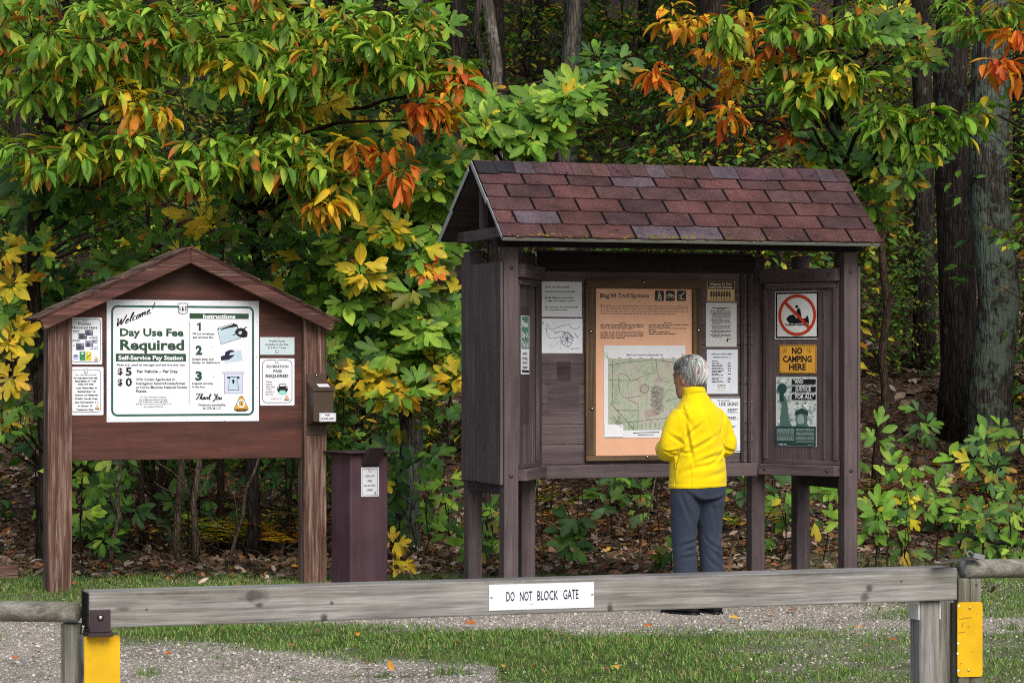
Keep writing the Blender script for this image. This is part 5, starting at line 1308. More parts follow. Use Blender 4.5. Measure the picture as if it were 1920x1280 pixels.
# ------------------------------------------------------------------ tall forest trees (their crowns shade the wood)
CROWNS = []
for k in range(3):
    lf = Leafer(); br = MB(); r = random.Random(50 + k)
    lobes = [(Vector((r.uniform(-2.4, 2.4), r.uniform(-2.4, 2.4), r.uniform(1.0, 6.5))), r.uniform(1.1, 1.9)) for _ in range(11)]
    for c, q in lobes:
        br.tube(wobble((0, 0, max(0, c.z - 2.2)), c, 4, .06), [.09, .07, .05, .03, .02], 6)
        for i in range(150):
            d = Vector((r.gauss(0, 1), r.gauss(0, 1), r.gauss(0, 1))).normalized(); p = c + Vector((d.x * q, d.y * q, d.z * q * .7)) * r.uniform(.55, 1.0)
            c0 = jit(P_[r.choice(['mid', 'green', 'deep', 'olive'])]); lf.add('lite', p, d + rv(.8), Vector((0, 0, 1)) + rv(.6), r.uniform(.28, .44), 1.0, .4, c0, c0)
    CROWNS.append((lf.mesh('crown'), br.mesh('limbs', [BARK])))
def tall(px, py, Y, wpx, mat, label, top_px=None, k=0, zc=9.0, crown=True, group=None):
    """trunk whose face crosses (px, py) in the photo at distance Y"""
    p = at(px, py, Y); base = Vector((p.x, Y, gz(p.x, Y)))
    dx = ((top_px - px) if top_px is not None else 0) / F * Y
    H_ = zc + 5
    top = Vector((base.x + dx * (H_ - base.z) / max(.5, (HC + HZ / F * Y) - p.z) if dx else base.x + random.uniform(-.2, .2), Y + random.uniform(-.3, .3), base.z + H_))
    r0 = wpx / F * Y / 2
    t = Tree('forest_tree', label, 'tree', base, top, r0 * 1.05, r0 * .55, mat, .004, group, 1.3, 14)
    o = t.done()
    if crown:
        cm, lm = CROWNS[k % 3]
        for nm, me in (('crown', cm), ('limbs', lm)):
            c = bpy.data.objects.new(nm, me); COL.objects.link(c); c.parent = o; c.matrix_parent_inverse = o.matrix_basis.inverted()
            c.matrix_basis = Matrix.Translation(base.lerp(top, zc / (H_ + .01))) @ Matrix.Rotation(random.uniform(0, 6.28), 4, 'Z') @ Matrix.Scale(random.uniform(.95, 1.25), 4)
    return o
tall(1862, 500, 27.0, 80, BARKL, 'thickest oak trunk at right, grey-barked with pale green lichen', k=0)
tall(1797, 500, 28.5, 70, BARK, 'dark furrowed trunk pressed close behind the lichen-covered oak', k=1)
tall(1733, 560, 31.0, 40, BARK, 'slender near-black straight trunk just left of the big oaks', k=2)
tall(1340, 200, 30.0, 62, BARK, 'dark trunk rising right behind the middle of the kiosk ridge', k=0)
tall(1430, 260, 34.0, 42, BARK, 'dark trunk behind the right third of the kiosk roof', k=1)
tall(1066, 60, 33.0, 40, BARKL, 'grey lichened trunk, the right one of a pair above the kiosk roof', k=2)
tall(1040, 60, 31.0, 26, BARKG, 'pale mottled thin trunk, the left one of a pair above the kiosk roof', top_px=1044, k=1, crown=False)
tall(962, 60, 29.0, 25, BARKG, 'thin pale lichened trunk above the kiosk left gable', top_px=957, k=0, crown=False)
tall(862, 80, 32.0, 36, BARK, 'dark grey trunk above the orange leaves left of the kiosk roof', k=1)
tall(1000, 60, 44.0, 14, BARK, 'very thin dark stem far back between the pale trunks', k=2, crown=False)
tall(775, 420, 30.0, 34, BARK, 'grey trunk half hidden by leaves left of the kiosk gable', k=0)
tall(930, 440, 34.0, 30, BARK, 'dark trunk directly behind the kiosk left gable', k=2)
tall(250, 300, 33.0, 44, BARK, 'dark trunk deep behind the yellow leaf cluster at left', k=1)
tall(40, 300, 30.0, 46, BARK, 'dark trunk at the far left edge behind the drooping leaves', k=0)
tall(380, 380, 36.0, 40, BARK, 'shaded trunk behind the peak of the fee board', k=2)
tall(600, 400, 38.0, 40, BARK, 'shaded trunk deep in the wood right of the fee board peak', k=1)
FILL = 'dark trunk far up the wooded slope'
for i, (px_, Y, w_) in enumerate(((110, 46, 26), (320, 52, 22), (520, 47, 24), (690, 55, 20), (840, 50, 22), (1130, 48, 26), (1210, 56, 20), (1290, 44, 22), (1500, 50, 24), (1575, 42, 20), (1660, 58, 18), (1690, 46, 22), (1915, 40, 30), (1180, 66, 18), (1400, 62, 18), (760, 66, 18), (450, 68, 18), (200, 64, 18), (1790, 60, 18), (1020, 60, 20))):
    tall(px_, 300, Y, w_, BARK, FILL, k=i, zc=8.5, group='distant trunks on the wooded slope')

# ------------------------------------------------------------------ understory: saplings and shrubs
US = []
def make_understory(kindw, seed, nl, hz, rx, size):
    random.seed(seed)
    lf = Leafer(); st = MB(); pts = wobble((0, 0, -.3), (random.uniform(-.2, .2), 0, hz), 6, .03); st.tube(pts, [.03 - .004 * i for i in range(7)], 6)
    for i in range(nl):
        z = random.uniform(.12, 1.0) * hz; w_ = rx * (1 - .55 * abs(z / hz - .55) * 2) * random.uniform(.55, 1.1)
        a = random.uniform(0, 6.28); tip = Vector((math.cos(a) * w_, math.sin(a) * w_, z + random.uniform(-.1, .15)))
        q0 = pts[min(6, max(0, int(z / hz * 6)))]
        st.tube([q0, q0.lerp(tip, .5) + Vector((0, 0, .06)), tip], [.009, .006, .003], 4)
        for j in range(random.randint(7, 12)):
            t = random.uniform(.35, 1.05); p = q0.lerp(tip, t) + rv(.09); b2 = a + random.uniform(-1.3, 1.3)
            d = Vector((math.cos(b2), math.sin(b2), random.uniform(-.7, .1)))
            c0, c1 = pal(random.choices([k for k, _ in kindw], [w for _, w in kindw])[0])
            lf.add('lite' if random.random() < .6 else 'ovate', p, d, Vector((0, -.5, .9)) + rv(.6), size * random.uniform(.6, 1.2), random.uniform(.8, 1.1), random.uniform(0, .6), c0, c1)
    return lf.mesh('foliage'), st.mesh('trunk', [TWIG])
US = [make_understory([('D', 3), ('M', 1)], 1, 90, 3.4, 1.2, .13), make_understory([('M', 3), ('D', 1), ('O', .6)], 2, 80, 2.6, 1.1, .13), make_understory([('O', 2), ('M', 2)], 3, 80, 3.8, 1.3, .12), make_understory([('D', 4), ('B', 1)], 4, 110, 4.6, 1.5, .13), make_understory([('M', 2), ('D', 1), ('Y', .5)], 5, 60, 1.6, .9, .14)]
ULAB = ['bushy dark green sapling in the shaded wood behind the boards', 'mid green leafy sapling in the wood behind the boards', 'yellow-green leafy sapling in the wood behind the boards', 'tall dark green sapling with sparse bright leaves in the wood', 'low shrub with mixed green and yellow leaves in the wood']
random.seed(101)
def put_under(px, Y, k, sc=1.0):
    p = on_ground(px, Y); o = empty('understory_sapling', p, label=ULAB[k], cat='sapling', group=['dark saplings of the wood', 'mid green saplings of the wood', 'yellow-green saplings of the wood', 'tall saplings of the wood', 'low shrubs of the wood'][k])
    o.matrix_basis = Matrix.Translation(p) @ Matrix.Rotation(random.uniform(0, 6.28), 4, 'Z') @ Matrix.Scale(sc, 4)
    for nm, me in zip(('foliage', 'trunk'), US[k]):
        c = bpy.data.objects.new(nm, me); COL.objects.link(c); c.parent = o
for Y, n, ks in ((24.5, 9, (0, 1, 3)), (28, 12, (0, 3, 1, 2)), (33, 14, (0, 3, 2, 1)), (36, 14, (1, 2, 3, 1)), (40, 14, (3, 2, 1, 1)), (46, 16, (1, 2, 1)), (54, 16, (3, 2, 1)), (63, 16, (1, 2, 1))):
    for i in range(n):
        px_ = -60 + (i + random.uniform(.1, .9)) * 2040 / n
        if 1640 < px_ < 1990 and Y < 52 and random.random() < (.75 if Y < 32 else .35): continue
        if Y < 27 and (px_ > 1560): continue
        if 820 < px_ < 1200 and Y < 35: continue
        put_under(px_, Y + random.uniform(-1.5, 1.5), random.choice(ks), random.uniform(.8, 1.15))
for px_, Y, k, sc in ((1720, 30.5, 0, .5), (1650, 31, 1, .7), (1920, 29.5, 4, .8), (690, 26, 4, .9), (640, 26.5, 0, .6), (840, 27, 4, 1.0), (760, 28, 0, .6), (160, 25.5, 4, .9), (330, 26, 0, .6), (470, 26.5, 4, .9), (560, 27, 0, .6), (1080, 27, 4, 1.0), (1300, 27, 4, 1.0), (1690, 33, 2, .8), (1745, 36, 1, .9)): put_under(px_, Y, k, sc)
for i in range(22):
    put_under(random.choice((random.uniform(-330, -70), random.uniform(1990, 2250))), random.uniform(23.5, 40), random.choice((0, 1, 3, 2)), random.uniform(.9, 1.2))
# ------------------------------------------------------------------ low plants, ferns, bare stems
def fern(p, kind, n=9, L=.72, label='', group=None):
    root = empty('fern', p, label=label, cat='fern', group=group); lf = Leafer(); st = MB(); a0 = random.uniform(0, 6.28)
    for i in range(n):
        a = a0 + 6.28 * i / n + random.uniform(-.3, .3); l = L * random.uniform(.7, 1.15); el = random.uniform(.7, 1.25); prev = Vector(p); pts = [prev]
        m = 12; dirv = Vector((math.cos(a) * math.cos(el), math.sin(a) * math.cos(el), math.sin(el)))
        for j in range(m):
            dirv = (dirv + Vector((math.cos(a) * .06, math.sin(a) * .06, -.055))).normalized(); prev = prev + dirv * (l / m); pts.append(prev)
            if j > 2:
                sd = dirv.cross(Vector((0, 0, 1))).normalized(); w_ = l * .32 * (1 - (j - 2) / (m - 1)) + .015
                for sg in (-1, 1):
                    c0, c1 = pal(kind); lf.add('pinna', prev, sd * sg + dirv * .45 + rv(.1), Vector((0, 0, 1)) + rv(.25), w_, .9, .3, c0, c1)
        st.tube(pts, [.004] * 12 + [.002], 4)
    o = st.build('stalks', [TWIG], root); o.matrix_parent_inverse = root.matrix_basis.inverted(); lf.build('fronds', root, LEAF if kind != 'N' else DRYLEAF)
random.seed(77)
for px_, Y, kd in ((412, 22.3, 'O'), (450, 22.0, 'O'), (540, 21.8, 'A'), (560, 22.2, 'N'), (500, 22.6, 'D'), (150, 21.9, 'N'), (185, 22.3, 'N'), (235, 22.8, 'N')):
    fern(on_ground(px_, Y), kd, label={'O': 'yellow-green fern under the fee board between the stems', 'A': 'orange-yellow fern near the fee board right post', 'N': 'dry brown fern under the fee board', 'D': 'dark green fern under the fee board between the stems'}[kd], group={'O': 'yellow ferns', 'A': 'orange ferns', 'N': 'brown ferns', 'D': 'green ferns'}[kd] + ' under the fee board')
for i in range(46):
    px_ = random.uniform(980, 1420) if i < 12 else random.uniform(1640, 1930) if i < 34 else random.uniform(620, 880) if i < 40 else random.uniform(100, 580)
    fern(on_ground(px_, random.uniform(22.2, 25.5) + (random.uniform(0, 4) if i > 20 else 0)), 'N' if random.random() < .75 else 'O', random.randint(5, 8), random.uniform(.45, .7), 'bracken clump withering brown and olive on the wood floor', 'withering bracken clumps')
def plant(px, Y, h, n, kind, label, size=.16, group=None, lean=0, sp=.55, name='leafy_plant', r0=.008):
    b0 = on_ground(px, Y); root = empty(name, b0, label=label, cat='plant', group=group); st = MB(); lf = Leafer()
    top = b0 + Vector((lean, -.05, h)); pts = wobble(b0 - Vector((0, 0, .08)), top, 5, .04); st.tube(pts, [r0 * (1 - .13 * i) for i in range(6)], 5)
    for i in range(n):
        t = random.uniform(.25, 1.0); q0 = pts[min(5, int(t * 5 + .5))]; a = random.uniform(0, 6.28); tip = q0 + Vector((math.cos(a) * sp * h * .6, math.sin(a) * sp * h * .4, random.uniform(.0, .12)))
        if i == 0: tip = top
        st.tube([q0, q0.lerp(tip, .5) + Vector((0, 0, .02)), tip], [.004, .003, .002], 4); whorl(lf, tip, (tip - q0).normalized() if tip != q0 else Vector((0, 0, 1)), 'flat', kind, size, random.randint(4, 7))
    o = st.build('stem', [TWIG], root, smooth=True); o.matrix_parent_inverse = root.matrix_basis.inverted(); lf.build('foliage', root)
random.seed(78)
plant(1868, 21.3, .95, 12, 'M', 'thin sapling with green, yellow and orange leaves in front of the lichen-covered oak', .15, lean=-.1, name='sapling')
for px_, Y, h, kd in ((1640, 20.6, 1.05, 'B'), (1665, 20.3, .8, 'B'), (1640, 20.0, .5, 'B'), (1700, 20.3, .5, 'M'), (1690, 21.2, .75, 'B'), (1760, 21.5, .5, 'D'), (1800, 20.8, .45, 'B'), (1840, 20.4, .4, 'M'), (1890, 20.5, .5, 'B'), (1915, 20.9, .5, 'M')):
    plant(px_, Y, h, 4, kd, 'low green leafy plant at the wood edge right of the kiosk', .155, 'leafy plants right of the kiosk')
for px_, Y, h, kd in ((200, 21.6, .6, 'D'), (240, 21.8, .75, 'D'), (215, 21.2, .4, 'D'), (410, 22.5, .8, 'D'), (350, 23, .9, 'D'), (690, 23.5, .55, 'D'), (720, 22.8, .5, 'D'), (800, 23.4, .6, 'D'), (840, 22.8, .5, 'B'), (1010, 22.0, .75, 'M'), (1090, 22.5, .95, 'D'), (1150, 22.8, 1.0, 'D'), (1190, 22.6, .95, 'D'), (1230, 22.4, .95, 'M'), (1060, 21.0, .3, 'D'), (905, 20.6, .35, 'M'), (920, 21.2, .4, 'M'), (745, 21.6, .6, 'D'), (775, 21.8, .75, 'D'), (800, 21.4, .5, 'M'), (760, 24.5, .8, 'D'), (650, 24.2, .7, 'D'), (830, 25, .9, 'D'), (700, 25.5, .9, 'D'), (130, 23.5, .9, 'D'), (290, 24, 1.0, 'D'), (470, 24, 1.0, 'D'), (530, 23.5, .9, 'D'), (580, 24.5, .9, 'D'), (1030, 24, 1.1, 'D'), (1120, 24.5, 1.2, 'D'), (1330, 24, 1.1, 'D'), (1720, 25.5, .7, 'D'), (1830, 24.2, .6, 'D'), (1400, 22.8, .9, 'M'), (1260, 20.3, .16, 'M'), (1470, 21.5, .5, 'M'), (1550, 21.2, .6, 'M'), (1450, 23.0, .8, 'D')):
    plant(px_, Y, h, 4, kd, 'shaded broad-leaved plant growing on the wood floor behind the boards', .18 if kd == 'D' else .14, 'broad-leaved plants behind the boards')
plant(160, 20.8, 1.1, 8, 'B', 'tall leafy shoot with bright leaves just behind the fee board left post', .16)
plant(645, 21.0, 1.45, 8, 'O', 'yellowing leafy shoot beside the envelope dispenser', .15)
plant(738, 19.6, .28, 3, 'Y', 'small yellow plant at the right foot of the deposit box', .12)
def stem(px0, py0, px1, py1, Y, r, label, mat=TWIG):
    p0 = on_ground(px0, Y); p1 = at(px1, py1, Y + random.uniform(-.2, .2)); b = MB(); pts = wobble(p0 - Vector((0, 0, .1)), p1, 7, .022)
    b.tube(pts, [r * (1 - .06 * i) for i in range(8)], 8)
    for k in range(3):
        q = pts[random.randint(2, 6)]; b.tube(wobble(q, q + Vector((random.uniform(-.5, .5), random.uniform(-.2, .2), random.uniform(.1, .5))), 4, .06), [r * .35, r * .3, r * .25, r * .2, r * .12], 5)
    b.build('bare_stem', [mat], None, smooth=True, label=label, cat='stem')
MIDB = bark('stem_bark', '#54483e', '#8a7a6a', .3, '#8a8678', 2.0)
stem(336, 1030, 325, 600, 21.3, .034, 'thicker upright stem under the fee board, left one of the close pair', MIDB)
stem(362, 1030, 378, 600, 21.2, .03, 'upright stem under the fee board, right one of the close pair', MIDB)
stem(210, 1025, 232, 700, 21.0, .02, 'slightly bent thin stem under the left part of the fee board', MIDB)
stem(430, 1035, 492, 800, 20.9, .017, 'thin stem slanting to the right under the fee board', MIDB)
stem(366, 1030, 352, 640, 21.0, .009, 'finest reddish shoot between the paired stems under the fee board', TWIG)
stem(535, 1000, 560, 760, 22.2, .02, 'dark stem near the fee board right post', TWIG)
stem(282, 1000, 275, 330, 22.6, .03, 'dark slim trunk showing above the left slope of the fee board roof', TWIG)
stem(424, 1000, 420, 300, 22.4, .034, 'dark slim trunk showing above the right slope of the fee board roof', TWIG)
stem(1640, 1000, 1668, 290, 25.0, .05, 'leaning dark stem just outside the kiosk right post', TWIG)
stem(1195, 1000, 1250, 790, 21.5, .008, 'bare pale twig under the kiosk panel', MIDB)
stem(1330, 1000, 1180, 880, 21.2, .006, 'long bare twig slanting left under the kiosk panel', MIDB)
# fallen branch, timber
b = MB(); b.tube(wobble(at(1790, 1003, 20.6) , at(1905, 1022, 20.9), 6, .02), [.02, .026, .03, .028, .024, .02, .012], 7); o = b.build('fallen_branch', [BARK], smooth=True, label='dark fallen branch lying in the leaves above the right fence rail', cat='branch')
p = on_ground(-5, 19.6); b = MB(); b.box(-.55, .155, -.06, .06, -.05, .10); b.build('landscape_timber', [LP('X')], M=Matrix.Translation(p) @ Matrix.Rotation(R(8), 4, 'Z'), bevel=.006, label='low brown landscape timber in the grass at the left edge', cat='timber')
# twigs lying about
b = MB(); random.seed(12)
for i in range(170):
    Y = random.uniform(19.5, 24); x = random.uniform(-.2, .2) * Y; p = Vector((x, Y, gz(x, Y) + .02)); a = random.uniform(0, 6.28); l = random.uniform(.15, .6)
    b.tube(wobble(p, p + Vector((math.cos(a) * l, math.sin(a) * l, random.uniform(0, .25) * l * 2)), 3, .06), [.005, .004, .003, .002], 4)
b.build('twigs', [bark('dry_twig', '#5a4c40', '#9a8a78', 0, scale=2)], smooth=True, label='dry twigs littering the wood floor', cat='twigs', kind='stuff')
# fallen leaves
def litter(n, y0, y1, seed, smin, smax, name):
    r, X, Y = scatter(n, y0, y1, seed)
    ga, li = ground_masks(X, Y); keep = r.uniform(0, 1, n) < np.clip(li + .02, 0, 1); X = X[keep]; Y = Y[keep]; n = len(X); Z = ground_z(X, Y) + r.uniform(.0, .035, n)
    lf = Leafer(); cs = [lin(c) for c in ('#8b7563', '#6f5846', '#a18c7c', '#5a4638', '#7d6151', '#b8a595', '#4a392e', '#8a6a4c', '#93603a')]
    az = r.uniform(0, 6.28, n); tl = r.normal(0, .45, n)
    for i in range(n):
        c = cs[int(r.integers(0, len(cs)))]; k = r.uniform(.7, 1.2); c = tuple(q * k for q in c)
        if r.random() < .012: c = lin('#d09a35')
        lf.add('tri' if r.random() < .35 else 'ovate', (X[i], Y[i], Z[i]), (math.cos(az[i]), math.sin(az[i]), tl[i] * .6), (r.normal(0, .5), r.normal(0, .5) - .2, 1), r.uniform(smin, smax), r.uniform(.7, 1.1), r.uniform(-.8, 1.2), c, c, r.uniform(0, .4))
    lf.build(name, None, DRYLEAF, label='brown fallen leaves carpeting the wood floor', cat='leaf litter', kind='stuff')
litter(17000, 18.3, 26, 3, .05, .12, 'leaf_litter'); litter(26000, 26, 60, 4, .09, .2, 'leaf_litter')
r = np.random.default_rng(6); lf = Leafer()
for i in range(95):
    Y = r.uniform(13, 20.5); x = r.uniform(-.19, .19) * Y; c = lin(['#c98a30', '#b5602c', '#8b6a4c', '#d3a63c', '#7d6151'][int(r.integers(0, 5))])
    lf.add('tri' if r.random() < .5 else 'ovate', (x, Y, gz(x, Y) + .03), (r.normal(), r.normal(), .1), (0, -.4, 1), r.uniform(.04, .08), 1, r.uniform(-.5, .8), c, c, .2)
lf.build('stray_leaves', None, DRYLEAF, label='single autumn leaves lying on the grass and gravel', cat='fallen leaves', kind='stuff')
# ------------------------------------------------------------------ gate and rail fences
GF = Frame(((157 - 960) / F * 10.1, 10.1, 0), R(19))
gate = empty('timber_gate', M=GF.M, label='long weathered grey timber gate rail crossing the foreground on one support leg', cat='gate')
u1 = GF.px(1795, 1095, 0)[0]
def railmat():
    m = GW('X').copy(); nt = m.node_tree; b = next(n for n in nt.nodes if n.type == 'BSDF_PRINCIPLED')
    cur = b.inputs['Base Color'].links[0].from_socket
    tc = nt.nodes.new('ShaderNodeTexCoord'); nz = noise(nt, tc.outputs['Object'], 22, 3)
    for px_, py_, rx, rz, dk in ((478, 1117, .075, .036, .5), (485, 1134, .024, .014, .35), (608, 1160, .022, .03, .3), (622, 1130, .012, .012, .3), (1143, 1143, .02, .04, .3), (1630, 1102, .022, .022, .4), (1622, 1118, .03, .03, .45), (1690, 1090, .007, .006, .3), (230, 1141, .045, .012, .55), (275, 1142, .006, .006, .3), (960, 1085, .5, .02, .75), (1560, 1075, .45, .014, .7), (330, 1112, .3, .008, .6), (1275, 1080, .3, .02, .72)):
        u, z = GF.px(px_, py_, 0)
        mp = nt.nodes.new('ShaderNodeMapping'); mp.vector_type = 'TEXTURE'; mp.inputs['Location'].default_value = (u, 0, z); mp.inputs['Scale'].default_value = (rx, 50, rz); nt.links.new(tc.outputs['Object'], mp.inputs[0])
        ln = nt.nodes.new('ShaderNodeVectorMath'); ln.operation = 'LENGTH'; nt.links.new(mp.outputs[0], ln.inputs[0])
        ad = nd(nt, 'ShaderNodeMath', operation='ADD'); nt.links.new(ln.outputs['Value'], ad.inputs[0]); sc_ = nd(nt, 'ShaderNodeMath', operation='MULTIPLY_ADD'); nt.links.new(nz, sc_.inputs[0]); sc_.inputs[1].default_value = 1.1; sc_.inputs[2].default_value = -.55; nt.links.new(sc_.outputs[0], ad.inputs[1])
        f = ramp(nt, ad.outputs[0], [(.0, (dk * .8,) * 3), (.45, (dk,) * 3), (.6, (dk * .5 + .5,) * 3), (.95, (1, 1, 1))])
        cur = mixc(nt, 1.0, cur, f, 'MULTIPLY')
    nt.links.new(cur, b.inputs['Base Color']); return m
RAILM = railmat()
ztop = GF.px(200, 1109, 0)[1]; zr = GF.px(1780, 1064, 0)[1]
b = MB(); vs = [(u, v, z) for u, z0, z1 in ((0.02, ztop - .138, ztop), (u1, zr - .138, zr)) for v in (0, .138) for z in (z0, z1)]
b.add(vs, [(0, 1, 3, 2), (4, 6, 7, 5), (0, 4, 5, 1), (2, 3, 7, 6), (0, 2, 6, 4), (1, 5, 7, 3)]); rail = b.build('rail', [RAILM], gate, bevel=.006, seg=2)
b = MB(); b.box(.0145, .0195, .004, .134, ztop - .134, ztop - .004); b.build('end_cap', [flat('#2b2a28', .9, spec=.1, dirt=.3)], gate, bevel=.002)
# end-grain cap and hinge strap
zb0 = ztop - .138
b = MB(); a, d = GF.px(168, 1143, -.004); c, _ = GF.px(207, 1143, -.004)
RUST = flat('#43373a', .55, .3, dirt=.25)
b.box(a, c, -.008, -.001, zb0 - .006, d); b.box(a, c, -.0079, .13, zb0 - .014, zb0 - .002); b.box(a - .004, c + .012, -.004, .12, zb0 - .032, zb0 - .0145)
b.build('hinge_strap', [RUST], gate, bevel=.0015); bolt(gate, (a + c) / 2 + .001, -.008, (d + zb0) / 2 + .006, .0085, STEEL)
# support leg with steel angle brackets
l0 = GF.px(1725, 1150, .03)[0]; l1 = GF.px(1762, 1150, .03)[0]
b = MB(); b.box(l0, l1, .03, .03 + (l1 - l0), -.2, zr - .142); b.build('leg', [GW('Z')], gate, bevel=.005)
for sg in (-1, 1):
    e = l0 if sg < 0 else l1; b = MB()
    x = (e - .006, e - .0005) if sg < 0 else (e + .0005, e + .006)
    b.box(*x, .032, .028 + (l1 - l0), zr - .22, zr - .141)
    x2 = (e - .066, e - .0062) if sg < 0 else (e + .0062, e + .066)
    b.box(*x2, .032, .028 + (l1 - l0), zr - .150, zr - .1405)
    b.build('angle_bracket', [flat('#d4d7d8', .5)], gate, bevel=.001)
# knots: darker swirl marks in the timber surface
s = Sign(GF, -.0003, 917, 1093, 1113.5, 1141, WHITE, 'gate_sign', 'white DO NOT BLOCK GATE sign screwed to the middle of the grey gate rail', 'sign', .002, crop=(880, 1040, 7.385))
s.text(509, 636, 626, 128, 'DO', NAVY, bold=.012); s.text(698, 630, 870, 128, 'NOT', NAVY, bold=.012); s.text(938, 620, 1228, 128, 'BLOCK', NAVY, bold=.012); s.text(1298, 606, 1510, 128, 'GATE', NAVY, bold=.012)
s.line([(830, 678), (870, 672), (885, 690)], 5, GREY); s.screw(304, 584, .0055); s.screw(1700, 538, .0055)
s.done()
YEL = flat('#dfb012', .5, dirt=.1)
def round_post(name, o, r, h, label, sides=10, group=None, mat=None, rot=0):
    b = MB(); rr0 = [[Vector((r * math.cos(rot + 6.283 * i / sides), r * math.sin(rot + 6.283 * i / sides), z)) for i in range(sides)] for z in (-.3, h - .006, h)]
    rr0[2] = [Vector((p.x * .9, p.y * .9, p.z)) for p in rr0[2]]
    b.rings(rr0); return b
# left: gate post with its yellow plate
G2 = GF.sub(GF.px(193, 1230, .03)[0], .055, 0)
hz = GF.px(190, 1189, .0)[1]
b = MB(); b.box(-.075, .068, .0, .14, -.3, zb0 - .034); b.build('gate_post', [GL('Z')], M=G2.M, bevel=.012, seg=2, label='squared grey gate post behind the left yellow plate', cat='post')
def plate(fr, v, x0, y0, x1, y1, lab, ys, ragged=None):
    s = Sign(fr, v, x0, y0, x1, y1, YEL, 'reflector_plate', lab, 'reflector', .0025, rad=.012)
    for x, y in ys: s.screw(x, y, .0062, flat('#c8b98a', .35, .8))
    if ragged:
        mk = flat('#8c6d1c', .6)
        for pts in ((((1806, 1158), (1822, 1157))), ((1798, 1160), (1806, 1159)), ((1806, 1166), (1803, 1176)), ((1796, 1186), (1808, 1184)), ((1814, 1172), (1816, 1175)), ((1830, 1150), (1832, 1149)), ((1821, 1220), (1823, 1222)), ((1800, 1244), (1803, 1242))): s.line(list(pts), 1.2, mk)
        for x, y in ((1797.5, 1135), (1796, 1205), (1795.5, 1224), (1796.5, 1256)): s.disc(x, y, 2.2, flat('#e6dfc6', .6), n=7)
    return s.done()
plate(G2, -.0005, 158, 1190.5, 225, 1347, 'yellow plate at the foot of the left gate post, cut by the picture edge', ((192, 1204),))
fl = empty('rail_fence', at(60, 1145, 10.25), label='round grey log rail on a faceted post at the left of the gate', cat='fence')
p0, p1 = at(-260, 1141, 10.6), at(145, 1147, 10.2)
b = MB(); n = 9; pts = [p0.lerp(p1, i / n) + Vector((0, 0, random.uniform(-.002, .002))) for i in range(n + 1)]; b.tube(pts, [.0405 + random.uniform(-.0015, .0015) for _ in range(n)] + [.0385], 20)
o = b.build('log_rail', [GL('X')], fl, smooth=False); o.matrix_parent_inverse = fl.matrix_basis.inverted(); o.modifiers.new('b', 'BEVEL').width = .004; o.data.polygons.foreach_set('use_smooth', [True] * len(o.data.polygons))
pp = at(134, 1230, 10.25); b = round_post('p', None, .041, at(0, 1167, 10.25).z, '', 8, rot=.3); o = b.build('post', [GL('Z')], fl, M=None, bevel=.003); o.matrix_parent_inverse = fl.matrix_basis.inverted(); o.matrix_basis = Matrix.Translation((pp.x, pp.y, 0))
# right: post, plate, log rail and latch
G3o = at(1797, 1200, 11.45); G3 = Frame((G3o.x, G3o.y, 0), R(14))
wp = G3.px(1841, 1200, 0)[0]
ztp = G3.px(1820, 1084, 0)[1]
fr_ = empty('rail_fence', G3o, label='round grey log rail and split post right of the gate, steel latch on top', cat='fence')
b = MB(); b.box(0, wp * .52 - .0012, 0, .14, -.3, ztp); b.box(wp * .52 + .0012, wp, .004, .14, -.3, ztp - .002); b.box(.012, wp - .01, .02, .139, -.3, ztp - .006); o = b.build('post', [GL('Z')], fr_, bevel=.008, seg=2); o.matrix_parent_inverse = fr_.matrix_basis.inverted(); o.matrix_basis = G3.M
b = MB(); b.box(-.085, -.004, .07, .16, -.3, GF.px(1775, 1126, .2)[1] + .1); o = b.build('back_post', [GL('Z')], fr_, bevel=.008, seg=2); o.matrix_parent_inverse = fr_.matrix_basis.inverted(); o.matrix_basis = G3.M  # block stands in for the post's own left side in shade
p0, p1 = at(1806, 1066, 11.5), at(2300, 1064, 12.3)
b = MB(); pts = [p0.lerp(p1, i / 9) + Vector((0, 0, random.uniform(-.002, .002))) for i in range(10)]; b.tube(pts, [.0425] + [.0415 + random.uniform(-.0015, .0015) for _ in range(9)], 20)
o = b.build('log_rail', [GL('X')], fr_, smooth=True); o.matrix_parent_inverse = fr_.matrix_basis.inverted()
# latch: flat strap from the gate end to a hasp on the log
b = MB(); q = [at(1752, 1053, 11.25), at(1765, 1054, 11.25), at(1790, 1050, 11.3), at(1815, 1046, 11.45), at(1832, 1047, 11.48)]
for i in range(len(q) - 1):
    d = (q[i + 1] - q[i]); L_ = d.length; d.normalize(); sd = Vector((0, 1, 0)); up = d.cross(sd).normalized()
    M = Matrix(((d.x, sd.x, up.x, q[i].x), (d.y, sd.y, up.y, q[i].y), (d.z, sd.z, up.z, q[i].z), (0, 0, 0, 1))); b.box(0, L_ + .001, -.03, .03, -.003, .003, 0, None, M)
b.tube([at(1752, 1054, 11.22), at(1762, 1055, 11.22)], .008, 8)
o = b.build('latch_strap', [flat('#6c6664', .5, .5, dirt=.3)], fr_); o.matrix_parent_inverse = fr_.matrix_basis.inverted()
b = MB(); M = Matrix.Translation(at(1834, 1042, 11.46)) @ Matrix.Rotation(R(12), 4, 'Y'); b.box(-.024, .026, -.022, .022, -.012, .01, 0, None, M)
for k in range(12):
    pass
cpt = at(1818, 1038, 11.44); ring = [cpt + Vector((.012 * math.cos(t * .55), 0, .011 * math.sin(t * .55))) for t in range(10)]; b.tube(ring, .004, 6)
o = b.build('hasp', [GALV], fr_, bevel=.002); o.matrix_parent_inverse = fr_.matrix_basis.inverted()
b = MB(); b.box(.004, .05, -.02, .0, ztp - .012, ztp - .006); 
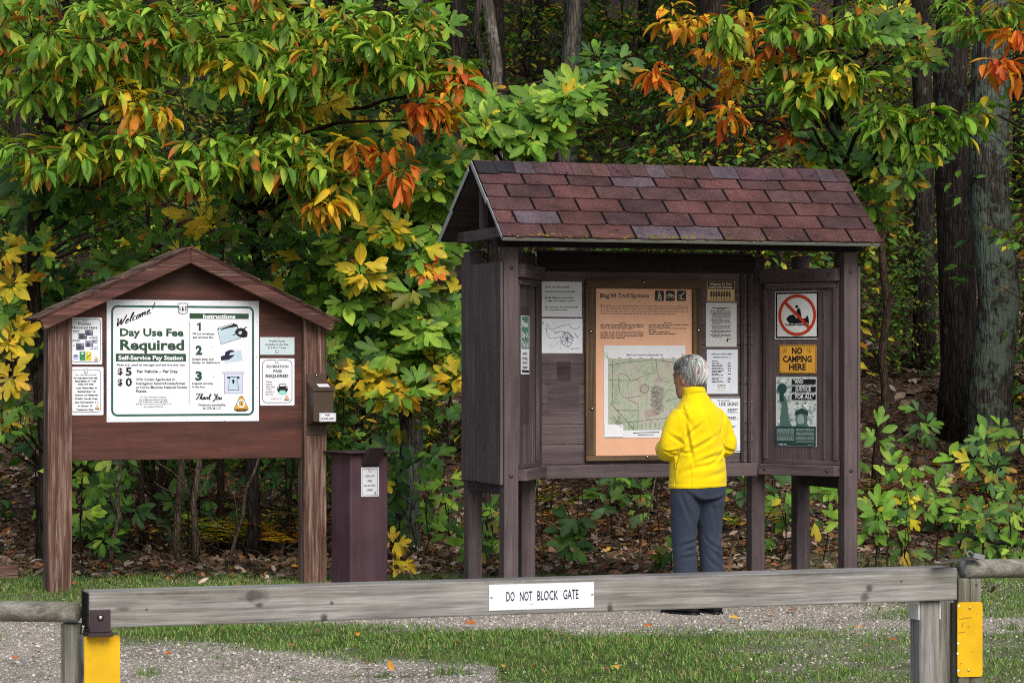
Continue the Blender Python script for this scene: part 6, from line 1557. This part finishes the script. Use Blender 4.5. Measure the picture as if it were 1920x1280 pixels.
bolt_o = MB(); bolt_o.ellipsoid((wp * .78, -.003, ztp - .025), (.005, .003, .005), 8, 6); o = bolt_o.build('nail', [flat('#6d6a66', .5, .6)], fr_, smooth=True); o.matrix_parent_inverse = fr_.matrix_basis.inverted(); o.matrix_basis = G3.M
plate(G3, -.0015, 1795, 1128, 1842, 1268, 'yellow plate with ragged chipped left edge on the right gate post', ((1818, 1139), (1816, 1256)), True)
# ------------------------------------------------------------------ the visitor
ZP = 16.85
pc = at(1308, 1140, ZP); pc.z = gz(pc.x, pc.y)
yaw = R(26)
PM = Matrix.Translation(pc) @ Matrix.Rotation(yaw, 4, 'Z')          # local: x right, y forward (towards the board), z up
person = empty('person', M=PM, label='grey-haired person in a yellow fleece and slate trousers seen from behind reading the map', cat='person')
def ellring(cx, cy, z, a, b_, n=28, p=2.3, tilt=(0, 0)):
    out = []
    for i in range(n):
        t = 2 * math.pi * i / n; c, s_ = math.cos(t), math.sin(t)
        x = a * math.copysign(abs(c) ** (2 / p), c); y = b_ * math.copysign(abs(s_) ** (2 / p), s_)
        out.append(Vector((cx + x, cy + y, z + tilt[0] * x + tilt[1] * y)))
    return out
def remesh(mb, voxel, smooth_it=6):
    me = mb.mesh('tmp', []); o = bpy.data.objects.new('tmp', me); COL.objects.link(o)
    m = o.modifiers.new('r', 'REMESH'); m.mode = 'VOXEL'; m.voxel_size = voxel
    sm = o.modifiers.new('s', 'SMOOTH'); sm.factor = .5; sm.iterations = smooth_it
    bpy.context.view_layer.update(); dg = bpy.context.evaluated_depsgraph_get()
    out = bpy.data.meshes.new_from_object(o.evaluated_get(dg)); bpy.data.objects.remove(o); bpy.data.meshes.remove(me)
    return out
def get_np(me):
    v = np.zeros(len(me.vertices) * 3); me.vertices.foreach_get('co', v); n = np.zeros(len(me.vertices) * 3); me.vertices.foreach_get('normal', n)
    return v.reshape(-1, 3), n.reshape(-1, 3)
def put(me, v, name, mat, sm=True, subd=0):
    me.vertices.foreach_set('co', v.ravel()); me.materials.clear(); me.materials.append(mat); me.polygons.foreach_set('use_smooth', [True] * len(me.polygons)); me.update()
    o = bpy.data.objects.new(name, me); COL.objects.link(o); o.parent = person; me.name = name
    return o
def smoothpath(pts, n):
    """Catmull-Rom through the points, radius carried as a 4th value"""
    P = [Vector((*p[:3], p[3])) if False else np.array(p, float) for p in pts]; P = [2 * P[0] - P[1]] + P + [2 * P[-1] - P[-2]]; out = []
    for i in range(1, len(P) - 2):
        for k in range(n):
            t = k / n; a, b_, c, d = P[i - 1], P[i], P[i + 1], P[i + 2]
            out.append(.5 * ((2 * b_) + (-a + c) * t + (2 * a - 5 * b_ + 4 * c - d) * t * t + (-a + 3 * b_ - 3 * c + d) * t ** 3))
    out.append(P[-2]); return out
def limb(mb, pts, n=5, sides=18):
    q = smoothpath(pts, n); mb.tube([p[:3] for p in q], [p[3] for p in q], sides)
def crease(v, n, c, axis, length, width, depth, wav=0.0):
    """one cloth fold: a valley with a ridge beside it, running along axis through c"""
    c = np.array(c); ax = np.array(axis, float); ax /= np.linalg.norm(ax)
    d = v - c; al = d @ ax; perp = d - al[:, None] * ax; perp -= (perp * n).sum(1, keepdims=True) * n
    side = np.cross(n, ax); side /= np.linalg.norm(side, axis=1, keepdims=True) + 1e-9
    q = (d * side).sum(1) + wav * np.sin(al * 14)
    near = np.exp(-((d * n).sum(1) / .06) ** 2)
    g = np.exp(-(al / length) ** 2) * near * (-np.exp(-(q / width) ** 2) + .75 * np.exp(-((q - width * 2.0) / (width * 1.3)) ** 2) + .35 * np.exp(-((q + width * 2.0) / (width * 1.4)) ** 2))
    return v + n * (0.95 * depth * g)[:, None]
def fabric(name, hexc, hex2, scale, bumpd=.002, rough=.95, sheen=.0, streak=False):
    m, nt, b, out = newmat(name)
    n1 = noise(nt, coords(nt, (1, 1, 1)), scale, 4, .6); n2 = noise(nt, coords(nt, (1, 1, 1)), 7, 3)
    c = ramp(nt, n1, [(.3, lin(hex2)), (.65, lin(hexc))]); c = mixc(nt, 1.0, c, ramp(nt, n2, [(.3, (.9, .9, .9)), (.7, (1.05, 1.05, 1.05))]), 'MULTIPLY')
    nt.links.new(c, b.inputs['Base Color']); b.inputs['Roughness'].default_value = rough; b.inputs['Specular IOR Level'].default_value = .15
    b.inputs['Sheen Weight'].default_value = sheen; bump(nt, n1, b, .35, bumpd); return m
FLEECE = fabric('yellow_fleece', '#ecd010', '#dfc006', 260, .0015, 1.0, .15)
SLACKS = fabric('slate_twill', '#3a4252', '#2d3341', 420, .001, .9, .05)
SKIN = fabric('skin', '#b98871', '#a8745d', 90, .0006, .55)
SHOE = flat('#17181b', .45)
# --- body: head, neck, trunk, arms and hands in one surface
mb = MB()
hd = R(22)      # head turned a little further left than the body
HM = Matrix.Translation((-.034, .045, 1.497)) @ Matrix.Rotation(hd, 4, 'Z') @ Matrix.Rotation(R(-8), 4, 'X') @ Matrix.Scale(1.07, 4)
hr = []
for z, a, b_, cy in ((-.125, .03, .03, .055), (-.115, .05, .052, .04), (-.085, .060, .078, .022), (-.045, .067, .09, .008), (0, .071, .096, .0), (.04, .073, .098, -.004), (.075, .066, .088, -.008), (.098, .045, .06, -.01), (.106, .02, .026, -.01)):
    hr.append([HM @ p for p in ellring(0, cy, z, a, b_, 24, 2.1)])
mb.rings(hr)
mb.ellipsoid((0, .1, -.022), (.012, .02, .022), 10, 8, 0, HM); mb.ellipsoid((0, .094, .022), (.045, .012, .01), 10, 6, 0, HM); mb.ellipsoid((0, .088, -.066), (.024, .012, .008), 10, 6, 0, HM); mb.ellipsoid((0, .088, -.08), (.022, .011, .008), 10, 6, 0, HM)
for sx in (-1, 1):
    mb.ellipsoid((sx * .072, -.004, -.02), (.010, .02, .032), 10, 8, 0, HM); mb.ellipsoid((sx * .03, .086, .0), (.014, .01, .009), 8, 6, 0, HM)
limb(mb, [(-.01, .0, 1.30, .07), (-.015, .012, 1.38, .058), (-.03, .03, 1.45, .056)])
mb.rings([ellring(0, 0, z, a, b_, 24) for z, a, b_ in ((.80, .15, .105), (.95, .145, .10), (1.1, .155, .105), (1.22, .155, .10), (1.29, .11, .08), (1.34, .07, .06))])
WR_ = {}
for sx, sh, el, wr in ((-1, (-.145, .0, 1.23), (-.202, .012, 1.05), (-.115, .245, 1.045)), (1, (.145, .0, 1.23), (.21, -.015, 1.055), (.10, .235, 1.055))):
    limb(mb, [(*sh, .05), ((sh[0] + el[0]) / 2, (sh[1] + el[1]) / 2, (sh[2] + el[2]) / 2, .045), (*el, .038), ((el[0] + wr[0]) / 2, (el[1] + wr[1]) / 2, (el[2] + wr[2]) / 2, .036), (*wr, .026)])
    w0 = Vector(wr); fd = (w0 - Vector(el)).normalized(); up = Vector((0, 0, 1)); side = fd.cross(up).normalized()
    pal_ = w0 + fd * .05; MM = Matrix(((side.x, fd.x, up.x, pal_.x), (side.y, fd.y, up.y, pal_.y), (side.z, fd.z, up.z, pal_.z), (0, 0, 0, 1)))
    mb.ellipsoid((0, 0, 0), (.016, .052, .042), 12, 8, 0, MM)
    for k, L_ in enumerate((.066, .074, .068, .052)):
        z0 = .030 - k * .020; pts = [Vector((0, .035, z0)), Vector((0, .05 + L_ * .35, z0)), Vector((-sx * .018, .05 + L_ * .62, z0 - .002)), Vector((-sx * .036, .05 + L_ * .66, z0 - .004))]
        mb.tube([MM @ p for p in pts], [.0095, .009, .0085, .0075], 8)
    mb.tube([MM @ Vector(p) for p in ((-sx * .004, -.015, .036), (-sx * .02, .02, .052), (-sx * .03, .05, .05), (-sx * .034, .07, .044))], [.013, .011, .010, .008], 8)
me = remesh(mb, .006, 4); v, n = get_np(me); put(me, v, 'body', SKIN)
# eyes
for sx in (-1, 1):
    b = MB(); b.ellipsoid((sx * .03, .087, .006), (.011, .009, .008), 10, 8, 0, HM); b.build('eye', [flat('#d9d5cf', .2)], person, smooth=True)
# --- fleece
mb = MB()
mb.rings([ellring(cx, cy, z, a, b_, 32, 2.25, tl) for z, a, b_, cx, cy, tl in ((.795, .193, .15, .0, -.0, (.03, .0)), (.84, .19, .148, 0, 0, (.02, 0)), (.92, .184, .142, 0, 0, (0, 0)), (1.0, .174, .138, 0, 0, (0, 0)), (1.1, .170, .137, 0, 0, (0, 0)), (1.2, .168, .132, 0, -.002, (0, 0)), (1.25, .156, .122, 0, -.004, (0, 0)), (1.295, .138, .105, -.004, -.004, (0, 0)), (1.335, .10, .088, -.01, 0, (0, 0)), (1.37, .08, .075, -.014, .006, (0, 0)))])
mb.rings([ellring(cx, cy, z, a, b_, 28, 2.1, (0, -.1)) for z, a, b_, cx, cy in ((1.34, .085, .078, -.012, .004), (1.37, .078, .074, -.016, .008), (1.40, .076, .073, -.02, .014), (1.425, .078, .076, -.024, .02))])
for sx, pts in ((-1, [(-.105, .0, 1.24, .08), (-.150, .0, 1.19, .078), (-.182, .006, 1.125, .071), (-.200, .012, 1.055, .066), (-.188, .075, 1.02, .062), (-.155, .165, 1.035, .055), (-.13, .222, 1.043, .046)]),
                (1, [(.105, .0, 1.24, .08), (.152, -.004, 1.19, .076), (.188, -.01, 1.125, .069), (.208, -.014, 1.06, .063), (.19, .06, 1.03, .059), (.15, .15, 1.045, .053), (.115, .212, 1.053, .045)])):
    limb(mb, pts, 5, 20)
me = remesh(mb, .0065, 8); v, n = get_np(me)
v[:, 0] *= 1.0; arm = np.clip((np.abs(v[:, 0]) - .17) / .05, 0, 1)
lump = vnoise(v[:, 0] * 1 + 3, v[:, 2] + v[:, 1] * .7, 9, 5, 3) - .5
v = v + n * (lump * .012)[:, None]
F_ = [((-.125, -.10, 1.10), (.25, 0, -1), .12, .011, .014), ((-.18, -.06, 1.02), (1, .2, .25), .06, .010, .012), ((-.18, -.06, 1.10), (1, 0, -.5), .05, .010, .010), ((-.19, -.04, 1.0), (1, .3, .1), .06, .010, .012),
      ((-.06, -.135, 1.06), (1, 0, .55), .13, .012, .010), ((.02, -.135, .985), (1, 0, .32), .16, .013, .012), ((-.06, -.135, .93), (1, 0, .22), .15, .014, .010), ((.1, -.12, 1.0), (1, 0, .7), .09, .010, .009), ((-.1, -.11, 1.15), (1, 0, .8), .08, .010, .010),
      ((.13, -.08, 1.12), (-.2, 0, -1), .10, .010, .014), ((.19, -.06, 1.03), (1, 0, -.3), .05, .009, .011), ((.185, -.05, .985), (1, 0, -.05), .06, .009, .011), ((.13, -.10, 1.2), (-.5, 0, -1), .09, .012, .007), ((.0, -.12, 1.22), (.3, 0, -1), .10, .014, .006), ((-.13, -.08, 1.24), (.7, 0, -1), .07, .012, .008),
      ((.07, -.13, .88), (1, 0, .25), .10, .016, .007), ((-.02, -.075, 1.395), (1, 0, .08), .06, .006, .007)]
for c, ax, l, w_, d in F_: v = crease(v, n, c, ax, l, w_, d, .002)
hemg = np.exp(-((v[:, 2] - .825) / .004) ** 2) * (np.abs(v[:, 0]) < .24); v = v - n * (hemg * .0025)[:, None]
seam = np.exp(-((v[:, 0] + .118 - .0) / .004) ** 2) * (v[:, 2] < .94) * (v[:, 1] < 0); v = v - n * (seam * .004)[:, None]
put(me, v, 'fleece_jacket', FLEECE)
# --- trousers
mb = MB()
mb.rings([ellring(0, cy, z, a, b_, 30, 2.4) for z, a, b_, cy in ((.73, .165, .12, -.01), (.78, .172, .128, -.014), (.84, .172, .128, -.012), (.92, .160, .118, -.005))])
for sx, pts in ((-1, [(-.088, -.012, .80, .098), (-.092, -.006, .70, .094), (-.094, .004, .58, .084), (-.095, .008, .46, .077), (-.094, .0, .34, .076), (-.092, -.012, .2, .076), (-.09, -.016, .075, .080)]), (1, [(.088, -.012, .80, .098), (.086, -.008, .70, .092), (.088, .0, .58, .082), (.092, .004, .46, .076), (.096, -.006, .34, .075), (.099, -.016, .2, .075), (.10, -.02, .075, .079)])): limb(mb, pts, 5, 22)
me = remesh(mb, .0085, 5); v, n = get_np(me); v[:, 1] *= 1.0
lump = vnoise(v[:, 0] * 1.2 + 9, v[:, 2] * .8, 10, 15, 3) - .5; v = v + n * (lump * .010)[:, None]
for c, ax, l, w_, d in (((-.05, -.11, .715), (1, 0, -.5), .10, .012, .012), ((.08, -.11, .72), (1, 0, .22), .09, .012, .012), ((-.12, -.09, .64), (.55, 0, -1), .12, .012, .009), ((-.06, -.09, .58), (.6, 0, -1), .10, .010, .008), ((.08, -.09, .60), (.3, 0, -1), .12, .011, .007), ((.12, -.08, .5), (-.35, 0, -1), .10, .011, .009),
    ((-.09, -.075, .45), (1, 0, .25), .07, .010, .010), ((-.08, -.075, .41), (1, 0, .3), .06, .009, .009), ((-.1, -.08, .365), (1, 0, .15), .06, .010, .009), ((.09, -.08, .42), (1, 0, -.5), .07, .010, .010), ((.11, -.08, .36), (1, 0, -.8), .07, .010, .009), ((.08, -.08, .31), (1, 0, -.7), .06, .010, .008), ((-.09, -.09, .15), (1, 0, .2), .06, .01, .008), ((.1, -.09, .15), (1, 0, -.2), .06, .01, .008)):
    v = crease(v, n, c, ax, l, w_, d, .002)
put(me, v, 'trousers', SLACKS)
# --- shoes
for sx, ang in ((-1, .35), (1, .05)):
    b = MB(); M = Matrix.Translation((sx * .09, -.03, 0)) @ Matrix.Rotation(ang, 4, 'Z'); rr_ = []
    for y, a, z1 in ((-.075, .026, .06), (-.06, .036, .085), (-.02, .039, .09), (.04, .040, .08), (.10, .046, .058), (.15, .047, .05), (.19, .036, .042), (.205, .018, .03)):
        ring = []
        for i in range(16):
            t = 2 * math.pi * i / 16; z = z1 / 2 + z1 / 2 * math.sin(t); ring.append(M @ Vector((a * math.copysign(abs(math.cos(t)) ** .7, math.cos(t)), y, max(.012, z) if math.sin(t) > -.8 else .012)))
        rr_.append(ring)
    b.rings(rr_)
    so_ = [M @ Vector((x, y, z)) for z in (.0, .0125) for x, y in ((-.03, -.08), (.03, -.08), (.042, -.03), (.04, .04), (.05, .13), (.04, .19), (.0, .212), (-.04, .19), (-.05, .13), (-.04, .04), (-.042, -.03))]
    b.add(so_, [tuple(range(10, -1, -1)), tuple(range(11, 22))] + [(i, (i + 1) % 11, 11 + (i + 1) % 11, 11 + i) for i in range(11)])
    b.build('shoe', [SHOE], person, smooth=True)
# --- hair: a cap plus combed locks
def hairmat():
    m, nt, b, out = newmat('grey_hair'); a = nd(nt, 'ShaderNodeAttribute', attribute_name='col'); nt.links.new(a.outputs['Color'], b.inputs['Base Color']); b.inputs['Roughness'].default_value = .45; b.inputs['Specular IOR Level'].default_value = .4; return m
HAIR = hairmat(); random.seed(41)
mb = MB(); ctr = Vector((0, -.014, .028)); ra = Vector((.088, .108, .092))
hue = lambda: tuple(x * random.uniform(.7, 1.3) for x in lin(random.choice(['#a8a6a4', '#bcbab8', '#969492', '#84817f', '#cfcdcb', '#90877f'])))
def hp(th, ph, k=1.0):      # th: polar from crown, ph: around (0 = forward)
    r_ = Vector((ra.x * math.sin(th) * math.sin(ph), ra.y * math.sin(th) * math.cos(ph), ra.z * math.cos(th))) * k
    if th > 1.5: r_.z -= (th - 1.5) * .045; r_.x *= 1 - .10 * (th - 1.5); r_.y *= 1 - .10 * (th - 1.5)
    return HM @ (ctr + r_)
def thmax(ph):
    a = abs(((ph + math.pi) % (2 * math.pi)) - math.pi)   # 0 front .. pi back
    return 1.0 + .18 * min(1, a / .9) if a < .9 else (1.35 if a < 1.25 else 1.62 if a < 1.75 else 2.25)
N1, N2 = 40, 12; vs = []; cols = []
for i in range(N2):
    for j in range(N1):
        ph = 2 * math.pi * j / N1; vs.append(hp(.03 + (thmax(ph) - .03) * i / (N2 - 1), ph, .97))
mb.add(vs, [(i * N1 + j, i * N1 + (j + 1) % N1, (i + 1) * N1 + (j + 1) % N1, (i + 1) * N1 + j) for i in range(N2 - 1) for j in range(N1)], 0, lin('#6c6a6a'))
cr_th, cr_ph = .45, math.pi      # hair whorl at the back of the crown
for k in range(1500):
    ph = random.uniform(0, 2 * math.pi); tm = thmax(ph); t0 = random.uniform(.05, .8) * tm if random.random() < .8 else .05; t1 = min(tm + random.uniform(-.1, .12), t0 + random.uniform(.45, 1.0)); sw = random.uniform(-.25, .45) + .25; c = hue(); off = random.uniform(.975, 1.05)
    n_ = 6; L_ = []; Rr = []; wdt = random.uniform(.0016, .0042)
    for i in range(n_):
        t = i / (n_ - 1); p = hp(t0 + (t1 - t0) * t, ph + sw * t * (1 + .3 * math.sin(k)), off + .03 * math.sin(t * 3.1) - .025 * t * t); p2 = hp(t0 + (t1 - t0) * t, ph + sw * t * (1 + .3 * math.sin(k)) + .02, off)
        sd = (p2 - p).normalized() * wdt * (1 - .8 * t * t) ; L_.append(p - sd); Rr.append(p + sd)
    mb.add(L_ + Rr, [(i, i + 1, n_ + i + 1, n_ + i) for i in range(n_ - 1)], 0, c)
mb.build('hair', [HAIR], person, smooth=True)
# ------------------------------------------------------------------ camera, light
cam = bpy.data.cameras.new('camera'); co = bpy.data.objects.new('camera', cam); COL.objects.link(co); S.camera = co
co.location = (0, 0, HC); co.rotation_euler = (R(90), 0, 0)
cam.sensor_width = 36; cam.lens = F / 1920 * 36; cam.shift_y = (HZ - 640) / 1920; cam.clip_end = 600; cam.clip_start = .1
cam.dof.use_dof = True; cam.dof.focus_distance = 17.6; cam.dof.aperture_fstop = 14.0
w = bpy.data.worlds.new('World'); S.world = w; w.use_nodes = True
nt = w.node_tree; nt.nodes.clear()
sk = nt.nodes.new('ShaderNodeTexSky'); sk.sky_type = 'NISHITA'; sk.sun_disc = False; sk.sun_elevation = R(42); sk.sun_rotation = R(160); sk.dust_density = 3.0; sk.air_density = 1.0; sk.ozone_density = 1.0
bg = nt.nodes.new('ShaderNodeBackground'); bg.inputs[1].default_value = SKY
ow = nt.nodes.new('ShaderNodeOutputWorld'); nt.links.new(sk.outputs[0], bg.inputs[0]); nt.links.new(bg.outputs[0], ow.inputs[0])
sl_ = bpy.data.lights.new('sun', 'SUN'); so = bpy.data.objects.new('sun', sl_); COL.objects.link(so)
sl_.energy = SUN; sl_.angle = R(40); sl_.color = (1.0, .965, .91)
el, rot = R(42), R(160)
dvec = -Vector((math.sin(rot) * math.cos(el), math.cos(rot) * math.cos(el), math.sin(el)))
so.rotation_euler = dvec.to_track_quat('-Z', 'Y').to_euler()
so.location = (3, -6, 12)
S.view_settings.view_transform = 'Standard'; S.view_settings.look = 'None'; S.view_settings.gamma = 1.0; S.view_settings.exposure = EXPO
S.render.engine = 'CYCLES'; S.cycles.use_denoising = DENOISE; S.cycles.pixel_filter_type = 'BLACKMAN_HARRIS'; S.cycles.filter_width = 1.05
S.cycles.max_bounces = 6; S.cycles.transparent_max_bounces = 4; S.cycles.diffuse_bounces = 3; S.cycles.glossy_bounces = 2
